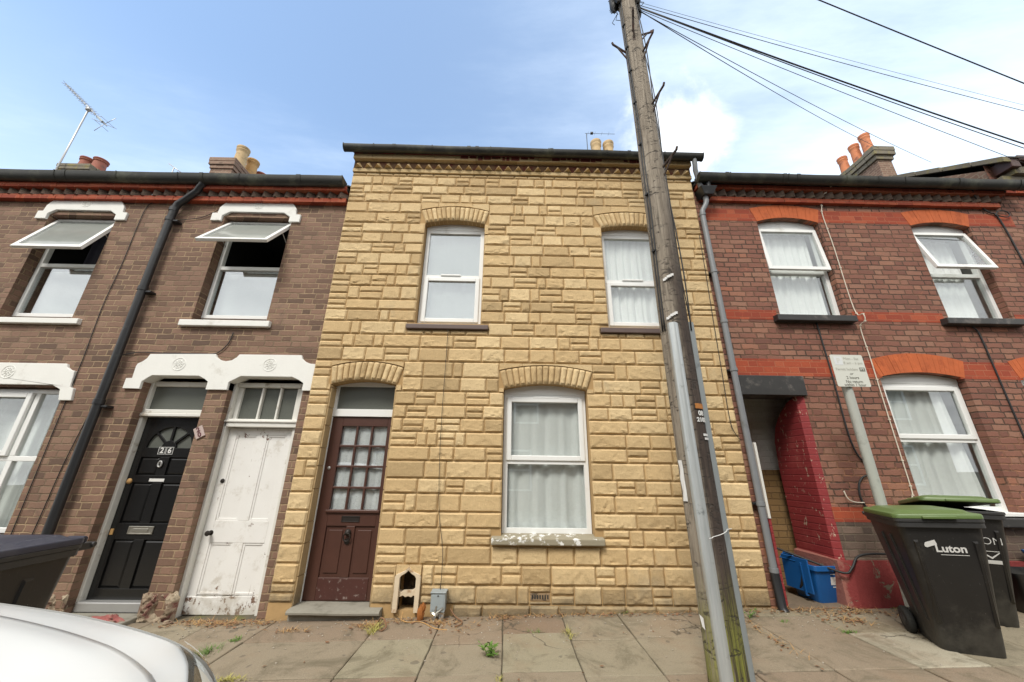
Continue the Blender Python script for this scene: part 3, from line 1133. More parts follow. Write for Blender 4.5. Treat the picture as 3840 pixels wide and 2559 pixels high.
def slips(xa, xb, zos, zoc, zt):
    pts = arc(xa, xb, zos, zoc, 24)[::-1]
    n = 4
    for k in range(n):
        seg = pts[k * 6:k * 6 + 7]
        poly = [(seg[0][0] + .004, zt - .006)] + [(p[0], p[1] + .008) for p in seg] + [(seg[-1][0] - .004, zt - .006)]
        if min(zt - p[1] for p in seg) < .012:
            seg = [p for p in seg if zt - p[1] > .016]
            if len(seg) < 3:
                continue
            poly = [(seg[0][0] + .004, zt - .006)] + [(p[0], p[1] + .008) for p in seg] + [(seg[-1][0] - .004, zt - .006)]
        mb.tint = random.random() * .7
        mb.prism(poly, -.020 - random.uniform(0, .006), .01)


slips(-1.265, -.298, 4.855, 4.925, 4.989)
slips(1.2, 2.235, 4.825, 4.895, 4.989)
slips(-2.135, -1.262, 2.525, 2.592, 2.605)
slips(-.095, 1.042, 2.505, 2.576, 2.605)
for xa, xb in ((-2.135, -2.105), (-1.325, -1.262)):
    mb.tint = .4
    mb.box(xa + .003, xb - .003, -.018, .01, 2.244, 2.31)
for xa, xb in ((-.095, -.035), (.965, 1.042)):
    mb.box(xa + .003, xb - .003, -.018, .01, 2.244, 2.29)
for xa, xb in ((-1.265, -1.19), (-.352, -.298), (1.2, 1.295), (2.14, 2.235)):
    mb.box(xa + .003, xb - .003, -.018, .01, 4.475, 4.628)
for xa in (-1.28, 1.185):
    for k, (p, q) in enumerate(((0, .22), (.22, .32), (.32, .55), (.55, .75), (.75, 1.03))):
        rock_block(mb, xa + p, xa + q, 2.96, 3.022, rel=.012)
x = -2.345
while x < 2.7:
    w = random.uniform(.25, .5)
    x2 = min(x + w, 2.72)
    if not (x2 > -2.12 and x < -1.2) and not (x2 > -1.1 and x < -.84):
        rock_block(mb, x, x2, gz(x) - .06, .085, y=-.012, rel=.03)
    x = x2
# the niche head: a block cut to the ogee
mb.tint = .5
for sgn in (-1, 1):
    mb.prism([(-.97 + sgn * .002, .412), (-.97 + sgn * .03, .385), (-.97 + sgn * .08, .357), (-.97 + sgn * .128, .335), (-.97 + sgn * .128, .428), (-.97 + sgn * .002, .428)], -.026, .01)
mb.box(-1.118, -1.106, -.02, .01, .05, .42)
stonew = mb.build('wall', M['stone'], H28, 'auto', sharp=15)

voussoir_arch(H28, -2.132, -1.264, 2.525, 2.592, -2.105, -1.325, 2.31, 2.372, 12, -.014, .08, M['stone'], .014)
voussoir_arch(H28, -1.262, -.30, 4.855, 4.925, -1.19, -.352, 4.645, 4.70, 14, -.014, .08, M['stone'], .014)
voussoir_arch(H28, 1.203, 2.232, 4.825, 4.895, 1.295, 2.14, 4.62, 4.672, 14, -.014, .08, M['stone'], .014)
voussoir_arch(H28, -.092, 1.04, 2.505, 2.576, -.035, .965, 2.288, 2.352, 15, -.014, .08, M['stone'], .014)
# stone slips lining the door reveal
mb = MB()
z = .05
while z < 2.28:
    h = random.uniform(.16, .34)
    mb.tint = random.random() * .5
    mb.box(-2.103, -2.092, .004, .15, z + .005, min(z + h, 2.3) - .005)
    mb.box(-1.338, -1.327, .004, .15, z + .005, min(z + h, 2.3) - .005)
    z += h
split_loose(mb.build('reveal', M['stone'], H28))

# cornice of the stone house
M['cornice_shadow'] = plain('shade_toned_cornice_bed', (.15, .085, .045), .95, 0, .25, 10, (.12, .03, .02), 4, .4, 50, (.5, .62), 'pos')  # dark tone paints in the shade behind the teeth
band(H28, -2.345, 2.72, -.035, .02, 5.518, 5.578, M['stone_cream'], seglen=.34)
dogtooth(H28, -2.345, 2.72, -.018, 5.585, 5.70, .151, M['stone_cream'], pyr=True)
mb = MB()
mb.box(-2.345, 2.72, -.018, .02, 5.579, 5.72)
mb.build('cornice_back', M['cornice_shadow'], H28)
band(H28, -2.345, 2.72, -.085, .02, 5.718, 5.80, M['stone_cream'], seglen=.3)
mb = MB()
for xa, xb in ((-.75, .35), (.62, 1.35), (1.7, 1.9)):         # where the cream coat has fallen off the old red cornice
    x = xa
    while x < xb:
        w = random.uniform(.03, .14)
        mb.box(x, x + w, -.0895, -.08, 5.722 + random.uniform(0, .05), 5.798)
        x += w + random.uniform(0, .03)
split_loose(mb.build('bare_patch', M['red_paint_old'], H28))
mb = MB()
mb.box(-2.345, 2.72, -.098, .02, 5.802, 5.83)
mb.build('fascia', M['red_paint_old'], H28, bevel=.004)
half_round_gutter(H28, -2.47, 2.86, -.150, 5.868, .062, -.006, vr=.085, joints=(-1.72, -.62, -.5, .6, 1.75))
roof(H28, -2.40, 2.78, -.10, 5.84, 4.05, 8.76, 8.3)
chimney(H28, 2.35, 3.05, 3.7, 4.9, 8.0, 9.95, [(2.62, 4.3, 9.9, 11.02, .155, 'buff'), (3.0, 4.3, 9.9, 10.98, .155, 'buff')], brick=M['brick_stack'])

# windows
w = upvc_window(H28, -1.183, -.36, 3.14, 4.60, .10, transom=3.846, head=4.645, head_c=4.70, lower_sash=True, vent=(-.93, -.66, 3.862), glassmat=M['glass_sky'])
sill(w, -1.285, -.248, -.05, .10, 3.03, 3.104, M['sill_brown'])
w = upvc_window(H28, 1.303, 2.132, 3.13, 4.575, .10, transom=3.822, head=4.62, head_c=4.672, lower_sash=True, vent=(1.56, 1.85, 3.838))
sill(w, 1.18, 2.25, -.05, .10, 3.02, 3.10, M['sill_brown'])
w = upvc_window(H28, -.028, .958, .715, 2.235, .10, transom=1.458, head=2.288, head_c=2.352, upper_sash=True, vent=(.32, .64, 2.19))
mb = MB()
mb.add([(-.137, -.075, .625), (1.055, -.075, .625), (1.055, .10, .625), (-.137, .10, .625), (-.137, -.075, .69), (1.055, -.075, .69), (1.055, .10, .72), (-.137, .10, .72)],
       [(0, 3, 2, 1), (4, 5, 6, 7), (0, 1, 5, 4), (1, 2, 6, 5), (2, 3, 7, 6), (3, 0, 4, 7)])
M['sill_peel'] = plain('peeling_white_on_concrete', (.70, .70, .67), .85, 0, .05, 9, (.27, .24, .17), 11, .4, 50, (.40, .47), 'pos')
mb.build('sill', M['sill_peel'], w, bevel=.01)

# front door of the stone house
D = MB()
dx0, dx1, dz0, dz1, dy = -2.085, -1.34, .06, 1.945, .15
gx0, gx1, gz0_, gz1_ = -1.955, -1.42, .925, 1.835
D.box(dx0, gx0, dy, dy + .045, dz0, dz1)
D.box(gx1, dx1, dy, dy + .045, dz0, dz1)
D.box(gx0, gx1, dy, dy + .045, gz1_, dz1)
D.box(gx0, gx1, dy, dy + .045, .76, gz0_)
D.box(gx0, gx1, dy + .016, dy + .045, dz0, .76)
D.box(gx0, gx1, dy, dy + .018, dz0, .27)
D.box(-1.735, -1.64, dy, dy + .018, .27, .76)
for xa, xb in ((gx0, -1.735), (-1.64, gx1)):
    D.box(xa + .035, xb - .035, dy + .006, dy + .018, .31, .72)
nx, nz = 3, 4
pw, ph = (gx1 - gx0) / nx, (gz1_ - gz0_) / nz
for i in range(1, nx):
    D.box(gx0 + pw * i - .012, gx0 + pw * i + .012, dy + .004, dy + .035, gz0_, gz1_)
for j in range(1, nz):
    D.box(gx0, gx1, dy + .003, dy + .034, gz0_ + ph * j - .012, gz0_ + ph * j + .012)
D.box(gx0 - .03, gx1 + .03, dy - .02, dy + .01, gz0_ - .03, gz0_ - .004)
M['brown_chip'] = plain('chipped_brown_paint', (.065, .022, .017), .5, 0, .25, 6, (.22, .17, .15), 22, .2, 40, (.58, .66))
door28 = D.build('door', M['brown_door'], H28, bevel=.004, seg=2)
kb = MB()
kb.box(gx0 + .004, gx1 - .004, dy - .003, dy + .004, dz0 + .01, .262)
kb.build('kick_board', M['brown_chip'], door28, bevel=.002)
pane(door28, gx0, gx1, gz0_, gz1_, dy + .024)
lb = MB()
frame_boxes(lb, -1.80, -1.60, .80, .862, dy - .006, dy + .006, .010)
lb.box(-1.79, -1.61, dy - .001, dy + .004, .81, .852)
lb.build('letterbox', M['iron'], door28, bevel=.002)
kn = MB()
kn.lathe([(.028, 0), (.034, -.012), (.026, -.03), (.012, -.04)], (-1.705, dy, .70), 14, 'y')
pts = [(-1.705 + .036 * math.sin(a), dy - .03 - .006 * math.cos(a), .655 + .042 * math.cos(a)) for a in [2 * math.pi * k / 18 for k in range(19)]]
kn.tube(pts, .007, 8)
kn.lathe([(.03, 0), (.03, -.006)], (-1.705, dy, .61), 12, 'y')
kn.build('knocker', M['iron'], door28, 'auto')
lk = MB()
lk.lathe([(.018, 0), (.018, -.008), (.012, -.012)], (-2.03, dy, 1.36), 12, 'y')
lk.build('lock', M['alu'], door28, True)
fl = MB()
fl.box(dx0 - .02, dx1 + .015, .13, .19, 1.948, 2.035)
fl.box(dx0 - .02, dx0 + .022, .135, .185, 2.035, 2.31)
fl.box(dx1 - .01, dx1 + .015, .135, .185, 2.035, 2.31)
fl.prism([(dx0 + .022, 2.315), (dx1 - .01, 2.315)] + arc(-2.103, -1.327, 2.312, 2.37, 10), .135, .18)
fl.box(dx0 - .018, dx0 - .001, .135, .2, .03, 1.948)
fan28 = fl.build('fanlight', M['white'], H28, bevel=.005)
pane(fan28, dx0 + .02, dx1 - .008, 2.03, 2.318, .165, M['frosted'])
sb = MB()
prof = [(-.05, -.20), (-.05, .0), (-.095, .008), (-.108, .014), (-.11, .030), (-.100, .045), (-.08, .050), (.20, .056), (.20, -.20)]
xs = [-2.10, -1.9, -1.6, -1.4, -1.20]
for i in range(len(xs) - 1):
    pass
vs = [(x, p[0], p[1] + .002 * math.sin(x * 9)) for x in xs for p in prof]
m = len(prof)
fs = [(i * m + k, (i + 1) * m + k, (i + 1) * m + (k + 1) % m, i * m + (k + 1) % m) for i in range(len(xs) - 1) for k in range(m)]
fs += [tuple(range(m)), tuple((len(xs) - 1) * m + k for k in range(m))[::-1]]
sb.add(vs, fs)
sb.build('doorstep', M['concrete'], H28, 'auto')
room(H28, [(-1.3, -.25, .17, 2.5, 3.0, 4.8), (1.2, 2.25, .17, 2.5, 3.0, 4.8), (-.1, 1.05, .17, 2.5, .6, 2.45), (-2.12, -1.3, .21, 2.5, 0, 2.42)])

# boot scraper niche and air brick
mb = MB()
mb.add([(-1.06, .16, .02), (-.875, .16, .02), (-.875, .16, .39), (-1.06, .16, .39)], [(0, 1, 2, 3)])
M['niche'] = plain('dark_niche', (.045, .036, .026), .95, 0, .4, 14, (.22, .17, .10), 10, .5, 40, (.55, .7), 'pos')  # near-black back with scattered brown patches
nich = MB()
outl = [(-1.098, .02), (-1.05, .02), (-1.05, .315), (-1.035, .337), (-1.0, .355), (-.967, .382), (-.934, .355), (-.90, .337), (-.885, .315), (-.885, .02), (-.84, .02), (-.84, .325),
        (-.853, .347), (-.90, .365), (-.94, .385), (-.967, .418), (-.995, .385), (-1.04, .365), (-1.085, .347), (-1.098, .325)]
nich.prism(outl, -.046, .06)
zig = [(-1.05, .20), (-1.03, .185), (-1.015, .196), (-.925, .198), (-.9, .215), (-.885, .22), (-.885, .150), (-.905, .158), (-.925, .142), (-.955, .152), (-.985, .143), (-1.01, .158), (-1.03, .148), (-1.05, .145)]
nich.prism(zig, -.012, .05)
M['niche_paint'] = plain('peeling_cream_paint', (.60, .50, .36), .85, 0, .15, 12, (.36, .24, .14), 9, .35, 50, (.55, .66), 'pos')
nb = nich.build('boot_scraper_niche', M['niche_paint'], H28, bevel=.006, seg=2)
mb.build('niche_back', M['niche'], nb)
M['air_brick'] = plain('grimy_air_brick', (.30, .21, .12), .9, 0, .2, 20, (.10, .075, .05), 14, .3, 60, (.45, .6), 'pos')
ab = MB()
ab.box(.272, .472, -.006, .05, .122, .186)
av = ab.build('air_brick', M['air_brick'], H28, bevel=.003)
ah = MB()
for k in range(7):
    ah.box(.288 + k * .026, .302 + k * .026, -.0085, -.0055, .136, .172)
ah.build('vent_hole', M['black'], av)

# grey rainwater pipe on the right end
dp = MB()
dp.tube([(2.735, -.15, 5.80), (2.735, -.145, 5.68), (2.74, -.12, 5.60), (2.80, -.07, 5.36), (2.83, -.07, 5.27)], .034, 12)
dp.tube([(2.85, -.06, 5.20), (2.85, -.06, 5.08), (2.83, -.055, 5.02), (2.775, -.045, 4.93), (2.765, -.045, 4.86), (2.79, -.045, .40)], .036, 12)
for zz in (4.86, 3.93, 3.20, 2.56, 1.05, .42):
    dp.lathe([(.036, -.022), (.043, -.02), (.043, .02), (.036, .022)], (2.766 + .024 * (4.9 - zz) / 4.5, -.045, zz), 12)
pipe = dp.build('downpipe', M['pipe_grey'], H28, 'auto')
hp = MB()
hp.add([(2.745, -.17, 5.28), (2.985, -.17, 5.28), (2.985, .03, 5.28), (2.745, .03, 5.28), (2.80, -.13, 5.16), (2.93, -.13, 5.16), (2.93, .03, 5.16), (2.80, .03, 5.16)],
       [(0, 1, 2, 3), (7, 6, 5, 4), (4, 5, 1, 0), (5, 6, 2, 1), (6, 7, 3, 2), (7, 4, 0, 3)])
hp.build('hopper', M['pipe_black'], pipe, bevel=.006)
sh = MB()
sh.tube([(2.79, -.045, .40), (2.795, -.05, .10), (2.80, -.08, .055)], .042, 12)
sh.build('pipe_shoe', M['pipe_black'], pipe, 'auto')
cl = MB()
for zz in (3.93, 2.56, 1.05):
    cl.box(2.72, 2.85, -.02, .05, zz - .012, zz + .012)
split_loose(cl.build('bracket', M['pipe_black'], pipe, bevel=.003))

# ================================================================== LEFT BROWN BRICK HOUSE
HL = thing('brick_house', 'brown brick terraced house with white lintels, two tilted-open windows and a black door', 'house', (-5.3, .05, gz(-5)))
Y = .05
TL = .010
bd_o = rect(-4.375, -3.59, -.5, 2.40)
wd_o = rect(-3.345, -2.455, -.5, 2.40)
ur_o = rect(-4.06, -3.105, 3.13, 4.72)
ul_o = rect(-6.51, -5.565, 3.12, 4.70)
ll_o = rect(-6.72, -5.265, .64, 2.235)
mb = MB()
mb.wall(rect(-8.6, -2.345, -.6, 5.16), [bd_o, wd_o, ur_o, ul_o, ll_o], Y, .18)
mb.build('wall', M['brick_brown'], HL)
shell(HL, -8.6, -2.345, Y, 8.2, -.6, 5.15, 4.05, 8.0, M['brick_brown'], 'side_wall')
# rosette: two thin rings, petals and a boss in low relief
def rosette(mb, x, z, y, r):
    for q in (.92, .55):
        mb.tube([(x + q * r * math.cos(2 * math.pi * k / 28), y - .001, z + q * r * math.sin(2 * math.pi * k / 28)) for k in range(29)], .0045, 6, False)
    for k in range(9):
        a = 2 * math.pi * k / 9
        mb.tube([(x + r * .25 * math.cos(a), y - .002, z + r * .25 * math.sin(a)), (x + r * .82 * math.cos(a + .2), y - .001, z + r * .82 * math.sin(a + .2))], [.006, .003], 6)
    mb.tube([(x, y, z), (x, y - .007, z)], r * .13, 8)


def lintel_small(cx, zo, name='lintel'):
    h = [(-.625, 4.64), (-.625, 4.765), (-.555, 4.768), (-.545, 4.86), (-.50, 4.925), (-.462, 4.97), (-.44, 5.042),
         (.44, 5.042), (.462, 4.97), (.50, 4.925), (.545, 4.86), (.555, 4.768), (.625, 4.765), (.625, 4.64), (.475, 4.64), (.475, 4.725), (.38, 4.79), (-.38, 4.79), (-.475, 4.725), (-.475, 4.64)]
    mb = MB()
    mb.prism([(cx + p[0], p[1] + zo) for p in h], Y - .03, Y + .14)
    o = mb.build(name, M['white_masonry'], HL, bevel=.006, seg=2)
    rb = MB()
    rosette(rb, cx, 4.915 + zo, Y - .029, .075)
    rb.build('rosette', M['white_masonry'], o)


lintel_small(-3.605, 0)
lintel_small(-6.038, -.028)
mb = MB()
def notch(xc, z, rr, a0, a1, n=6):
    return [(xc + rr * math.cos(R(a0 + (a1 - a0) * k / n)), z + rr * math.sin(R(a0 + (a1 - a0) * k / n))) for k in range(n + 1)]
outl = [(-4.575, 2.225), (-4.575, 2.347), (-4.505, 2.35), (-4.51, 2.50)] + [(-4.50, 2.53), (-4.45, 2.56), (-4.41, 2.60), (-4.39, 2.655)] + \
       [(-3.60, 2.668)] + [(-3.575, 2.628), (-3.52, 2.592), (-3.45, 2.578), (-3.38, 2.592), (-3.33, 2.63), (-3.305, 2.668)] + \
       [(-2.545, 2.672), (-2.525, 2.625), (-2.48, 2.588), (-2.42, 2.565), (-2.352, 2.56)] + \
       [(-2.352, 2.23), (-2.455, 2.23), (-2.455, 2.32), (-2.505, 2.352), (-2.60, 2.395), (-3.22, 2.395), (-3.29, 2.352), (-3.345, 2.32), (-3.345, 2.225),
        (-3.595, 2.225), (-3.595, 2.32), (-3.64, 2.352), (-3.72, 2.39), (-4.28, 2.388), (-4.33, 2.352), (-4.378, 2.31), (-4.378, 2.222)]
mb.prism(outl, Y - .03, Y + .14)
lin = mb.build('lintel', M['white_masonry'], HL, bevel=.006, seg=2)
for rx, rz_ in ((-4.0, 2.53), (-2.905, 2.54)):
    rb = MB()
    rosette(rb, rx, rz_, Y - .029, .085)
    rb.build('rosette', M['white_masonry'], lin)
half = [(.646, 2.515), (.668, 2.47), (.71, 2.44), (.775, 2.425), (.80, 2.225), (.845, 2.215), (.87, 2.07), (.725, 2.07), (.69, 2.20), (.58, 2.25)]
pts = [(-5.99 + p[0], p[1]) for p in half] + [(-5.99 - p[0], p[1]) for p in half[::-1]]
mb = MB()
mb.prism(pts, Y - .03, Y + .14)
lin = mb.build('lintel', M['white_masonry'], HL, bevel=.006, seg=2)
rb = MB()
rosette(rb, -5.99, 2.40, Y - .029, .085)
rb.build('rosette', M['white_masonry'], lin)

# cornice, gutter
band(HL, -8.6, -2.36, Y - .075, Y + .1, 4.905 - .012, 4.98 - .012, M['brick_red'], TL)
dogtooth(HL, -8.6, -2.36, Y - .03, 4.985 - .02, 5.085 - .02, .157, M['brick_dark'], TL)
band(HL, -8.6, -2.36, Y - .125, Y + .1, 5.085 - .025, 5.165 - .025, M['brick_red'], TL)
mb = MB()
mb.add([(-8.6, Y - .028, 4.96), (-2.36, Y - .028, 5.03), (-2.36, Y - .028, 5.13), (-8.6, Y - .028, 5.07)], [(0, 1, 2, 3)])
mb.build('cornice_back', M['brick_dark'], HL)
mb = MB()
mb.box(-8.6, -2.36, Y - .10, Y + .1, 5.14, 5.20)
mb.build('fascia', M['sill_dark'], HL)
half_round_gutter(HL, -8.6, -2.39, -.105, 5.268, .080, .003, vr=.125, joints=(-6.3, -4.38, -3.02))
roof(HL, -8.62, -2.35, -.06, 5.215, 4.05, 8.05, 8.3)
chimney(HL, -8.58, -7.97, 4.06, 5.45, 7.2, 9.78, [(-8.16, 4.42, 9.72, 10.55, .165, 'buff'), (-8.13, 4.85, 9.72, 10.50, .165, 'ochre'), (-8.1, 5.27, 9.72, 10.36, .165, 'terracotta_dull')], cap=.36, over=.07, capmat=M['brick_stack'])

dp = MB()
dp.tube([(-4.395, -.10, 5.20), (-4.40, -.09, 5.15), (-4.43, -.08, 5.12), (-4.47, -.06, 5.06), (-4.62, -.035, 4.93), (-4.70, -.03, 4.86), (-4.73, -.025, 4.78), (-4.735, -.025, 4.2), (-4.735, -.025, -.08)], .045, 14)
for zz in (4.76, 4.60, 3.52, 2.05):
    dp.lathe([(.045, -.03), (.053, -.028), (.053, .028), (.045, .03)], (-4.735, -.025, zz), 14)
pipe = dp.build('downpipe', M['pipe_black'], HL, 'auto')
cl = MB()
for zz in (4.58, 3.48, 2.0):
    cl.box(-4.74, -4.62, -.035, Y + .01, zz - .012, zz + .012)
split_loose(cl.build('bracket', M['pipe_black'], pipe, bevel=.003))

# upstairs windows with the top sash pushed open
w = upvc_window(HL, -4.052, -3.112, 3.20, 4.715, .17, transom=3.958, open_top=R(37), hazy=M['hazy'], glassmat=M['glass_sky'])
sill(w, -4.165, -3.03, Y - .05, .17, 3.035, 3.128, M['white_masonry'])
w = upvc_window(HL, -6.50, -5.572, 3.18, 4.70, .17, transom=3.95, open_top=R(26), hazy=M['hazy'], glassmat=M['glass_sky'])
sill(w, -6.62, -5.42, Y - .05, .17, 3.03, 3.115, M['white_masonry'])
# ground floor window
w = upvc_window(HL, -6.71, -5.272, .655, 2.215, .13, transom=1.415, mullions=(-6.29, -5.65))
sm = MB()
frame_boxes(sm, -6.245, -5.69, 1.44, 2.17, .10, .14, .06)
sm.build('sash', M['white'], w, bevel=.008)
sill(w, -6.85, -5.15, Y - .05, .13, .54, .65, M['sill_dark'])
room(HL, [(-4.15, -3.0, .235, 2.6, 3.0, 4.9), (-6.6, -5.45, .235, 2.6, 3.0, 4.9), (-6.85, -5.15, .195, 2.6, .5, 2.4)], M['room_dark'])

# black front door
fb = MB()
fb.box(-4.45, -4.345, .15, .27, -.06, 2.34)
fb.box(-3.625, -3.57, .16, .27, -.06, 2.34)
fb.box(-4.345, -3.625, .165, .26, 2.285, 2.345)
fb.box(-4.375, -3.60, .13, .25, 1.915, 1.955)
fb.box(-4.345, -3.61, .145, .26, 1.955, 2.0)
dfr = fb.build('door_frame', M['white_wood'], HL, bevel=.008, seg=2)
pane(dfr, -4.345, -3.625, 2.0, 2.285, .2, M['frosted'], 'fanlight_pane')
D = MB()
bx0, bx1, bz0, bz1, by = -4.343, -3.627, .03, 1.912, .215
zc, rad, cx = 1.56, .262, -3.985
# stiles, rails and the fan-shaped light
D.box(bx0, -4.265, by, by + .045, bz0, bz1)
D.box(-3.70, bx1, by, by + .045, bz0, bz1)
D.box(-4.265, -3.70, by + .02, by + .045, bz0, 1.46)
D.box(-4.265, -3.70, by, by + .022, 1.455, 1.56)
D.box(-4.265, -3.70, by, by + .022, 1.175, 1.255)
D.box(-4.265, -3.70, by, by + .022, .595, .755)
D.box(-4.265, -3.70, by, by + .022, bz0, .135)
for za, zb in ((.135, .595), (.755, 1.175), (1.255, 1.455)):
    D.box(-4.04, -3.935, by, by + .022, za, zb)
    for xa, xb in ((-4.265, -4.04), (-3.935, -3.70)):
        D.add([(xa + .028, by + .005, za + .028), (xb - .028, by + .005, za + .028), (xb - .028, by + .005, zb - .028), (xa + .028, by + .005, zb - .028),
               (xa + .004, by + .021, za + .004), (xb - .004, by + .021, za + .004), (xb - .004, by + .021, zb - .004), (xa + .004, by + .021, zb - .004)],
              [(0, 1, 2, 3), (4, 5, 1, 0), (5, 6, 2, 1), (6, 7, 3, 2), (7, 4, 0, 3)])
fan = [(cx + rad * math.cos(R(a)), zc + rad * .93 * math.sin(R(a))) for a in range(0, 181, 12)]
D.prism([(-4.265, 1.56), (-4.265, bz1), (-3.70, bz1), (-3.70, 1.56)] + fan, by, by + .04)
D.prism([(cx + .085 * math.cos(R(a)), zc + .085 * math.sin(R(a))) for a in range(0, 181, 15)], by, by + .04)
for a in (45, 90, 135):
    c, s = math.cos(R(a)), math.sin(R(a))
    D.prism([(cx + .07 * c - .012 * s, zc + .07 * s + .012 * c), (cx + .07 * c + .012 * s, zc + .07 * s - .012 * c),
             (cx + rad * c + .012 * s, zc + .93 * rad * s - .012 * c), (cx + rad * c - .012 * s, zc + .93 * rad * s + .012 * c)], by + .002, by + .038)
blk = D.build('door', M['black_door'], HL, bevel=.004, seg=2)
blk['label'] = 'black panelled front door with a fan light'
pane(blk, -4.255, -3.71, 1.56, 1.82, by + .024, M['frosted'])
nm = MB()
for xx in (-4.045, -3.955):
    frame_boxes(nm, xx - .041, xx + .041, 1.487, 1.569, by - .004, by, .004)
text_mb(nm, '2', .085, -4.045, by - .003, 1.528, bold=.002)
text_mb(nm, '6', .085, -3.955, by - .003, 1.528, bold=.002)
npl = nm.build('house_number', M['label_white'], blk)
nb_ = MB()
nb_.box(-4.086, -3.914, by - .001, by + .002, 1.487, 1.569)
nb_.build('number_plate', M['black'], npl)
kn = MB()
kn.tube([(-4.01 + .02 * math.sin(a), by - .014, 1.378 + .032 * math.cos(a)) for a in [2 * math.pi * k / 14 for k in range(15)]], .009, 8)
kn.lathe([(.02, 0), (.02, -.01)], (-4.01, by, 1.39), 12, 'y')
kn.build('knocker', M['alu'], blk, True)
lb = MB()
lb.box(-4.135, -3.865, by - .006, by, .648, .728)
frame_boxes(lb, -4.135, -3.865, .648, .728, by - .012, by - .005, .012)
lb.box(-4.085, -3.915, by - .011, by - .005, .670, .706)
lb.build('letterbox', M['chrome'], blk, bevel=.003)
lb = MB()
lb.box(-4.085, -3.915, by - .003, by, 1.188, 1.22)
stk = lb.build('sticker', M['label_white'], blk)
tx = MB()
text_mb(tx, 'NO JUNK MAIL', .018, -4.0, by - .0035, 1.204)
lk = MB()
lk.lathe([(.03, 0), (.03, -.01), (.016, -.02)], (-4.302, by, 1.19), 14, 'y')
lk.build('lock', M['ochre'], blk, True)
hd = MB()
hd.box(-4.325, -4.29, by - .012, by, .64, .70)
hd.build('handle', M['ochre'], blk, bevel=.004)
th = MB()
th.box(-4.36, -3.60, .13, .27, -.055, .035)
th.build('threshold', M['alu'], HL, bevel=.01)

# white passage door
fb = MB()
fb.box(-3.395, -3.315, .13, .27, -.10, 2.345)
fb.box(-2.545, -2.44, .16, .27, -.10, 2.345)
fb.box(-3.315, -2.545, .16, .26, 2.29, 2.345)
fb.box(-3.345, -2.45, .13, .25, 1.805, 1.90)
fb.box(-3.35, -2.45, .115, .2, 1.86, 1.885)
fb.box(-3.315, -3.26, .185, .25, 1.90, 2.29)
fb.box(-2.595, -2.545, .185, .25, 1.90, 2.29)
fb.box(-3.025, -3.0, .175, .24, 1.90, 2.29)
fb.box(-2.805, -2.78, .175, .24, 1.90, 2.29)
wfr = fb.build('door_frame', M['white_wood'], HL, bevel=.007, seg=2)
pane(wfr, -3.26, -2.595, 1.90, 2.29, .215, M['frosted'], 'fanlight_pane')


def peeled():
    t = NT('peeling_white_door_paint')
    x, y, z = t.xyz(t.pos())
    c = t.mix(t.noise(6, 4, .6), (.72, .71, .68), (.78, .775, .75))
    n1 = t.noise(14, 8, .75, t.comb(t.math('MULTIPLY', x, 1.0), y, t.math('MULTIPLY', z, .7)))
    # flakes lost mostly at the kick rail, the lock stile and the top rail
    low = t.sstep(z, .30, -.1)
    top = t.sstep(z, 1.5, 1.78)
    bias = t.math('ADD', t.math('MULTIPLY', low, .12), t.math('MULTIPLY', top, .07))
    chip = t.sstep(t.math('ADD', n1, bias), .645, .66)
    c = t.mix(chip, c, (.16, .085, .055))
    dirty = t.sstep(t.math('ADD', t.noise(5, 7, .7), t.math('MULTIPLY', low, .16)), .52, .70)
    c = t.mix(t.math('MULTIPLY', dirty, .5), c, (.40, .35, .27))
    cr = t.n('ShaderNodeTexNoise')
    cr.inputs['Scale'].default_value = 1.0
    cr.inputs['Detail'].default_value = 6
    t.put(cr.inputs['Vector'], t.comb(t.math('MULTIPLY', x, 60.0), 0.0, t.math('MULTIPLY', z, 3.0)))
    crack = t.sstep(cr.outputs['Fac'], .70, .715)
    c = t.mix(t.math('MULTIPLY', crack, .7), c, (.25, .21, .17))
    t.bump(t.math('ADD', t.math('MULTIPLY', chip, -1.0), t.math('MULTIPLY', t.noise(40, 4, .6), .3)), .4, .004)
    return t.fin(c, .6)


M['peeling'] = peeled()
D = MB()
wx0, wx1, wz0, wz1, wy = -3.313, -2.55, -.085, 1.80, .205
D.box(wx0, -3.215, wy, wy + .045, wz0, wz1)
D.box(-2.62, wx1, wy, wy + .045, wz0, wz1)
D.box(-3.215, -2.62, wy + .013, wy + .045, .1, wz1)
D.box(-3.215, -2.62, wy, wy + .015, 1.72, wz1)
D.box(-3.215, -2.62, wy, wy + .015, .575, .795)
D.box(-2.965, -2.85, wy, wy + .015, .795, 1.72)
D.box(-2.965, -2.85, wy, wy + .015, .09, .575)
D.prism([(wx0 + .001, wz0), (wx1 - .001, wz0), (wx1 - .001, .085), (-2.86, .082), (-2.95, .072), (-3.10, .066), (-3.22, .075), (wx0 + .001, .08)], wy - .006, wy + .03)
D.box(-3.215, -2.62, wy + .02, wy + .045, wz0, .1)
for xa, xb in ((-3.215, -2.965), (-2.85, -2.62)):
    for za, zb in ((.09, .575), (.795, 1.72)):
        frame_boxes(D, xa, xb, za, zb, wy + .006, wy + .014, .022)
wdo = D.build('door', M['peeling'], HL, bevel=.003, seg=2)
wdo['label'] = 'white passage door with flaking paint'
kn = MB()
kn.lathe([(.012, 0), (.010, -.03), (.024, -.042), (.028, -.055), (.020, -.068), (.006, -.072)], (-3.225, wy, .672), 16, 'y')
kn.lathe([(.026, 0), (.026, -.004)], (-3.225, wy, .672), 16, 'y')
kn.build('handle', M['iron'], wdo, 'auto')
lk = MB()
lk.lathe([(.024, 0), (.024, -.006), (.012, -.010)], (-3.243, wy, 1.205), 16, 'y')
lk.build('lock', M['iron'], wdo, 'auto')

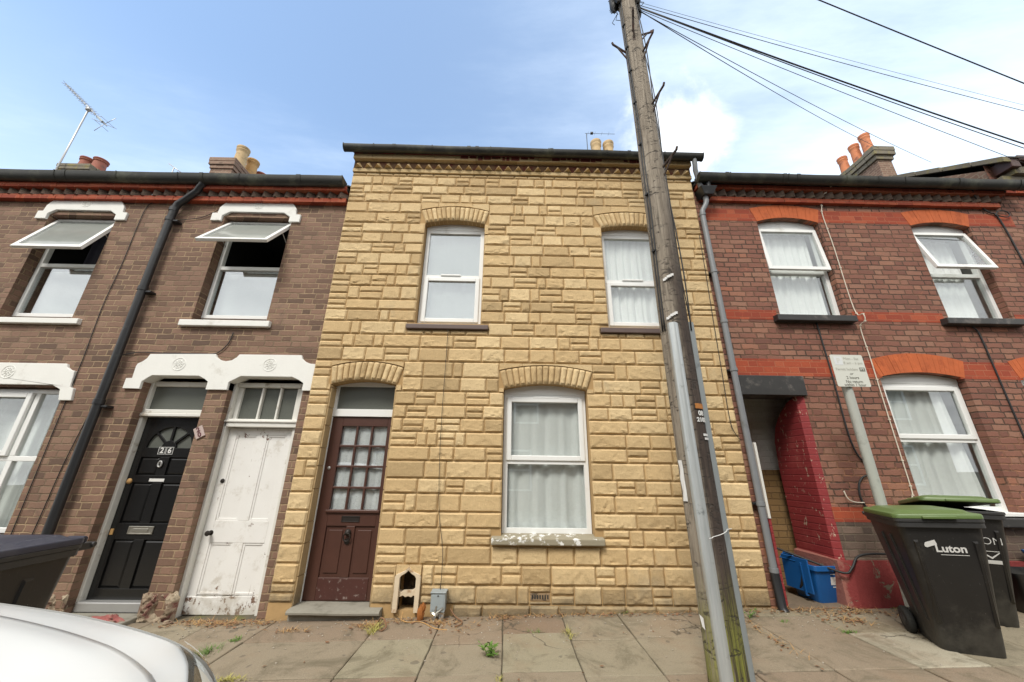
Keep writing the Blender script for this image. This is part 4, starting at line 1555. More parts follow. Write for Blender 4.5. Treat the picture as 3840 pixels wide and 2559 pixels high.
# crumbled foot of the brick pier and the slab in front of the black door
def lump(mb, c, r, seed, sq=(1, 1, 1), n=10):
    sd = Vector((seed * 3.1, seed * 1.7, 0))
    vs, fs = [], []
    for j in range(n + 1):
        th_ = math.pi * j / n
        for i in range(2 * n):
            ph_ = math.pi * i / n
            d = Vector((math.sin(th_) * math.cos(ph_), math.sin(th_) * math.sin(ph_), math.cos(th_)))
            rr = r * (1 + .42 * noise.fractal(d * 2.3 + sd, .8, 2.1, 4))
            vs.append((c[0] + d.x * rr * sq[0], c[1] + d.y * rr * sq[1], c[2] + d.z * rr * sq[2]))
    for j in range(n):
        for i in range(2 * n):
            i2 = (i + 1) % (2 * n)
            fs.append((j * 2 * n + i, (j + 1) * 2 * n + i, (j + 1) * 2 * n + i2, j * 2 * n + i2))
    mb.add(vs, fs)


def crumble_mat():
    t = NT('crumbling_render')
    n1 = t.noise(7, 7, .75, None, .6)
    c = t.ramp(n1, [(.30, (.035, .022, .018)), (.40, (.13, .04, .032)), (.47, (.26, .19, .13)), (.62, (.42, .35, .25)), (.8, (.50, .43, .33))])
    c = t.mix(t.math('MULTIPLY', t.sstep(t.noise(40, 5, .7), .5, .7), .5), c, (.20, .15, .11))
    t.bump(t.math('ADD', t.noise(22, 7, .75), n1), 1.0, .02)
    return t.fin(c, .95)


M['render'] = crumble_mat()


def crumble(xa, xb, zt, seed, yf=.045, hole=None):
    """broken render clinging to the foot of a pier, ragged along the top, with a blown cavity"""
    sd = Vector((seed * 7.3, seed * 2.9, 0))
    mb = MB()

    def fn(u, v):
        x = xa + (xb - xa) * u
        top = zt + .05 * noise.fractal(Vector((x * 14, seed, 0)), .8, 2, 3)
        z = -.18 + (top + .18) * v
        h = noise.fractal(Vector((x * 11, z * 11, 0)) + sd, .7, 2.2, 5)
        e = min(u * 5, (1 - u) * 5, (1 - v) * 4, 1)
        out = (.05 + .045 * h) * e
        if hole:
            d = math.hypot((x - hole[0]) * 1.25, z - hole[1])
            out -= .13 * max(0, 1 - (d / (hole[2] * (1 + .5 * h))) ** 2)
        return (x, yf - out + .01 * (1 - e), z)
    mb.grid(fn, 44, 44)
    mb.build('crumbled_footing', M['render'], HL, 'auto')


crumble(-3.64, -3.26, .14, 3, hole=(-3.42, .02, .10))
crumble(-4.56, -4.37, .12, 8, hole=(-4.43, .03, .07))
mb = MB()
mb.box(-4.5, -3.6, -.16, .13, -.22, -.052)
mb.build('doorstep', M['concrete'], HL, bevel=.012)

# the next house up the row, seen only by its chimney pots and aerial
HN = thing('brick_house', 'neighbouring brick house at far left, showing only dull red chimney pots above the roofline', 'house', (-11, .05, gz(-11)))
mb = MB()
mb.wall(rect(-13.8, -8.61, -.7, 5.15), [rect(-10.0, -9.1, 3.1, 4.6), rect(-12.6, -11.7, 3.1, 4.6), rect(-12.4, -11.1, .6, 2.2), rect(-9.9, -9.1, -.5, 2.2)], Y, .18)
mb.build('wall', M['brick_brown'], HN)
shell(HN, -13.8, -8.61, Y, 8.2, -.7, 5.15, 4.05, 8.0, M['brick_brown'], 'side_wall')
roof(HN, -13.8, -8.63, -.06, 5.27, 4.05, 8.1, 8.3)
for (a, b, c, e) in ((-10.0, -9.1, 3.1, 4.6), (-12.6, -11.7, 3.1, 4.6), (-12.4, -11.1, .6, 2.2)):
    upvc_window(HN, a, b, c, e, .15, transom=(c + e) / 2, glassmat=M['glass_sky'])
mb = MB()
mb.box(-9.9, -9.1, .2, .25, -.5, 2.2)
mb.build('door', M['brown_door'], HN, bevel=.004)
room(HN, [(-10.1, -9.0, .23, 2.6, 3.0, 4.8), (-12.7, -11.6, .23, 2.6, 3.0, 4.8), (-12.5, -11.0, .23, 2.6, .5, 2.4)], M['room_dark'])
chimney(HN, -12.95, -12.1, 4.15, 5.0, 7.2, 9.55, [(-12.74, 4.5, 9.5, 10.07, .165, 'terracotta_dull'), (-12.34, 4.5, 9.5, 10.05, .165, 'terracotta_dull')])


# ================================================================== RIGHT PLUM BRICK HOUSE
HR = thing('brick_house', 'plum brick terraced house with orange arches, red bands and a red-painted passage', 'house', (5.1, .05, gz(5)))
Y = .05
pas_o = rect(2.872, 3.640, -.35, 2.29)
u1_o = arch_hole(3.605, 4.51, 3.335, 4.835, 4.912)
u2_o = arch_hole(5.87, 6.75, 3.33, 4.82, 4.887)
l1_o = arch_hole(4.67, 5.75, .93, 2.525, 2.592)
d1_o = arch_hole(6.46, 7.32, -.3, 2.53, 2.60)
mb = MB()
mb.wall(rect(2.715, 7.46, -.5, 5.42), [pas_o, u1_o, u2_o, l1_o, d1_o], Y, .16)
mb.build('wall', M['brick_plum'], HR)
shell(HR, 2.715, 7.46, Y, 8.2, -.5, 5.45, 4.05, 8.3, M['brick_plum'], 'side_wall')
for z0, z1, spans in ((4.842, 5.052, ((2.84, 3.60), (4.51, 5.92), (6.74, 7.455))), (3.278, 3.415, ((2.88, 3.56), (4.58, 5.80), (6.78, 7.455))),
                      (2.515, 2.737, ((2.88, 4.70), (5.70, 6.50), (7.3, 7.455))), (.87, 1.02, ((3.635, 4.66), (5.92, 6.455)))):
    mb = MB()
    for a, b in spans:
        mb.box(a, b, Y - .003, Y + .02, z0, z1)
    split_loose(mb.build('brick_band', M['brick_red'], HR))
mb = MB()
mb.box(3.64, 6.455, Y - .002, Y + .02, .50, .868)
mb.build('brick_band', M['brick_dark'], HR)
for a in ((3.537, 4.572, 5.062, 5.133, 3.605, 4.51, 4.835, 4.912), (5.80, 6.815, 5.045, 5.114, 5.87, 6.75, 4.82, 4.887),
          (4.603, 5.815, 2.745, 2.842, 4.67, 5.75, 2.525, 2.592), (6.395, 7.385, 2.752, 2.842, 6.46, 7.32, 2.53, 2.60)):
    voussoir_arch(HR, *a, 16 if a[1] - a[0] < 1.1 else 19, Y - .006, Y + .15, M['red_arch'], gap=.003)
band(HR, 2.80, 7.30, Y - .055, Y + .1, 5.155, 5.232, M['brick_red'], -.003)
dogtooth(HR, 2.80, 7.37, Y - .02, 5.236, 5.345, .1475, M['brick_dark'], -.002)
mb = MB()
mb.box(2.80, 7.37, Y - .018, Y + .1, 5.234, 5.35)
mb.build('cornice_back', M['brick_dark'], HR)
band(HR, 2.76, 7.40, Y - .10, Y + .1, 5.345, 5.415, M['brick_red'], -.002)
mb = MB()
mb.box(2.74, 7.45, Y - .09, Y + .1, 5.40, 5.43)
mb.build('fascia', M['sill_dark'], HR)
half_round_gutter(HR, 2.745, 7.60, -.125, 5.49, .078, -.003, vr=.11, joints=(3.15, 4.0, 4.2, 5.4, 6.6))
roof(HR, 2.74, 7.5, -.06, 5.44, 4.05, 8.35, 8.3)
w = upvc_window(HR, 3.61, 4.505, 3.345, 4.775, .14, transom=4.05, head=4.835, head_c=4.908, open_top=R(5))
sill(w, 3.50, 4.545, Y - .09, .14, 3.24, 3.336, M['sill_dark'])
w = upvc_window(HR, 5.875, 6.745, 3.34, 4.765, .14, transom=4.05, head=4.82, head_c=4.883, open_top=R(14))
sill(w, 5.735, 6.79, Y - .09, .14, 3.235, 3.332, M['sill_dark'])
w = upvc_window(HR, 4.675, 5.745, .985, 2.465, .14, transom=1.772, head=2.525, head_c=2.588, upper_sash=True)
mb = MB()
mb.box(4.66, 5.80, Y - .04, .15, .945, .985)
mb.build('sill', M['white'], w, bevel=.006)
mb = MB()
mb.box(4.50, 5.92, Y - .08, .12, .84, .935)
mb.build('sill', M['sill_dark'], w, bevel=.012)
D = MB()
D.box(6.52, 7.26, .2, .245, .17, 2.10)
for xa, xb in ((6.62, 6.86), (6.92, 7.16)):
    for za, zb in ((.35, .95), (1.1, 1.95)):
        frame_boxes(D, xa, xb, za, zb, .19, .2, .03)
dr = D.build('door', M['brown_door'], HR, bevel=.004)
mb = MB()
mb.box(6.46, 6.52, .15, .26, .1, 2.52)
mb.box(7.26, 7.32, .15, .26, .1, 2.52)
mb.box(6.52, 7.26, .15, .26, 2.10, 2.17)
mb.prism([(6.462, 2.47), (7.318, 2.47)] + arc(6.462, 7.318, 2.53, 2.597, 8), .155, .25)
fr = mb.build('door_frame', M['white'], HR, bevel=.006)
pane(fr, 6.52, 7.26, 2.17, 2.47, .2, M['frosted'], 'fanlight_pane')
kn = MB()
kn.lathe([(.02, 0), (.02, -.03), (.03, -.04), (.02, -.06), (.005, -.062)], (6.58, .2, 1.1), 12, 'y')
kn.build('handle', M['chrome'], dr, 'auto')
mb = MB()
mb.box(6.44, 7.34, -.16, .2, .05, .165)
mb.build('doorstep', M['concrete'], HR, bevel=.012)
room(HR, [(3.5, 4.6, .205, 2.6, 3.2, 5.0), (5.8, 6.85, .205, 2.6, 3.2, 5.0), (4.6, 5.85, .205, 2.6, .85, 2.7)])

# the covered passage on its left end
mb = MB()
mb.box(2.868, 3.675, Y - .03, .30, 2.268, 2.512)
mb.build('passage_lintel', M['sill_dark'], HR, bevel=.005)
prof = [(.105, -.3), (.66, -.3), (.655, .9), (.66, 1.46), (.64, 1.76), (.57, 1.944), (.45, 2.088), (.27, 2.218), (.125, 2.268), (.105, 2.268)]
n = len(prof)
mb = MB()
vs = [(3.577, p[0], p[1]) for p in prof] + [(3.9, p[0], p[1]) for p in prof]
fs = [tuple(range(n))[::-1]] + [(i, (i + 1) % n, (i + 1) % n + n, i + n) for i in range(n)]
mb.add(vs, fs)
# splayed outer corner
mb.add([(3.577, .105, .45), (3.577, .105, 2.268), (3.639, Y - .002, 2.268), (3.639, Y - .002, .45)], [(0, 3, 2, 1)])
mb.build('passage_jamb', M['red_jamb'], HR)
mb = MB()
mb.add([(3.50, .66, -.3), (3.50, .0, -.3), (3.60, -.055, -.3), (6.455, -.055, -.3), (6.455, .12, -.3), (3.60, .66, -.3),
        (3.535, .66, .50), (3.535, .03, .50), (3.625, -.03, .515), (6.455, -.03, .515), (6.455, .12, .52), (3.60, .66, .52)],
       [(0, 1, 7, 6), (1, 2, 8, 7), (2, 3, 9, 8), (3, 4, 10, 9), (6, 7, 8, 9, 10, 11)])


def plinth_paint():
    t = NT('patchy_red_plinth_paint')
    c = t.mix(t.noise(4, 5, .6), (.17, .022, .022), (.24, .038, .034))
    p1 = t.sstep(t.noise(4.2, 8, .72, None, .4), .575, .60)
    c = t.mix(p1, c, (.20, .17, .115))
    x, y, z = t.xyz(t.pos())
    edge = t.sstep(t.math('ADD', t.math('ADD', t.math('SUBTRACT', x, 3.52), t.math('MULTIPLY', y, -.2)), t.math('MULTIPLY', t.math('SUBTRACT', t.noise(11, 5, .7), .5), .28)), .06, .0)
    c = t.mix(t.math('MULTIPLY', edge, .45), c, (.36, .20, .15))
    c = t.mix(t.math('MULTIPLY', t.sstep(t.noise(2, 4, .6), .5, .7), .5), c, (.30, .085, .075))
    t.bump(t.math('ADD', t.math('MULTIPLY', p1, -.6), t.noise(25, 5, .7)), .6, .012)
    return t.fin(c, .85)


mb.build('plinth', plinth_paint(), HR)
mb = MB()
mb.add([(2.7, .80, 1.415), (4.8, .80, 1.415), (4.8, .80, 2.6), (2.7, .80, 2.6)], [(0, 1, 2, 3)])
mb.build('passage_wall', M['passage_white'], HR)
mb = MB()
mb.add([(2.7, .80, -.3), (4.8, .80, -.3), (4.8, .80, 1.415), (2.7, .80, 1.415)], [(0, 1, 2, 3)])
mb.add([(2.868, .21, -.3), (2.868, 1.15, -.3), (2.868, 1.15, 2.6), (2.868, .21, 2.6)], [(3, 2, 1, 0)])
mb.build('passage_wall', M['passage_tan'], HR)
mb = MB()
mb.box(2.7, 4.8, .31, .80, 2.46, 2.5)
mb.build('passage_ceiling', M['white_masonry'], HR)
mb = MB()
mb.box(2.874, 2.902, .0, .2, .90, 1.70)
mb.build('passage_post', M['white_wood'], HR, bevel=.004)
mb = MB()
mb.box(2.876, 2.905, .01, .2, .08, .90)
mb.build('passage_post', M['red_jamb'], HR, bevel=.004)
dp = MB()
dp.tube([(2.93, -.125, 5.42), (2.93, -.12, 5.40), (2.90, -.10, 5.38), (2.90, -.09, 5.27)], .034, 12)
dp.build('downpipe', M['pipe_black'], HR, 'auto')

# ================================================================== FAR RIGHT HOUSE (taller eaves)
HF = thing('brick_house', 'taller brick house at the right edge, its mossy chimney carrying three orange pots', 'house', (10, .05, gz(10)))
mb = MB()
mb.wall(rect(7.462, 12.6, -.4, 6.0), [rect(8.3, 9.2, 3.4, 4.8), rect(10.6, 11.5, 3.4, 4.8), rect(10.3, 11.6, 1.0, 2.5), rect(8.3, 9.15, -.2, 2.5)], Y + .01, .16)
mb.build('wall', M['brick_plum'], HF)
shell(HF, 7.462, 12.6, Y + .01, 8.2, -.4, 5.9, 4.05, 8.75, M['brick_stack'], 'side_wall')
band(HF, 7.47, 12.6, Y - .05, Y + .1, 5.42, 5.475, M['brick_red'])
dogtooth(HF, 7.56, 12.6, Y - .02, 5.478, 5.58, .1475, M['brick_dark'])
mb = MB()
mb.box(7.50, 12.6, Y - .10, Y + .1, 5.60, 5.70)
mb.box(7.64, 12.6, Y - .16, Y + .1, 5.70, 5.83)
mb.build('fascia', M['mossy'], HF, bevel=.008)
mb = MB()
mb.box(7.56, 7.70, Y - .21, Y + .1, 5.78, 5.96)
mb.box(7.70, 12.6, Y - .22, Y + .1, 5.90, 5.99)
mb.build('eaves_board', M['brown_door'], HF, bevel=.006)
roof(HF, 7.54, 12.7, -.18, 5.93, 4.05, 8.84, 8.3)
mb = MB()
k0, k1 = Vector((7.50, -.17, 5.93)), Vector((7.50, 4.05, 8.86))
for i in range(12):
    a_, b_ = k0.lerp(k1, i / 12), k0.lerp(k1, (i + 1) / 12 - .006)
    j_ = random.uniform(-.01, .01)
    mb.add([(7.455 + j_, a_.y, a_.z - .07), (7.56, a_.y, a_.z - .07), (7.56, b_.y, b_.z - .07), (7.455 + j_, b_.y, b_.z - .07),
            (7.455 + j_, a_.y, a_.z + .02), (7.56, a_.y, a_.z + .02), (7.56, b_.y, b_.z + .01), (7.455 + j_, b_.y, b_.z + .01)],
           [(0, 3, 2, 1), (4, 5, 6, 7), (0, 1, 5, 4), (1, 2, 6, 5), (2, 3, 7, 6), (3, 0, 4, 7)])
mb.build('verge', M['mossy'], HF)
for (a, b, c, e) in ((8.3, 9.2, 3.4, 4.8), (10.6, 11.5, 3.4, 4.8), (10.3, 11.6, 1.0, 2.5)):
    upvc_window(HF, a, b, c, e, .15, transom=(c + e) / 2, glassmat=M['glass_sky'])
mb = MB()
mb.box(8.3, 9.15, .2, .25, -.2, 2.5)
mb.build('door', M['black_door'], HF, bevel=.004)
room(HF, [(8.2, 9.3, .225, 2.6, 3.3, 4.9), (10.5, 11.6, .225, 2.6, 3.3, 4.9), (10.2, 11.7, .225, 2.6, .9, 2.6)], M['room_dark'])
chimney(HF, 11.0, 11.43, 4.06, 5.42, 7.6, 10.74, [(11.18, 4.30, 10.7, 11.56, .135, 'terracotta'), (11.19, 4.68, 10.7, 11.54, .135, 'terracotta'), (11.20, 5.14, 10.7, 11.50, .135, 'terracotta')], cap=.42, over=.12)

# ================================================================== CURTAINS
curtain('flat grey net behind the first-floor window above the brown door', -1.15, -.39, 3.17, 4.58, .185, M['net_dull'], 4, .006, seed=1)
curtain('gathered white net behind the first-floor window beside the wooden pole', 1.33, 2.11, 3.15, 4.56, .195, M['net'], 8, .022, seed=2)
curtain('long white net curtain behind the ground-floor window of the stone house', 0.0, .93, .74, 2.22, .188, M['net'], 6, .02, seed=3)
curtain('white lace panel behind the small panes of the brown door', -1.97, -1.405, .90, 1.86, .196, M['lace'], 5, .008, seed=4)
curtain('white net behind the first-floor window above the passage', 3.64, 4.42, 3.37, 4.74, .24, M['net'], 8, .02, seed=5)
curtain('drooping white net behind the half-open upstairs window at the right', 5.90, 6.52, 3.36, 4.10, .235, M['net'], 7, .02, sag=.03, seed=6)
curtain('white net behind the upper sash of the half-open right window', 5.90, 6.70, 4.12, 4.72, .30, M['net'], 7, .02, seed=61)
curtain('gathered white net behind the ground-floor window by the green-lidded bins', 4.70, 5.58, 1.02, 2.43, .232, M['net'], 7, .025, gather=.6, seed=7)
curtain('pale half-drawn curtain behind the ground-floor window left of the downpipe', -6.7, -5.3, .68, 2.19, .30, M['net_flat'], 9, .03, seed=8)
o = curtain('dark patterned curtain inside the left tilted-open upstairs window', -6.12, -5.52, 3.2, 4.66, .36, M['curtain_dark'], 5, .045, seed=9)
o.name = 'dark_curtain'
curtain('plain pale blind low behind the left tilted-open window, brightened as reflected sky', -6.47, -5.6, 3.2, 3.93, .31, M['net_flat'], 3, .004, seed=10)  # both low blinds are brightened to stand in for sky reflections
curtain('plain pale blind low behind the tilted-open window above the white door, brightened as reflected sky', -4.03, -3.13, 3.22, 3.94, .31, M['net_flat'], 3, .004, seed=11)


# ================================================================== GROUND
mb = MB()
mb.add([(-160, -160, gz(-160) - .35), (160, -160, gz(160) - .35), (160, 160, gz(160) - .35), (-160, 160, gz(-160) - .35)], [(0, 1, 2, 3)])
tag(mb.build('ground', M['earth']), kind='structure')
mb = MB()
mb.add([(-60, -8.2, gz(-60) - .125), (60, -8.2, gz(60) - .125), (60, -2.66, gz(60) - .125), (-60, -2.66, gz(-60) - .125)], [(0, 1, 2, 3)])
tag(mb.build('road', M['asphalt']), kind='structure')
mb = MB()
for y0, y1 in ((-2.70, -2.56), (-8.3, -8.16)):
    x = -30.0
    while x < 30:
        mb.add([(x + .004, y0, gz(x) - .3), (x + .91, y0, gz(x + .91) - .3), (x + .91, y1, gz(x + .91) - .3), (x + .004, y1, gz(x) - .3),
                (x + .004, y0, gz(x) - .005), (x + .91, y0, gz(x + .91) - .005), (x + .91, y1, gz(x + .91) + .002), (x + .004, y1, gz(x) + .002)],
               [(0, 3, 2, 1), (4, 5, 6, 7), (0, 1, 5, 4), (1, 2, 6, 5), (2, 3, 7, 6), (3, 0, 4, 7)])
        x += .915
tag(mb.build('kerb', M['concrete'], bevel=.015), kind='structure')
mb = MB()
mb.add([(-60, -2.6, gz(-60) - .014), (60, -2.6, gz(60) - .014), (60, 1.2, gz(60) - .014), (-60, 1.2, gz(-60) - .014)], [(0, 1, 2, 3)])
mb.add([(-60, -10.6, gz(-60) - .01), (60, -10.6, gz(60) - .01), (60, -8.2, gz(60) - .01), (-60, -8.2, gz(-60) - .01)], [(0, 1, 2, 3)])
tag(mb.build('pavement_bed', M['joint_dirt']), kind='structure')

mb = MB()
rp = random.Random(5)


def slab(x0, x1, y0, y1, tint):
    g = .0042
    x0 += g; x1 -= g; y0 += g; y1 -= g
    mb.tint = tint
    t = [rp.uniform(-.004, .004) for _ in range(4)]
    n = 6
    c = [(x0, y0, t[0]), (x1, y0, t[1]), (x1, y1, t[2]), (x0, y1, t[3])]
    rim = []
    for k in range(4):           # chipped, slightly ragged edges
        a, b = c[k], c[(k + 1) % 4]
        for i in range(n):
            f = i / n
            jx, jy = rp.uniform(-.003, .003), rp.uniform(-.003, .003)
            x, y = a[0] + (b[0] - a[0]) * f + jx, a[1] + (b[1] - a[1]) * f + jy
            rim.append((x, y, gz(x) + a[2] + (b[2] - a[2]) * f))
    m = len(rim)
    cx, cy = (x0 + x1) / 2, (y0 + y1) / 2
    inn = [(p[0] + (cx - p[0]) * .02, p[1] + (cy - p[1]) * .02, p[2]) for p in rim]
    low = [(p[0], p[1], p[2] - .006) for p in rim]
    dn = [(p[0], p[1], p[2] - .04) for p in rim]
    mb.add(inn + low + dn, [tuple(range(m))] + [(m + i, m + (i + 1) % m, (i + 1) % m, i) for i in range(m)] + [(2 * m + i, 2 * m + (i + 1) % m, m + (i + 1) % m, m + i) for i in range(m)])


XS = [-9.4 + .6 * k for k in range(11)] + [-2.80, -2.21, -1.175, -.59, 0.0, .575, 1.13, 1.76, 2.335, 2.96, 3.47] + [4.07 + .6 * k for k in range(10)]
row1 = {-2.80: -.5, -2.21: -.53, -1.175: -.53, -.59: -.655, 0.0: -.46, .575: -.62, 1.13: -.60, 1.76: -.58, 2.335: -.19, 2.96: -.61, 3.47: -.58}
t1 = {-2.21: .22, -1.175: .25, -.59: .28, 0.0: .12, .575: .5, 1.13: .45, 1.76: .42, 2.335: .6, 2.96: .55, 3.47: .5}
t2 = {-2.80: .45, -2.21: .42, -1.175: .68, -.59: .48, 0.0: .66, .575: .55, 1.13: .5, 1.76: .40, 2.335: .33, 2.96: .97, 3.47: .55}
t3 = {-1.175: .18, -.59: .42, 0.0: .38, .575: .5, 1.13: .3, 1.76: .25, 2.335: .3, 2.96: .28}
for i in range(len(XS) - 1):
    a, b = XS[i], XS[i + 1]
    r1 = row1.get(a, -.55)
    r2 = -1.155 if a < 0 else (-1.13 if a < .5 else -1.21)
    slab(a, b, r1, -.012, t1.get(a, rp.uniform(.25, .5)))
    slab(a, b, r2, r1, t2.get(a, rp.uniform(.35, .7)))
    slab(a, b, r2 - .6, r2, t3.get(a, rp.uniform(.25, .5)))
    slab(a, b, -2.555, r2 - .6, rp.uniform(.3, .6))
slab(2.9, 3.56, .0, .55, .15)
slab(2.9, 3.56, .55, 1.14, .1)
mb.t = [x for x in mb.t]
tag(mb.build('pavement', M['paving']), kind='structure')

# ================================================================== PLANTS AND LITTER
M['grass'] = plain('fresh_weed_green', (.095, .19, .025), .6, 0, .35, 30)
M['grass_yellow'] = plain('yellowing_grass', (.36, .33, .09), .7, 0, .3, 30)
M['straw'] = plain('dry_straw', (.44, .26, .10), .85, 0, .35, 25)
M['dead_leaf'] = plain('dead_brown_leaf', (.20, .105, .055), .85, 0, .4, 20)


def blade(mb, p, d, L, w, bend, r):
    side = Vector((-d.y, d.x, 0)).normalized() * w
    pts = []
    for k in range(5):
        t = k / 4
        q = Vector(p) + d * (L * t) + Vector((0, 0, 1)) * (L * bend * (t - t * t * .9))
        pts.append((q, side * (1 - t * .92)))
    vs = []
    for q, s in pts:
        vs += [q - s, q + s]
    mb.add(vs, [(2 * k, 2 * k + 1, 2 * k + 3, 2 * k + 2) for k in range(4)])


def tuft(name, label, cat, x, y, n, L, mat, spread, seed, up=.8, stretch=(1, 1), w=.003, group=None):
    r = random.Random(seed)
    mb = MB()
    for _ in range(n):
        a = r.uniform(0, 6.283)
        px, py = r.gauss(0, spread) * stretch[0], r.gauss(0, spread) * stretch[1]
        el = r.uniform(.2, up)
        d = Vector((math.cos(a), math.sin(a), el)).normalized()
        blade(mb, (x + px, y + py, gz(x + px) - .002), d, L * r.uniform(.4, 1), w * r.uniform(.6, 1.3), r.uniform(-.1, .35), r)
    o = mb.build(name, mat)
    o.data.transform(Matrix.Translation(-Vector((x, y, gz(x)))))
    o.location = (x, y, gz(x))
    return tag(o, label, cat, group)


def leafy(name, label, x, y, n, L, seed):
    r = random.Random(seed)
    mb = MB()
    for s in range(5):
        a = r.uniform(0, 6.28)
        tip = Vector((math.cos(a) * .07, math.sin(a) * .05, r.uniform(.03, .10)))
        base = Vector((x + r.uniform(-.02, .02), y + r.uniform(-.02, .02), gz(x)))
        mb.tube([base, base + tip * .5 + Vector((0, 0, .015)), base + tip], [.003, .0025, .0015], 5)
        for _ in range(n):
            q = base + tip * r.uniform(.2, 1)
            a2 = r.uniform(0, 6.28)
            d = Vector((math.cos(a2), math.sin(a2), r.uniform(-.1, .6))).normalized()
            sd = Vector((-d.y, d.x, r.uniform(-.4, .4))).normalized()
            l = L * r.uniform(.5, 1)
            mb.add([q, q + d * l * .5 + sd * l * .2, q + d * l, q + d * l * .5 - sd * l * .2, q + d * l * .5 + Vector((0, 0, -.002))], [(0, 1, 2, 4), (0, 4, 2, 3)])
    o = mb.build(name, M['grass'])
    o.data.transform(Matrix.Translation(-Vector((x, y, gz(x)))))
    o.location = (x, y, gz(x))
    return tag(o, label, 'weed')


leafy('weed', 'leafy green weed in a paving joint in front of the ground-floor window', -.10, -.88, 14, .055, 3)
leafy('weed', 'low broad-leaved weed in the joint right of the wooden pole', 2.36, -.22, 6, .035, 31)
tuft('grass_tuft', 'bright green grass tuft on the pavement beside the white car', 'weed', -2.37, -.72, 130, .09, M['grass'], .035, 11, stretch=(.8, 2.2))
tuft('grass_tuft', 'small green grass tuft nearer the wall, behind the tuft by the car', 'weed', -2.30, -.48, 60, .06, M['grass'], .022, 12, stretch=(1, 1.4))
tuft('grass_tuft', 'yellowing grass in the paving joint by the right end of the brown doorstep', 'weed', -1.165, -.32, 120, .11, M['grass_yellow'], .03, 13, stretch=(.8, 2.4))
tuft('grass_tuft', 'sparse green blades at the slab edge below the air brick', 'weed', .33, -.455, 24, .06, M['grass'], .03, 14, stretch=(1.6, .4))
tuft('grass_tuft', 'dry yellow tuft between two slabs left of the wooden pole', 'weed', .585, -.52, 60, .08, M['grass_yellow'], .022, 15, stretch=(.8, 2.4))
tuft('grass_tuft', 'small green tuft at the corner of the pale slab near the front bin', 'weed', 2.97, -.60, 70, .055, M['grass'], .022, 16, stretch=(1.8, .7))
tuft('grass_tuft', 'green shoots on the pavement before the grey downpipe', 'weed', 2.62, -.32, 26, .05, M['grass'], .03, 17)
tuft('grass_tuft', 'green shoots against the red plinth behind the front bin', 'weed', 4.02, -.06, 60, .07, M['grass'], .03, 18, stretch=(2.2, .5))
tuft('grass_tuft', 'tiny green sprig in the joint at the bottom centre of the pavement', 'weed', -.02, -1.25, 34, .05, M['grass_yellow'], .012, 19, stretch=(.6, 2))
tuft('grass_tuft', 'green moss-like grass along the bottom joint beside the car headlight', 'weed', -1.9, -1.15, 140, .05, M['grass_yellow'], .03, 20, stretch=(2.0, .5))
tuft('grass_tuft', 'grass blades at the stone foot beside the wooden pole', 'weed', 1.22, -.03, 50, .07, M['grass'], .03, 21, stretch=(1.6, .5))

r = random.Random(77)
mb = MB()
spots = [(-2.95, -.06, .22, .06, 150), (-2.62, -.10, .16, .06, 150), (-2.3, -.10, .12, .05, 60), (-1.9, -.31, .14, .03, 60), (-1.25, -.22, .14, .06, 120), (-.95, -.12, .18, .05, 70),
         (-.62, -.2, .12, .07, 90), (-.4, -.3, .18, .12, 60), (.0, -.10, .15, .06, 70), (.25, -.06, .25, .04, 60), (.9, -.06, .45, .04, 110), (1.7, -.06, .5, .05, 80),
         (2.5, -.04, .2, .07, 70), (2.95, -.05, .3, .08, 120), (3.15, -.25, .2, .15, 90), (3.45, -.12, .2, .07, 150), (3.25, -.35, .1, .06, 70), (2.25, -.55, .05, .35, 90), (3.9, -.2, .3, .1, 80)]
for sx, sy, wx, wy, n in spots:
    for _ in range(n):
        x, y = sx + r.gauss(0, wx * .6), min(-.02, sy + r.gauss(0, wy * .7))
        a = r.uniform(0, 6.283)
        d = Vector((math.cos(a), math.sin(a) * .6, r.uniform(.0, .35))).normalized()
        blade(mb, (x, y, gz(x) + .004), d, r.uniform(.03, .11), r.uniform(.0012, .0028), r.uniform(-.05, .3), r)
straw = tag(mb.build('dry_litter', M['straw']), 'dry straw and stalks along the foot of the walls', 'litter', kind='stuff')
mb = MB()
for sx, sy, wx, wy, n in spots + [(-1.7, -.8, .8, .4, 20), (1, -.8, 1.2, .4, 30)]:
    for _ in range(n // 3):
        x, y = sx + r.gauss(0, wx * .7), min(-.02, sy + r.gauss(0, wy))
        a, l, tz = r.uniform(0, 6.28), r.uniform(.008, .026), r.uniform(-.01, .014)
        d, s = Vector((math.cos(a), math.sin(a), 0)) * l, Vector((-math.sin(a), math.cos(a), 0)) * l * .5
        c = Vector((x, y, gz(x) + .008))
        mb.add([c - d, c + s + Vector((0, 0, tz)), c + d, c - s + Vector((0, 0, abs(tz) * .5))], [(0, 1, 2), (0, 2, 3)])
tag(mb.build('dead_leaves', M['dead_leaf']), 'crumpled dead leaves scattered at the wall foot', 'litter', kind='stuff')
r = random.Random(9)
mb = MB()
for _ in range(420):
    x, y = r.uniform(-3.2, 3.6), -abs(r.gauss(0, .45)) - .02
    lump(mb, (x, y, gz(x) + .003), r.uniform(.002, .008), r.uniform(0, 99), (1, 1, .7), 4)
M['grit'] = plain('pale_grit', (.36, .32, .26), .9, 0, .35, 40)
tag(mb.build('grit', M['grit'], None, True), 'grit and crumbs of mortar on the pavement', 'grit', kind='stuff')
mb = MB()
lump(mb, (-3.78, -.12, gz(-3.78) + .03), .11, 21, (1.3, .8, .6), 12)
M['red_lump'] = plain('dull_red_rubble', (.27, .085, .075), .9, 0, .3, 14, (.22, .17, .13), 9, .5, 50, (.5, .6))
o = mb.build('brick_lump', M['red_lump'], None, 'auto')
o.data.transform(Matrix.Translation(-Vector((-3.78, -.12, gz(-3.78)))))
o.location = (-3.78, -.12, gz(-3.78))
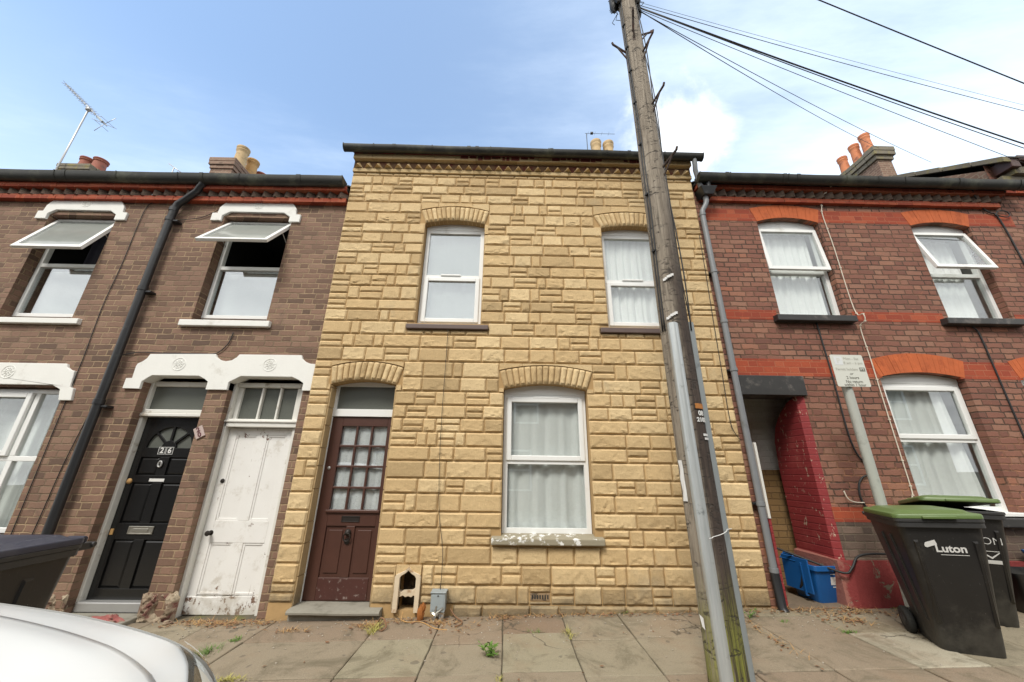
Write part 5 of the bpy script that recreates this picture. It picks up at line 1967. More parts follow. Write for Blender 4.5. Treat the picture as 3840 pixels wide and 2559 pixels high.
tag(o, 'lump of red-painted rubble lying before the black door step', 'rubble')
mb = MB()
lump(mb, (-3.22, -.08, gz(-3.22) + .012), .035, 23, (1.3, .8, .7), 10)
o = mb.build('brick_lump', M['render'], None, 'auto')
o.data.transform(Matrix.Translation(-Vector((-3.22, -.08, gz(-3.22)))))
o.location = (-3.22, -.08, gz(-3.22))
tag(o, 'small pale piece of rubble at the foot of the white door frame', 'rubble')

# ================================================================== SERVICE BOX, RUSTY STUB
SB = thing('service_box', 'grey metal service box on a stub pipe at the wall foot, torn at the bottom', 'service box', (-.63, -.10, gz(-.63)))
mb = MB()
mb.box(-.705, -.565, -.14, -.03, .055, .215)
mb.box(-.712, -.558, -.148, -.022, .212, .224)
b = mb.build('casing', M['box_grey'], SB, bevel=.004)
mb = MB()
mb.box(-.692, -.578, -.1425, -.139, .075, .20)
mb.build('cover', M['box_grey'], b, bevel=.002)
mb = MB()
mb.lathe([(.007, 0), (.007, -.004)], (-.635, -.1425, .192), 10, 'y')
mb.build('screw', M['black'], b)
mb = MB()
mb.tube([(-.60, -.09, -.06), (-.60, -.09, .06)], .026, 12)
mb.tube([(-.66, -.09, -.06), (-.66, -.09, .06)], .012, 10)
mb.build('pipe', M['galv'], SB, True)
mb = MB()
mb.add([(-.665, -.146, .045), (-.648, -.15, .11), (-.636, -.148, .112), (-.655, -.15, .04)], [(0, 1, 2, 3)])
mb.add([(-.645, -.15, .06), (-.58, -.148, .105), (-.575, -.15, .095), (-.64, -.155, .05)], [(0, 1, 2, 3)])
for k in range(9):
    a = k * .7
    mb.add([(-.70 + .015 * k, -.145, .055), (-.69 + .015 * k, -.15 - .01 * math.sin(a), .03 + .012 * math.sin(a * 2)), (-.68 + .015 * k, -.145, .055)], [(0, 1, 2)])
mb.build('torn_foil', M['chrome'], b)
mb = MB()
lump(mb, (-.795, -.11, .035), .05, 44, (.62, .55, 1.5), 12)
lump(mb, (-.775, -.115, .09), .03, 45, (.7, .6, 1.3), 10)
o = mb.build('rusty_stub', M['rust'], None, 'auto')
o.data.transform(Matrix.Translation(-Vector((-.795, -.11, gz(-.795)))))
o.location = (-.795, -.11, gz(-.795))
tag(o, 'orange rusted pipe stub beside the grey service box', 'pipe stub')


# ================================================================== CABLES ON THE WALLS
def cable(label, pts, r, mat, name='wall_cable', clips=0, sub=6, group=None, cat='cable'):
    P = [Vector(p) for p in pts]
    out = []
    for i in range(len(P) - 1):
        p0, p1, p2, p3 = P[max(i - 1, 0)], P[i], P[i + 1], P[min(i + 2, len(P) - 1)]
        for k in range(sub):
            t = k / sub
            out.append(.5 * ((2 * p1) + (p2 - p0) * t + (2 * p0 - 5 * p1 + 4 * p2 - p3) * t * t + (3 * p1 - p0 - 3 * p2 + p3) * t ** 3))
    out.append(P[-1])
    mb = MB()
    mb.tube(out, r, 8)
    base = Vector(P[-1])
    o = mb.build(name, mat, None, True)
    o.data.transform(Matrix.Translation(-base))
    o.location = base
    tag(o, label, cat, group)
    if clips:
        cb = MB()
        L = len(out)
        for k in range(clips):
            q = out[int((k + .5) * L / clips)]
            cb.obox(q, (1, 0, 0), (0, 1, 0), (0, 0, 1), r * 1.9, r * 1.2, r * 1.1)
        cb.v = [tuple(Vector(q) - base) for q in cb.v]
        split_loose(cb.build('clip', mat, o, local=True))
    return o


cable('white cable running down the plum brick front between the two upstairs windows', [(4.80, -.06, 5.44), (4.72, -.02, 5.34), (4.635, .0, 5.26), (4.62, .03, 5.10), (4.60, .035, 4.95), (4.615, .038, 4.4),
      (4.615, .038, 3.45), (4.616, -.055, 3.34), (4.616, -.05, 3.24), (4.615, .034, 3.18), (4.615, .036, 2.75), (4.605, .036, 2.2), (4.60, .038, 1.6), (4.597, .038, 1.25), (4.58, .036, 1.14), (4.5, .036, 1.08)], .0062, M['cable_white'], clips=18)
cable('short white cable end poking out left of the front bin', [(3.80, .02, 1.19), (3.82, .015, 1.11), (3.88, .01, 1.075), (3.99, .012, 1.07)], .006, M['cable_white'])
cable('black cable dropping from under the left upstairs sill behind the parking sign', [(4.05, .035, 3.24), (4.055, .036, 3.0), (4.06, .036, 2.5), (4.05, .034, 2.0), (4.055, .034, 1.75), (4.09, .034, 1.58), (4.16, .034, 1.47), (4.2, .034, 1.40)], .009, M['cable'])
cable('black cable dropping from under the half-open upstairs window', [(6.12, .034, 3.22), (6.17, .034, 3.12), (6.175, .036, 2.7), (6.17, .036, 2.2), (6.165, .036, 1.6), (6.16, .036, 1.0)], .009, M['cable'])
cable('black cable looped across the passage and along the red plinth', [(2.95, .4, .62), (3.15, .35, .55), (3.35, .2, .47), (3.52, -.03, .40), (3.6, -.06, .45), (3.70, -.04, .545), (3.85, -.03, .575), (4.1, -.03, .575), (4.4, -.03, .57)], .011, M['cable'])
cable('thick black cable curling up the wall behind the sign post', [(4.02, .03, 1.0), (3.98, .03, 1.12), (4.0, .03, 1.25), (4.06, .03, 1.33), (4.14, .03, 1.36)], .010, M['cable'])
cable('tangled black wires hanging down the right end of the plum brick front', [(6.9, -.06, 5.42), (7.03, .02, 5.2), (7.12, .03, 5.08), (7.22, .03, 5.02), (7.26, .034, 4.7), (7.27, .034, 4.2), (7.3, .034, 3.4), (7.32, .034, 2.8)], .010, M['cable'])
cable('coil of black wire pinned at the right end of the upper red band', [(7.2, .03, 5.02), (7.26, .02, 5.09), (7.36, .02, 5.10), (7.41, .02, 5.04), (7.36, .02, 4.99), (7.26, .02, 5.0), (7.22, .03, 5.04)], .008, M['cable'])
cable('thin dark wire running straight down the cream stone front', [(-.752, -.045, 3.02), (-.75, -.043, 2.6), (-.749, -.043, 2.0), (-.738, -.043, 1.5), (-.715, -.043, 1.1), (-.69, -.043, .86), (-.64, -.045, .6), (-.628, -.045, .4), (-.63, -.06, .22)], .0030, M['cable'])
cable('thin black wire down the right edge of the stone front beside the grey pipe', [(2.66, -.05, 4.5), (2.655, -.045, 3.9), (2.64, -.043, 3.2), (2.63, -.043, 2.6), (2.62, -.043, 1.95), (2.66, -.043, 1.78), (2.72, -.02, 1.72)], .0045, M['cable'])
cable('thin dark wire down the brown brick wall left of the downpipe', [(-5.10, .03, 5.02), (-5.12, .035, 4.95), (-5.20, .038, 4.84), (-5.215, .04, 4.5), (-5.21, .04, 3.9), (-5.23, .04, 3.3), (-5.2, .04, 2.6), (-5.19, .04, 1.8), (-5.178, .04, .5), (-5.17, .04, .05)], .0045, M['cable'])
cable('thin wire slanting beside the foot of the black downpipe', [(-4.78, .036, 2.3), (-4.86, .038, 1.9), (-4.925, .04, 1.4), (-4.95, .04, .9), (-4.965, .04, .55), (-4.97, .04, .1)], .0045, M['cable'])
cable('black cable sagging along the top of the double white lintel', [(-4.74, .0, 2.62), (-4.62, .03, 2.665), (-4.5, .035, 2.68), (-4.25, .036, 2.672), (-3.9, .036, 2.672), (-3.65, .036, 2.672), (-3.56, .036, 2.715), (-3.49, .036, 2.82), (-3.468, .036, 2.96)], .006, M['cable'])
cable('thin wire sloping from the downpipe to the lintel above the white door', [(-4.70, .03, 4.63), (-4.5, .035, 4.66), (-4.35, .035, 4.70), (-4.2, .035, 4.80), (-4.08, .03, 4.90), (-3.98, .02, 4.97)], .0045, M['cable'])
cable('pale string lying from the scraper niche onto the pavement', [(-.985, -.05, .03), (-.985, -.08, -.01), (-.97, -.12, gz(-.97) + .01), (-.9, -.17, gz(-.9) + .008), (-.8, -.165, gz(-.8) + .008), (-.72, -.22, gz(-.7) + .006), (-.62, -.33, gz(-.6) + .006), (-.5, -.37, gz(-.5) + .006)], .004, M['straw'], 'string')
cable('brown root curling over the paving from the grey service box', [(-.52, -.05, .06), (-.47, -.1, .02), (-.42, -.16, .01), (-.385, -.21, .008), (-.39, -.28, .006), (-.44, -.32, .004)], .006, M['dead_leaf'], 'root', cat='root')
cable('thick brown stalk bent over the right end of the brown doorstep', [(-1.16, -.24, .01), (-1.13, -.28, .05), (-1.09, -.3, .045), (-1.06, -.33, .0), (-1.09, -.37, -.02)], .007, M['dead_leaf'], 'stalk', cat='stalk')
JB = MB()
JB.box(-5.16, -5.03, .0, .045, 4.985, 5.05)
o = JB.build('junction_box', M['box_grey'], None, bevel=.006)
o.data.transform(Matrix.Translation(-Vector((-5.095, .03, 4.985))))
o.location = (-5.095, .03, 4.985)
tag(o, 'small grey junction box under the cornice left of the black downpipe', 'junction box')
# number tile on the pier
TL_ = thing('house_number_tile', 'small pinkish house number tile hung askew on the pier between the doors', 'number tile', (-3.537, .05, 1.728))
mb = MB()
mb.obox((0, -.008, 0), (math.cos(R(30)), 0, math.sin(R(30))), (0, 1, 0), (-math.sin(R(30)), 0, math.cos(R(30))), .05, .008, .066)
M['tile_pink'] = plain('pinkish_tile', (.48, .38, .35), .4, 0, .08, 20)
M['tile_mark'] = plain('maroon_glaze', (.12, .045, .05), .4, 0, .1, 20)
tile = mb.build('tile', M['tile_pink'], TL_, bevel=.004, local=True)
mb = MB()
text_mb(mb, '2', .075, -.0155, -.0165, .027, bold=.003, rot=R(30))
text_mb(mb, '0', .075, .0155, -.0165, -.027, bold=.003, rot=R(30))
mb.build('numerals', M['tile_mark'], TL_, local=True)


# ================================================================== WHEELIE BINS
def rrect(hx, hy, r, n=4, cy=0.0):
    out = []
    for cx, cyy, a0 in ((hx - r, hy - r, 0), (-hx + r, hy - r, 90), (-hx + r, -hy + r, 180), (hx - r, -hy + r, 270)):
        for k in range(n + 1):
            a = R(a0 + 90 * k / n)
            out.append((cx + r * math.cos(a), cy + cyy + r * math.sin(a)))
    return out


def loft(mb, rings, cap0=True, cap1=True):
    n = len(rings[0])
    vs = [p for rg in rings for p in rg]
    fs = [(i * n + k, i * n + (k + 1) % n, (i + 1) * n + (k + 1) % n, (i + 1) * n + k) for i in range(len(rings) - 1) for k in range(n)]
    if cap0: fs.append(tuple(range(n))[::-1])
    if cap1: fs.append(tuple((len(rings) - 1) * n + k for k in range(n)))
    mb.add(vs, fs)


def wheelie_bin(label, loc, rz, lidmat, lid_open=0.0, logo=None, group='wheelie bins', H=.985):
    """local frame: x across, y from the front (0) to the back, z up"""
    t = thing('wheelie_bin', label, 'wheelie bin', loc, rz, group)
    mb = MB()
    secs = [(0.0, .178, .20, .43, .05), (.06, .185, .215, .425, .06), (.20, .188, .242, .405, .06), (.55, .218, .294, .368, .06), (.86, .244, .330, .345, .05), (.92, .248, .335, .342, .045)]
    rings = []
    for z, hx, hy, cy, r in secs:
        rings.append([(p[0], p[1], z) for p in rrect(hx, hy, r, 5, cy)])
    loft(mb, rings)
    # moulded ribs on the front and the flank
    for xx, w in ((-.155, .018), (.155, .018)):
        for (za, ya), (zb, yb) in (((.20, .163), (.80, .026)),):
            mb.add([(xx - w, ya + .01, za), (xx + w, ya + .01, za), (xx * 1.1 + w, yb + .01, zb), (xx * 1.1 - w, yb + .01, zb),
                    (xx - w * .5, ya - .012, za + .02), (xx + w * .5, ya - .012, za + .02), (xx * 1.1 + w * .5, yb - .012, zb - .02), (xx * 1.1 - w * .5, yb - .012, zb - .02)],
                   [(4, 5, 6, 7), (0, 1, 5, 4), (1, 2, 6, 5), (2, 3, 7, 6), (3, 0, 4, 7)])
    for sx in (-1, 1):
        for yy in (.28, .45):
            mb.add([(sx * .18, yy - .02, .18), (sx * .18, yy + .02, .18), (sx * .235, yy + .03, .82), (sx * .235, yy - .03, .82),
                    (sx * .198, yy - .01, .20), (sx * .198, yy + .01, .20), (sx * .252, yy + .018, .80), (sx * .252, yy - .018, .80)],
                   [(4, 5, 6, 7), (0, 1, 5, 4), (1, 2, 6, 5), (2, 3, 7, 6), (3, 0, 4, 7)])
    # axle housing
    mb.box(-.2, .2, .585, .665, .04, .18)
    body = mb.build('body', M['bin'], t, 'auto', local=True)
    rm = MB()
    o = rrect(.262, .352, .045, 4, .338)
    i = rrect(.242, .330, .04, 4, .338)
    for za, zb, e in ((.885, .925, 0.0), (.925, H - .035, .008)):
        oo = [(p[0] * (1 + e * 2.5), .338 + (p[1] - .338) * (1 + e * 2.2)) for p in o]
        n = len(oo)
        rm.add([(p[0], p[1], za) for p in oo] + [(p[0], p[1], zb) for p in oo] + [(p[0], p[1], zb) for p in i] + [(p[0], p[1], za) for p in i],
               [(a, (a + 1) % n, (a + 1) % n + n, a + n) for a in range(n)] + [(a + n, (a + 1) % n + n, (a + 1) % n + 2 * n, a + 2 * n) for a in range(n)] +
               [(a + 3 * n, (a + 1) % n + 3 * n, (a + 1) % n, a) for a in range(n)])
    # rear handle: two arms and a bar
    for sx in (-1, 1):
        rm.box(sx * .22 - .018, sx * .22 + .018, .68, .775, .905, .945)
    rm.tube([(-.25, .775, .93), (.25, .775, .93)], .016, 10)
    rm.tube([(-.2, .715, .955), (.2, .715, .955)], .012, 8)
    rm.build('rim', M['bin_rim'], t, 'auto', bevel=.004, local=True)
    # lid with a raised centre panel, hinged at the back
    lb = MB()
    yb = .705
    def L(z, s, r, dy=0):
        return [(p[0], p[1] + dy, z) for p in rrect(.268 * s, .362 * s, r, 5, .338)]
    z0 = 0.0
    rg = [L(-.005, 1.0, .05), L(.022, 1.0, .05), L(.030, .985, .05), L(.034, .86, .06), L(.052, .78, .07), L(.056, .70, .07)]
    loft(lb, rg)
    for sx in (-.19, .19):
        lb.lathe([(.022, 0), (.022, .10)], (sx - .05, yb, .012), 10, 'x')
        lb.box(sx - .05, sx + .05, yb - .03, yb + .008, -.01, .024)
    lb.box(-.10, .10, -.045, .0, -.004, .016)
    c, s = math.cos(lid_open), math.sin(lid_open)
    lb.v = [(p[0], yb + (p[1] - yb) * c + p[2] * s * 1.0, H - .03 + p[2] * c - (p[1] - yb) * s) for p in lb.v]
    lb.build('lid', lidmat, t, 'auto', bevel=.004, local=True)
    for sx in (-1, 1):
        wb = MB()
        wb.lathe([(.035, -.025), (.06, -.027), (.092, -.024), (.10, -.012), (.10, .012), (.092, .024), (.06, .02), (.035, .02)], (sx * .225, .615, .10), 24, 'x')
        w = wb.build('wheel', M['tyre'], t, 'auto', local=True)
        hb = MB()
        hb.lathe([(.055, -.012), (.04, -.03), (.018, -.034)] if sx < 0 else [(.055, .012), (.04, .03), (.018, .034)], (sx * .225, .615, .10), 16, 'x')
        hb.build('hub', M['bin_rim'], w, 'auto', local=True)
    if logo:
        lg = MB()
        logo(lg)
        lg.build('logo', M['label_white'], t, local=True)
    return t


def on_front(mb, draw, zc):
    """lettering drawn in a vertical plane, then leaned onto the sloping front"""
    a = MB()
    draw(a)
    for q in a.v:
        pass
    # front face y as a function of z
    def fy(z):
        tb = ((.0, .235), (.06, .215), (.20, .163), (.55, .074), (.86, .015), (.92, .007))
        for (za, ya), (zb, yb) in zip(tb, tb[1:]):
            if z <= zb:
                return ya + (yb - ya) * (z - za) / (zb - za)
        return .007
    a.v = [(p[0], fy(p[2]) - .004 + (p[1] + .002) * .3, p[2]) for p in a.v]
    mb.add(a.v, a.f)


def luton(mb):
    def d(a):
        text_mb(a, 'Luton', .076, .022, 0, .735, bold=.0022, depth=.0006)
        a.box(-.045, .115, -.001, .001, .690, .694)
        a.prism([(-.125, .762), (-.117, .778), (-.058, .798), (-.050, .765), (-.112, .742), (-.124, .747)], -.0015, .001)
    on_front(mb, d, .7)


def on_logo(mb):
    def d(a):
        text_mb(a, 'LUTON', .085, .05, 0, .70, bold=-.001, depth=.0006)
        a.box(-.06, .17, -.001, .001, .615, .62)
        a.prism([(.03, .61), (.10, .555), (.16, .61), (.15, .61), (.10, .57), (.045, .61)], -.001, .001)
        a.box(.02, .17, -.001, .001, .515, .545)
    on_front(mb, d, .7)


wheelie_bin('black wheelie bin with closed green lid and white name, before the parking post', (3.45, -1.25, gz(3.4)), R(-27), M['lid_green'], 0.0, luton).rotation_euler.y = -R(2.6)
wheelie_bin('black wheelie bin with raised green lid standing behind the front bin under the window', (4.25, -.70, gz(4.2)), R(-31), M['lid_green'], R(6), on_logo)
wheelie_bin('dark wheelie bin with faded navy lid behind the white car at left', (-2.86, -2.42, gz(-2.8)), R(4), M['lid_navy'], 0.0, None)

# blue recycling caddy in the passage mouth
BX = thing('recycling_box', 'small blue recycling box with its lid hanging open at the mouth of the passage', 'recycling box', (3.45, .10, gz(3.44)), R(5))
mb = MB()
rings = []
for z, hx, hy in ((0, .115, .15), (.02, .12, .155), (.30, .142, .205), (.345, .145, .21)):
    rings.append([(p[0], p[1] + .19, z) for p in rrect(hx, hy, .03, 4)])
loft(mb, rings, True, False)
inn = [[(p[0], p[1] + .19, z) for p in rrect(hx - .008, hy - .008, .026, 4)] for z, hx, hy in ((.345, .145, .21), (.30, .142, .205), (.03, .12, .155))]
loft(mb, inn, False, True)
body = mb.build('body', M['blue'], BX, 'auto', local=True)
mb = MB()
o = [(p[0], p[1] + .19) for p in rrect(.158, .223, .035, 4)]
i = [(p[0], p[1] + .19) for p in rrect(.139, .204, .028, 4)]
n = len(o)
mb.add([(p[0], p[1], .305) for p in o] + [(p[0], p[1], .352) for p in o] + [(p[0], p[1], .352) for p in i] + [(p[0], p[1], .305) for p in i],
       [(a, (a + 1) % n, (a + 1) % n + n, a + n) for a in range(n)] + [(a + n, (a + 1) % n + n, (a + 1) % n + 2 * n, a + 2 * n) for a in range(n)])
mb.build('rim', M['blue'], BX, 'auto', bevel=.004, local=True)
mb = MB()      # lid hanging down the left side
mb.box(-.185, -.168, .03, .38, .08, .40)
frame_boxes(mb, -.20, -.165, .05, .36, .1, .12, .01)
mb.add([(-.19, .18, .36), (-.19, .40, .36), (-.155, .40, .40), (-.155, .18, .40)], [(0, 1, 2, 3)])
mb.tube([(-.16, .26, .36), (-.13, .26, .405), (-.13, .40, .405), (-.16, .40, .36)], .012, 8)
mb.build('lid', M['blue'], BX, bevel=.006, local=True)
mb = MB()
mb.tube([(-.158, .10, .33), (-.178, .12, .24), (-.182, .16, .14), (-.17, .2, .10)], .016, 8)
mb.build('handle', M['black'], BX, True, local=True)
mb = MB()
def by_(z): return .19 - (.155 + (z - .02) / .28 * .05) - .0025
mb.add([(.02, by_(.17), .17), (.085, by_(.17), .17), (.085, by_(.245), .245), (.02, by_(.245), .245)], [(0, 1, 2, 3)])
mb.add([(.04, by_(.145), .145), (.075, by_(.145), .145), (.075, by_(.155), .155), (.04, by_(.155), .155)], [(0, 1, 2, 3)])
mb.add([(.02, by_(.27), .27), (.08, by_(.27), .27), (.08, by_(.276), .276), (.02, by_(.276), .276)], [(0, 1, 2, 3)])
mb.build('sticker', M['label_white'], BX, local=True)

BK = thing('recycling_box', 'low black recycling crate at the right edge of the photo behind the bins', 'recycling box', (5.2, -.42, gz(5.2)), R(-8))
mb = MB()
rings = [[(p[0], p[1] + .2, z) for p in rrect(hx, hy, .04, 4)] for z, hx, hy in ((0, .22, .15), (.02, .225, .155), (.30, .26, .19), (.33, .275, .2), (.345, .275, .2))]
loft(mb, rings, True, False)
loft(mb, [[(p[0], p[1] + .2, z) for p in rrect(hx - .01, hy - .01, .036, 4)] for z, hx, hy in ((.345, .275, .2), (.30, .26, .19), (.04, .225, .155))], False, True)
mb.build('body', M['bin'], BK, 'auto', local=True)
mb = MB()
mb.box(-.08, .08, -.015, .01, .29, .31)
mb.build('handle', M['bin_rim'], BK, bevel=.004, local=True)
BB = thing('recycling_box', 'blue box leaning behind the black crate at the right edge of the photo', 'recycling box', (5.74, -.16, gz(5.7)), R(10))
mb = MB()
rings = [[(p[0], p[1], z) for p in rrect(hx, hy, .04, 4)] for z, hx, hy in ((0, .18, .13), (.02, .185, .135), (.44, .225, .16), (.47, .24, .175), (.49, .24, .175))]
loft(mb, rings, True, False)
loft(mb, [[(p[0], p[1], z) for p in rrect(hx - .01, hy - .01, .036, 4)] for z, hx, hy in ((.49, .24, .175), (.44, .225, .16), (.04, .185, .135))], False, True)
mb.build('body', M['blue'], BB, 'auto', local=True)

# ================================================================== TELEGRAPH POLE
PX, PY = 1.482, -1.40
TP = thing('telegraph_pole', 'weathered wooden telegraph pole with steel cable guards and iron climbing steps', 'telegraph pole', (PX, PY, gz(PX)))
mb = MB()
rings = []
zs = [-.05 + .16 * k for k in range(57)]
for z in zs:
    f = z / 9.0
    rad = .126 - .030 * f
    cx, cy = PX - .045 * f - .010 * math.sin(z * .9), PY + .006 * math.sin(z * .7)
    rg = []
    for k in range(28):
        a = 2 * math.pi * k / 28
        rr = rad * (1 + .035 * noise.noise(Vector((math.cos(a) * 2.2, math.sin(a) * 2.2, z * .55))) + .02 * noise.noise(Vector((math.cos(a) * 7, math.sin(a) * 7, z * .8))))
        if abs(z - 4.2) < .3:
            rr *= 1 + .04 * math.cos((z - 4.2) * 5)
        rg.append((cx + rr * math.cos(a), cy + rr * math.sin(a), z))
    rings.append(rg)
loft(mb, rings)
shaft = mb.build('shaft', M['pole'], TP, True)


def px_at(z):
    return PX - .045 * z / 9 - .010 * math.sin(z * .9), PY + .006 * math.sin(z * .7), .126 - .030 * z / 9


def guard(a0, w, dep, z0, z1, mat):
    mb = MB()
    n = 8
    rings = []
    for k in range(int((z1 - z0) / .3) + 2):
        z = min(z0 + .3 * k, z1)
        cx, cy, rad = px_at(z)
        rad = .122
        rg = []
        for i in range(n + 1):
            t = i / n
            lx = (t - .5) * w
            ly = dep * (1 - (2 * t - 1) ** 4)
            rg.append((lx, ly))
        out = []
        ca, sa = math.cos(a0), math.sin(a0)
        for lx, ly in rg + [(p[0] * .93, p[1] - .004) for p in rg[::-1]]:
            d = rad - .01 + ly
            out.append((cx + ca * d - sa * lx, cy + sa * d + ca * lx, z))
        rings.append(out)
        if z >= z1:
            break
    loft(mb, rings)
    return mb.build('cable_guard', mat, TP, 'auto')


g1 = guard(R(-122), .088, .052, -.02, 2.545, M['galv'])
mb = MB()
for sx in (-1, 1):
    for k in range(1):
        pass
g2 = guard(R(-14), .085, .045, -.02, 2.58, M['guard_grey'])
mb = MB()
for z in (1.47, .93):
    cx, cy, rad = px_at(z)
    for a in range(-140, 20, 14):
        pass
cx, cy, rad = px_at(.95)
pts = [(cx + (rad + .022 + (.03 if abs(a + 122) < 22 or abs(a + 14) < 18 else 0)) * math.cos(R(a)), cy + (rad + .022 + (.03 if abs(a + 122) < 22 or abs(a + 14) < 18 else 0)) * math.sin(R(a)), .93 + .0006 * (a + 100)) for a in range(-110, -20, 6)]
mb.tube(pts, .0025, 6)
mb.build('cable_tie', M['label_white'], TP, True)
# saddle clips above the guards, and the cables that run on up the pole
mb = MB()
for z, a in ((2.62, -118), (2.99, -112)):
    cx, cy, rad = px_at(z)
    for da in (-16, -8, 0, 8, 16):
        q = (cx + (rad + .008 + (.008 if da == 0 else 0)) * math.cos(R(a + da)), cy + (rad + .008 + (.008 if da == 0 else 0)) * math.sin(R(a + da)), z + .0012 * da)
        mb.obox(q, (-math.sin(R(a + da)), math.cos(R(a + da)), .05), (math.cos(R(a + da)), math.sin(R(a + da)), 0), (0, 0, 1), .012, .003, .011)
mb.build('saddle_clip', M['label_white'], TP)
mb = MB()
for a0, r0, amp in ((-150, .007, 4), (-163, .007, 3), (-30, .006, 6), (-22, .005, 9)):
    pts = []
    for k in range(40):
        z = 2.5 + (7.2 - 2.5) * k / 39
        cx, cy, rad = px_at(z)
        a = R(a0 + amp * math.sin(z * 1.7 + a0))
        rr = rad + r0 * .9 + (.02 * max(0, math.sin(z * 2.1 + a0)) if a0 > -100 else 0)
        pts.append((cx + rr * math.cos(a), cy + rr * math.sin(a), z))
    mb.tube(pts, r0, 6)
mb.build('riser_cable', M['cable'], TP, True)
mb = MB()
for z in (3.3, 3.95, 4.6, 5.2, 5.7, 6.1, 6.5):
    cx, cy, rad = px_at(z)
    a = R(-156)
    mb.obox((cx + (rad + .008) * math.cos(a), cy + (rad + .008) * math.sin(a), z), (-math.sin(a), math.cos(a), 0), (math.cos(a), math.sin(a), 0), (0, 0, 1), .02, .012, .008)
mb.build('cable_clip', M['cable'], TP)


def step(z, a, L=.17):
    """forged iron climbing step: a rising arm with a stay below it"""
    cx, cy, rad = px_at(z)
    c, s = math.cos(R(a)), math.sin(R(a))
    p0 = Vector((cx + c * rad * .9, cy + s * rad * .9, z))
    tip = p0 + Vector((c * L, s * L, .11))
    st = p0 + Vector((0, 0, -.12))
    mb = MB()
    mb.tube([p0, tip], .012, 8)
    mb.tube([tip, tip + Vector((c * .01, s * .01, .03))], .012, 8)
    mb.tube([st, p0.lerp(tip, .72)], .009, 8)
    mb.obox(st + Vector((0, 0, 0)), (-s, c, 0), (c, s, 0), (0, 0, 1), .016, .01, .03)
    return mb.build('climbing_step', M['step_iron'], TP, 'auto')


M['step_iron'] = plain('rusty_step_iron', (.055, .035, .025), .75, .3, .4, 25, (.11, .05, .03), 10)
for z, a in ((6.42, 8), (6.30, -105), (6.05, 188), (5.95, -62), (5.12, -58), (4.25, -52)):
    step(z, a)
# distribution box and cable bundle at the top
mb = MB()
cx, cy, rad = px_at(7.1)
for a, h, rr in ((20, .34, .055), (75, .3, .05), (165, .26, .055), (205, .22, .045), (-25, .2, .04)):
    q = (cx + (rad + rr * .9) * math.cos(R(a)), cy + (rad + rr * .9) * math.sin(R(a)), 6.86 if a == 20 else 6.98)
    mb.lathe([(rr * .35, -.06), (rr * .8, -.02), (rr, .03), (rr, h), (rr * .8, h + .02)], q, 14)
mb.tube([(cx + .14 * math.cos(R(a)), cy + .14 * math.sin(R(a)), 7.12) for a in range(0, 361, 20)], .018, 8)
mb.tube([(cx + .15 * math.cos(R(a)), cy + .15 * math.sin(R(a)), 7.3) for a in range(0, 361, 20)], .02, 8)
mb.build('cable_joint', M['cable'], TP, 'auto')
mb = MB()
rr_ = random.Random(4)
for k in range(26):
    a = rr_.uniform(120, 250) if k < 18 else rr_.uniform(-40, 40)
    d0 = rad + .04
    p = Vector((cx + d0 * math.cos(R(a)), cy + d0 * math.sin(R(a)), rr_.uniform(6.95, 7.3)))
    q = p + Vector((rr_.uniform(-.06, .03), rr_.uniform(-.03, .03), -rr_.uniform(.05, .25)))
    m_ = (p + q) / 2 + Vector((math.cos(R(a)) * .05, math.sin(R(a)) * .05, 0))
    mb.tube([p, m_, q], .004, 5)
mb.build('loose_wire', M['cable'], TP, True)
# number plates on the front of the shaft
PL = lambda z, a: (px_at(z)[0] + (px_at(z)[2] + .006) * math.cos(R(a)), px_at(z)[1] + (px_at(z)[2] + .006) * math.sin(R(a)), z)
def plate(z, a, w, h, mat, name, txt=None, size=.05, n=6):
    mb = MB()
    cx, cy, rad = px_at(z)
    rad += .004
    da = math.degrees(w / rad)
    vs, fs = [], []
    for k in range(n + 1):
        aa = R(a - da / 2 + da * k / n)
        for r_, zz in ((rad, z - h / 2), (rad, z + h / 2), (rad + .003, z + h / 2), (rad + .003, z - h / 2)):
            vs.append((cx + r_ * math.cos(aa), cy + r_ * math.sin(aa), zz))
    for k in range(n):
        for i in range(4):
            fs.append((k * 4 + i, k * 4 + (i + 1) % 4, k * 4 + 4 + (i + 1) % 4, k * 4 + 4 + i))
    fs += [(0, 3, 2, 1), (n * 4, n * 4 + 1, n * 4 + 2, n * 4 + 3)]
    mb.add(vs, fs)
    return mb.build(name, mat, TP)


def wrap_text(txt, size, z, a, mat, name='numerals'):
    b = MB()
    text_mb(b, txt, size, 0, 0, 0, bold=.0018, depth=.0008)
    cx, cy, rad = px_at(z)
    mb = MB()
    mb.add([(cx + (rad + .006 - p[1]) * math.cos(R(a) + p[0] / rad), cy + (rad + .006 - p[1]) * math.sin(R(a) + p[0] / rad), z + p[2]) for p in b.v], b.f)
    return mb.build(name, mat, TP)


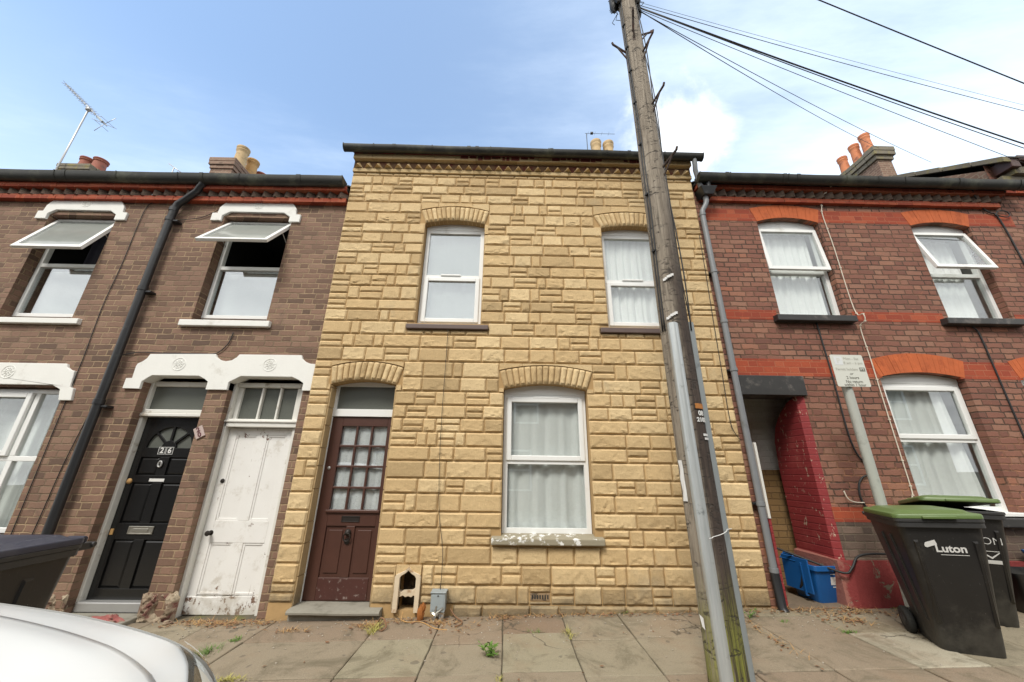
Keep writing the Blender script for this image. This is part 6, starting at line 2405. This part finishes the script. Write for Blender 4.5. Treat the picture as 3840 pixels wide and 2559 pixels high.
AF = -64
plate(1.845, AF, .086, .040, M['orange'], 'warning_plate')
wrap_text('08', .052, 1.788, AF, M['label_white'])
wrap_text('2102', .045, 1.738, AF, M['label_white'])
plate(1.625, AF + 9, .058, .018, M['label_white'], 'tag')
plate(1.597, AF + 11, .052, .016, M['label_white'], 'tag')
mb = MB()
z = 1.29
cx, cy, rad = px_at(z)
vs = []
for zz in (1.15, 1.22, 1.30, 1.38, 1.44):
    for aa in (-176, -166, -156):
        e = .006 + .004 * math.sin(zz * 40 + aa)
        vs.append((cx + (rad + e) * math.cos(R(aa + (zz - 1.15) * -8)), cy + (rad + e) * math.sin(R(aa + (zz - 1.15) * -8)), zz))
mb.add(vs, [(r * 3 + k, r * 3 + k + 1, r * 3 + k + 4, r * 3 + k + 3) for r in range(4) for k in range(2)])
mb.add([(1.352, -1.44, .36), (1.345, -1.45, .43), (1.325, -1.44, .45), (1.335, -1.44, .38)], [(0, 1, 2, 3)])
split_loose(mb.build('torn_paper', M['paper'], TP))

# ================================================================== PARKING SIGN
PS = thing('parking_sign', 'faded white parking sign on a grey post behind the front bin', 'parking sign', (3.69, -.50, gz(3.69)))
mb = MB()
mb.tube([(3.688, -.50, -.1), (3.69, -.50, 1.2), (3.691, -.50, 2.56)], .0445, 20)
mb.lathe([(.046, 0), (.046, .01), (.03, .02)], (3.691, -.50, 2.555), 20)
mb.build('post', M['post_grey'], PS, 'auto')
mb = MB()
ol = []
x0, x1, z0, z1, rr = 3.545, 3.903, 2.247, 2.604, .016
for cxx, czz, a0 in ((x1 - rr, z1 - rr, 0), (x0 + rr, z1 - rr, 90), (x0 + rr, z0 + rr, 180), (x1 - rr, z0 + rr, 270)):
    ol += [(cxx + rr * math.cos(R(a0 + 90 * k / 5)), czz + rr * math.sin(R(a0 + 90 * k / 5))) for k in range(6)]
mb.prism(ol, -.562, -.558)
pl = mb.build('sign_plate', M['sign_face'], PS)
mb = MB()
for z in (2.33, 2.52):
    mb.box(3.60, 3.84, -.557, -.548, z - .012, z + .012)
mb.build('sign_rail', M['alu'], PS)
sx = .5 * (x0 + x1)
f = MB()
f.box(x0 + .035, x0 + .125, -.5632, -.5615, z1 - .115, z1 - .02)
gp = f.build('symbol', M['sign_ghost'], pl)
f = MB()
text_mb(f, 'P', .075, x0 + .08, -.564, z1 - .068, bold=.002, depth=.0004)
f.build('lettering', M['sign_face'], gp)
f = MB()
text_mb(f, 'Mon - Sat', .043, x0 + .225, -.563, z1 - .045, depth=.0006)
text_mb(f, '8 am - 6 pm', .043, x0 + .235, -.563, z1 - .094, depth=.0006)
f.build('lettering', M['sign_faint'], pl)
f = MB()
text_mb(f, 'Permit holders', .040, x0 + .145, -.563, z1 - .165, depth=.0006, bold=.0004)
f.build('lettering', M['sign_faint'], pl)
f = MB()
text_mb(f, 'or', .042, sx + .005, -.563, z1 - .215, depth=.0006)
text_mb(f, '2 hours', .044, sx + .005, -.563, z1 - .258, depth=.0006, bold=.0004)
text_mb(f, 'No return', .044, sx + .01, -.563, z1 - .302, depth=.0006, bold=.0004)
text_mb(f, 'within 1 hour', .043, sx + .01, -.563, z1 - .338, depth=.0006, bold=.0004)
f.box(x1 - .072, x1 - .012, -.5632, -.5612, z1 - .187, z1 - .143)
f.build('lettering', M['sign_print'], pl)
f = MB()
text_mb(f, 'PT', .038, x1 - .042, -.5642, z1 - .165, depth=.0005, bold=.0004)
f.build('lettering', M['sign_face'], pl)

# ================================================================== OVERHEAD WIRES
def wire(label, pts, r, sag=.0, name='overhead_wire'):
    P = [Vector(p) for p in pts]
    out = []
    for i in range(len(P) - 1):
        for k in range(14):
            t = k / 14
            q = P[i].lerp(P[i + 1], t)
            q.z -= sag * 4 * t * (1 - t) * (P[i + 1] - P[i]).length
            out.append(q)
    out.append(P[-1])
    mb = MB()
    mb.tube(out, r, 6)
    o = mb.build(name, M['wire'], None, True)
    base = P[0]
    o.data.transform(Matrix.Translation(-base))
    o.location = base
    return tag(o, label, 'overhead wire', 'overhead wires from the pole')


C0 = Vector((0, -4.39, 1.33))
def ext(p, q, k):
    p, q = Vector(p), Vector(q)
    return p + (q - p) * k
A = (1.60, -1.37, 7.02)
wire('thickest black overhead wire, running from the pole head to the right edge above the chimney', [A, ext(A, (7.716, -.3, 6.166), 1.7)], .0105, .012)
wire('second strand twisted round the thickest overhead wire', [(1.59, -1.39, 6.98), ext((1.59, -1.39, 6.98), (7.716, -.3, 6.10), 1.7)], .006, .0155)
wire('thin overhead wire leaving the pole head just above the thickest one', [(1.62, -1.35, 7.10), ext((1.62, -1.35, 7.10), (8.03, -.3, 6.841), 1.6)], .0042, .011)
wire('hair-thin overhead wire between the two upper lines right of the pole', [(1.63, -1.35, 7.16), ext((1.63, -1.35, 7.16), (8.0, -.3, 6.99), 1.6)], .0022, .010)
wire('overhead wire crossing the top right corner well above the others', [(1.50, -1.50, 8.75), ext((1.50, -1.50, 8.75), (7.279, -.8, 6.673), 1.6)], .008, .006)
wire('thin lower overhead wire sloping from the pole to the right edge over the mossy chimney', [(1.58, -1.42, 6.88), ext((1.58, -1.42, 6.88), (7.526, -.3, 5.764), 1.5)], .004, .010)
wire('left strand of the pair of thin wires meeting the chimney with three orange pots', [(1.585, -1.42, 6.86), (11.0, 3.9, 10.62)], .0055, .012)
wire('right strand of the pair of thin wires, passing the chimney with three orange pots', [(1.585, -1.41, 6.87), (11.95, 3.6, 9.80)], .005, .0105)

# ================================================================== AERIALS
AE = thing('tv_aerial', 'pale rooftop television aerial on a tall mast above the left roof', 'aerial', (-12.775, 4.0, 8.0))
mb = MB()
mb.tube([(-12.775, 4, 8.0), (-12.78, 4, 11.52)], .022, 8)
mb.build('mast', M['alu'], AE, True)
mb = MB()
p0, p1 = Vector((-13.906, 4.0, 12.572)), Vector((-11.996, 4.0, 10.87))
mb.tube([p0, p1], .013, 6)
mb.obox((-12.78, 4, 11.52), (1, 0, 0), (0, 1, 0), (0, 0, 1), .05, .05, .05)
bm_ = mb.build('boom', M['alu'], AE, True)
dv = (p1 - p0).normalized()
up = Vector((-dv.z, 0, dv.x))
mb = MB()
for k in range(13):
    q = p0.lerp(p1, .02 + .93 * k / 12 * .78)
    L = .07 + .05 * k / 12
    for s in (-1, 1):
        mb.tube([q, q + Vector((0, 1, 0)) * .10 * s + up * L * .6 * s + dv * .02], .007, 5)
        mb.tube([q, q - Vector((0, 1, 0)) * .10 * s + up * L * .5 * s - dv * .03], .006, 5)
split_loose(mb.build('director', M['alu'], bm_, True))
mb = MB()
q = p0.lerp(p1, .86)
mb.obox(q, dv, (0, 1, 0), up, .14, .04, .03)
mb.build('dipole', M['box_grey'], bm_, bevel=.01)
mb = MB()
q = p0.lerp(p1, .95)
for a in (-1, 1):
    mb.tube([q, q + up * .34 * a + dv * .03], .008, 5)
    mb.tube([q, q + up * .3 * a * .4 + Vector((0, .25 * a, 0))], .007, 5)
    mb.tube([q + up * .1 * a + Vector((0, .2, 0)), q + up * .1 * a + Vector((0, -.2, 0))], .006, 5)
mb.build('reflector', M['alu'], bm_, True)
A2 = thing('tv_aerial', 'small thin aerial beside the cream chimney pots of the stone house', 'aerial', (2.40, 4.5, 8.6))
mb = MB()
mb.tube([(2.40, 4.5, 8.6), (2.41, 4.5, 11.6)], .012, 6)
mb.build('mast', M['wire'], A2, True)
mb = MB()
mb.tube([(2.36, 4.5, 11.62), (3.32, 4.5, 11.62)], .006, 6)
for k in range(4):
    x = 2.46 + .22 * k
    mb.tube([(x, 4.43, 11.622), (x, 4.57, 11.622)], .003, 5)
mb.obox((2.58, 4.5, 11.63), (1, 0, 0), (0, 1, 0), (0, 0, 1), .04, .03, .03)
mb.build('boom', M['wire'], A2, True)
A3 = thing('tv_aerial', 'tip of an aerial just showing over the gutter left of the first chimney', 'aerial', (-10.0, 4.4, 8.1))
mb = MB()
mb.tube([(-10.0, 4.4, 8.0), (-10.0, 4.4, 9.75)], .016, 6)
mb.build('mast', M['alu'], A3, True)
mb = MB()
mb.tube([(-10.2, 4.4, 9.9), (-9.7, 4.4, 9.55)], .014, 6)
mb.build('boom', M['alu'], A3, True)

# ================================================================== WHITE CAR
CX, CYc, CF = -.66, -3.79, -.12       # nose x, centre line y, road level
CAR = thing('car', 'white hatchback parked at the kerb, only its bonnet and near headlight in the photo', 'car', (-2.6, CYc, gz(-2.6) - .125))


def lerp_tab(tab, s):
    for i in range(len(tab) - 1):
        a, b = tab[i], tab[i + 1]
        if s <= b[0]:
            f = (s - a[0]) / (b[0] - a[0])
            f = max(0, min(1, f))
            return [a[k] + (b[k] - a[k]) * f for k in range(1, len(a))]
    return list(tab[-1][1:])


def smooth_tab(tab, s, w=.09):
    acc = None
    for d in (-1, -.5, 0, .5, 1):
        v = lerp_tab(tab, max(tab[0][0], min(tab[-1][0], s + d * w * min(1, s / .15 + .05))))
        acc = v if acc is None else [a + b for a, b in zip(acc, v)]
    return [a / 5 for a in acc]


# s (back from the nose): half width, centre height, shoulder height above the road datum z=0
TAB = [(0, .60, .60, .54), (.06, .71, .70, .62), (.16, .785, .82, .725), (.30, .82, .89, .80), (.5, .835, .935, .845), (.75, .85, .972, .882), (1.05, .86, 1.005, .91), (1.25, .865, 1.02, .92)]


def hood(s, t):
    hw, zc, zs = smooth_tab(TAB, s)
    a = abs(t)
    z = zc - (zc - zs) * (a ** 3.2)
    # raised crease along each side of the bonnet
    z += .006 * math.exp(-((a - .66) / .09) ** 2) - .004 * math.exp(-((a - .80) / .07) ** 2)
    return Vector((CX - s, CYc + hw * t, z))


mb = MB()
NS, NTt = 44, 56
mb.grid(lambda u, v: hood(1.25 * v, -1 + 2 * u), NTt, NS)
# flanks below the shoulder line
for sgn in (-1, 1):
    def fl(u, v, sgn=sgn):
        s = 1.25 * u
        p = hood(s, sgn)
        z = p.z + (.16 - p.z) * v
        bulge = .035 * math.sin(min(1, v * 1.3) * math.pi) + .012
        return (p.x + (.03 * v if s < .05 else 0), p.y + sgn * bulge * (1 - .3 * v), z)
    mb.grid(fl, 40, 14)
# nose and bumper
def nose(u, v):
    t = -1 + 2 * u
    p = hood(0, t)
    z = p.z + (.18 - p.z) * v
    out = .10 * math.sin(v * math.pi * .8) * (1 - .5 * t * t)
    return (p.x + out, p.y * 1.0, z)
mb.grid(nose, 30, 10)
body = mb.build('front_body', M['car'], CAR, True)
# bonnet panel sits a few millimetres proud with an open seam round it
mb = MB()
mb.grid(lambda u, v: tuple(hood(.17 + 1.06 * v, (-1 + 2 * u) * (.80 - .06 * (1 - v) ** 3)) + Vector((0, 0, .005))), 48, 40)
bn = mb.build('bonnet', M['car'], CAR, True)
sm = bn.modifiers.new('thick', 'SOLIDIFY')
sm.thickness = .012
mb = MB()
for sgn in (-1, 1):
    q = [tuple(hood(.17 + 1.06 * k / 40, sgn * (.805 - .06 * (1 - k / 40) ** 3)) + Vector((0, 0, .0005))) for k in range(41)]
    mb.tube(q, .0022, 6)
q = [tuple(hood(.168, -.74 + 1.48 * k / 30) + Vector((0, 0, .0005))) for k in range(31)]
mb.tube(q, .0022, 6)
M['seam'] = plain('panel_gap', (.28, .28, .275), .8, 0, .05)
mb.build('seam', M['seam'], bn, True)
# headlights wrapped round the corners: dark housing and clear cover
M['lamp'] = plain('smoked_lamp_interior', (.075, .08, .078), .25, .3, .2, 20)
for sgn in (1, -1):
    mb = MB()
    def hl(u, v, sgn=sgn, off=.0):
        t = .66 + .36 * u
        s = .015 + .25 * u * u
        a = hood(s + .085 + .03 * u, min(t, .99) * sgn)
        m_ = hood(s, min(t, 1.0) * sgn) + Vector((.03, sgn * .02, -.01))
        d = hood(s, min(t, 1.0) * sgn) + Vector((.065 - .03 * u, sgn * (.02 + .03 * u), -.17))
        p = a * (1 - v) ** 2 + m_ * 2 * v * (1 - v) + d * v * v
        return (p.x, p.y, p.z + .007)
    mb.grid(hl, 14, 10)
    h = mb.build('headlight', M['lamp'], CAR, True)
    mb = MB()
    mb.grid(lambda u, v: tuple(Vector(hl(u, v)) + Vector((.008, sgn * .008, .008))), 14, 10)
    mb.build('headlight_cover', M['glass'], h, True)
# cabin: windscreen, roof, side glass, tail
CAB = [(1.25, .80, 1.03), (1.75, .70, 1.36), (2.05, .66, 1.47), (2.6, .645, 1.50), (3.3, .63, 1.46), (3.75, .60, 1.30), (3.95, .66, .98)]
mb = MB()
rings = []
for s, hw, z in CAB:
    zb = .95
    rings.append([(CX - s, CYc - .86, zb), (CX - s, CYc - hw, z - .04), (CX - s, CYc - hw * .8, z), (CX - s, CYc + hw * .8, z), (CX - s, CYc + hw, z - .04), (CX - s, CYc + .86, zb)])
loft(mb, rings[1:6])
rings2 = []
for s in (1.25, 1.6, 2.2, 2.9, 3.5, 3.85, 3.95):
    hw = .865 if s < 3.6 else .84
    rings2.append([(CX - s, CYc - hw + .02, .95), (CX - s, CYc - hw - .03, .75), (CX - s, CYc - hw - .02, .45), (CX - s, CYc - hw + .05, .16), (CX - s, CYc + hw - .05, .16),
                   (CX - s, CYc + hw + .02, .45), (CX - s, CYc + hw + .03, .75), (CX - s, CYc + hw - .02, .95)])
loft(mb, rings2)
mb.build('cabin', M['car'], CAR, 'auto', bevel=.02)
M['car_glass'] = plain('tinted_car_glass', (.02, .024, .025), .08, 0, .05)
mb = MB()
def ws(u, v):
    t = -1 + 2 * u
    hw = .80 + (.64 - .80) * v
    s_ = 1.20 + .76 * v + .13 * t * t
    return (CX - s_, CYc + hw * t, 1.02 + .455 * v + .05 * math.sin(v * math.pi) - .02 * t * t)
mb.grid(ws, 20, 12)
mb.build('windscreen', M['car_glass'], CAR, True)
for sgn in (-1, 1):
    for sa, sb, za in ((1.55, 2.5, 0), (2.58, 3.45, 0)):
        mb = MB()
        zt0 = 1.36 if sa < 2 else 1.44
        zt1 = 1.44 if sa < 2 else 1.38
        yb_, yt = CYc + sgn * .868, CYc + sgn * .70
        mb.add([(CX - sa + (.18 if sa < 2 else 0), yb_, .98), (CX - sb, yb_, .98), (CX - sb, yt, zt1), (CX - sa - (.22 if sa < 2 else 0), yt, zt0)], [(0, 1, 2, 3)])
        mb.build('side_window', M['car_glass'], CAR)
    for s in (.78, 3.28):
        wb = MB()
        wb.lathe([(.17, -.10), (.27, -.105), (.305, -.09), (.315, -.06), (.315, .06), (.305, .09), (.27, .105), (.17, .10)], (0, 0, 0), 30, 'y')
        wb.v = [(p[0] + CX - s, p[1] + CYc + sgn * .80, p[2] + gz(CX - s) - .125 + .315) for p in wb.v]
        w = wb.build('wheel', M['tyre'], CAR, 'auto')
        rbm = MB()
        rbm.lathe([(.20, .0), (.19, .03), (.06, .045), (.03, .06)], (CX - s, CYc + sgn * .87 - (.0 if sgn > 0 else .06), gz(CX - s) - .125 + .315), 20, 'y')
        rbm.build('rim', M['alu'], w, 'auto')
# ================================================================== THE OTHER SIDE OF THE STREET (seen only mirrored in the panes)
OP = thing('terraced_house', 'plain gabled terraced house across the street, seen only as a reflection', 'house', (-5.2, -10.4, gz(-5.2)), 0, 'houses across the street')
mb = MB()
mb.box(-2.55, 2.55, -8.0, 0.0, -.8, 5.3)
mb.build('wall', M['brick_stack'], OP, local=True)
mb = MB()
mb.add([(-2.6, .15, 5.3), (2.6, .15, 5.3), (2.6, -4.0, 8.0), (-2.6, -4.0, 8.0), (-2.6, -8.1, 5.3), (2.6, -8.1, 5.3)], [(0, 1, 2, 3), (3, 2, 5, 4), (0, 3, 4), (1, 5, 2)])
mb.prism([(-1.1, 5.2), (1.1, 5.2), (0, 6.5)], -2.0, .1)
mb.build('roof', M['slate'], OP, local=True)
for xx, z0, z1 in ((-1.5, 3.2, 4.7), (.9, 3.2, 4.7), (.6, .7, 2.2)):
    mb = MB()
    frame_boxes(mb, xx - .5, xx + .5, z0, z1, 0.0, .05, .07)
    mb.box(xx - .5, xx + .5, 0.0, .05, (z0 + z1) / 2 - .03, (z0 + z1) / 2 + .03)
    w = mb.build('window', M['white'], OP, local=True)
    mb = MB()
    mb.box(xx - .45, xx + .45, .005, .015, z0 + .05, z1 - .05)
    mb.build('pane', M['frosted'], w, local=True)
mb = MB()
mb.box(-2.0, -1.15, .0, .04, .1, 2.1)
mb.build('door', M['brown_door'], OP, local=True)


def copy_tree(o, parent=None):
    c = o.copy()
    COL.objects.link(c)
    c.parent = parent
    for ch in list(o.children):
        copy_tree(ch, c)
    return c


for x in (-15.4, -10.3, -.1, 5.0, 10.1, 15.2):
    c = copy_tree(OP)
    c.location = (x, -10.4, gz(x))

# ================================================================== CAMERA, LIGHT, SKY
cam = bpy.data.cameras.new('camera')
co = bpy.data.objects.new('camera', cam)
COL.objects.link(co)
p_, r_, y_ = R(19.658), R(.762), R(.714)
fwd = Vector((math.sin(y_) * math.cos(p_), math.cos(y_) * math.cos(p_), math.sin(p_)))
right0 = Vector((math.cos(y_), -math.sin(y_), 0))
up0 = right0.cross(fwd)
right = right0 * math.cos(r_) + up0 * math.sin(r_)
up = -right0 * math.sin(r_) + up0 * math.cos(r_)
mt = Matrix((right, up, -fwd)).transposed().to_4x4()
mt.translation = C0
co.matrix_world = mt
cam.sensor_width = 36
cam.lens = 36 * 1387 / 3840
cam.clip_start = .05
cam.clip_end = 1000
S.camera = co

SUN_EL, SUN_AZ = 52, 205            # azimuth measured clockwise from +y (north): the sun is behind the camera, a little to the left
ld = bpy.data.lights.new('sun', 'SUN')
ld.energy = 2.2
ld.angle = R(16)
ld.color = (1, .95, .87)
lo = bpy.data.objects.new('sun', ld)
COL.objects.link(lo)
az, el = R(SUN_AZ), R(SUN_EL)
to_sun = Vector((math.sin(az) * math.cos(el), math.cos(az) * math.cos(el), math.sin(el)))
lo.rotation_euler = to_sun.to_track_quat('Z', 'Y').to_euler()
lo.location = (0, -6, 12)

w = bpy.data.worlds.new('World')
S.world = w
w.use_nodes = True
nt = w.node_tree
for nd in list(nt.nodes):
    nt.nodes.remove(nd)
class WT(NT):
    def __init__(self, t):
        self.t = t
T = WT(nt)
sky = T.n('ShaderNodeTexSky', sky_type='NISHITA')
sky.sun_disc = False
sky.sun_elevation = el
sky.sun_rotation = az
sky.altitude = 0
sky.air_density, sky.dust_density, sky.ozone_density = 1.0, .6, 2.0
tc = T.n('ShaderNodeTexCoord').outputs['Generated']
sx_, sy_, sz_ = T.xyz(tc)
SKYTINT = (1.45, 1.62, 1.62)
zc_ = T.math('MAXIMUM', sz_, .06)
# flat cloud layer: direction projected on a plane overhead
cu, cv = T.math('DIVIDE', sx_, zc_), T.math('DIVIDE', sy_, zc_)
cp = T.comb(cu, cv, 0.0)
wisp = T.noise(.55, 9, .62, T.comb(T.math('MULTIPLY', cu, .55), T.math('MULTIPLY', cv, 1.5), 3.3), .5)
puff = T.noise(1.1, 9, .55, T.comb(cu, cv, 8.1), .25)
# veil of thin high cloud, heavier towards the east and the horizon
veil = T.sstep(T.math('ADD', wisp, T.math('MULTIPLY', sx_, .16)), .34, .78)
low = T.sstep(sz_, .74, .12)
haze_ = T.math('ADD', T.math('ADD', T.math('MULTIPLY', veil, .74), T.math('MULTIPLY', low, .62)), .15)
east = T.sstep(sx_, -.35, .55)
haze_ = T.math('ADD', haze_, T.math('MULTIPLY', east, .14))
# one cumulus beyond the roofs to the right
dx, dz = T.math('SUBTRACT', T.math('DIVIDE', sx_, T.math('MAXIMUM', sy_, .05)), .58), T.math('SUBTRACT', T.math('DIVIDE', sz_, T.math('MAXIMUM', sy_, .05)), 1.12)
dd = T.math('SQRT', T.math('ADD', T.math('MULTIPLY', T.math('MULTIPLY', dx, dx), 1.6), T.math('MULTIPLY', T.math('MULTIPLY', dz, dz), .8)))
cum = T.sstep(T.math('SUBTRACT', T.math('MULTIPLY', T.math('SUBTRACT', T.noise(5, 9, .62, tc, .3), .45), .9), T.math('SUBTRACT', dd, .20)), -.06, .20)
cum = T.math('MULTIPLY', cum, T.math('GREATER_THAN', sy_, 0.05))
base = T.mix(1.0, sky.outputs[0], SKYTINT if 'SKYTINT' in globals() else (1, 1, 1), 'MULTIPLY')
c1 = T.mix(T.math('MINIMUM', haze_, .96), base, (5.9, 6.9, 8.1))
c2 = T.mix(T.math('MULTIPLY', cum, .8), c1, (8.6, 8.9, 9.2))
# overcast added in the unseen half of the sky to light the fronts neutrally
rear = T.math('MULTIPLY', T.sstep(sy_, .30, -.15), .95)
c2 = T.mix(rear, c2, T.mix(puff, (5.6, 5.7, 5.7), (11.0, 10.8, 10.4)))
bg = T.n('ShaderNodeBackground')
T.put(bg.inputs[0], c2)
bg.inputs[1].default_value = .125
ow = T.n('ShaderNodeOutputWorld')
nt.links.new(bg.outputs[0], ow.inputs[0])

S.view_settings.view_transform = 'Standard'
S.view_settings.look = 'None'
S.view_settings.gamma = 1
S.view_settings.exposure = .55
S.cycles.max_bounces = 8
S.cycles.transparent_max_bounces = 12
S.cycles.caustics_reflective = False
S.cycles.caustics_refractive = False
S.cycles.use_denoising = True
S.cycles.denoiser = 'OPENIMAGEDENOISE'
S.cycles.denoising_input_passes = 'RGB_ALBEDO_NORMAL'
S.cycles.denoising_prefilter = 'ACCURATE'
S.cycles.use_adaptive_sampling = False
S.cycles.sample_clamp_indirect = 4
S.cycles.blur_glossy = .6
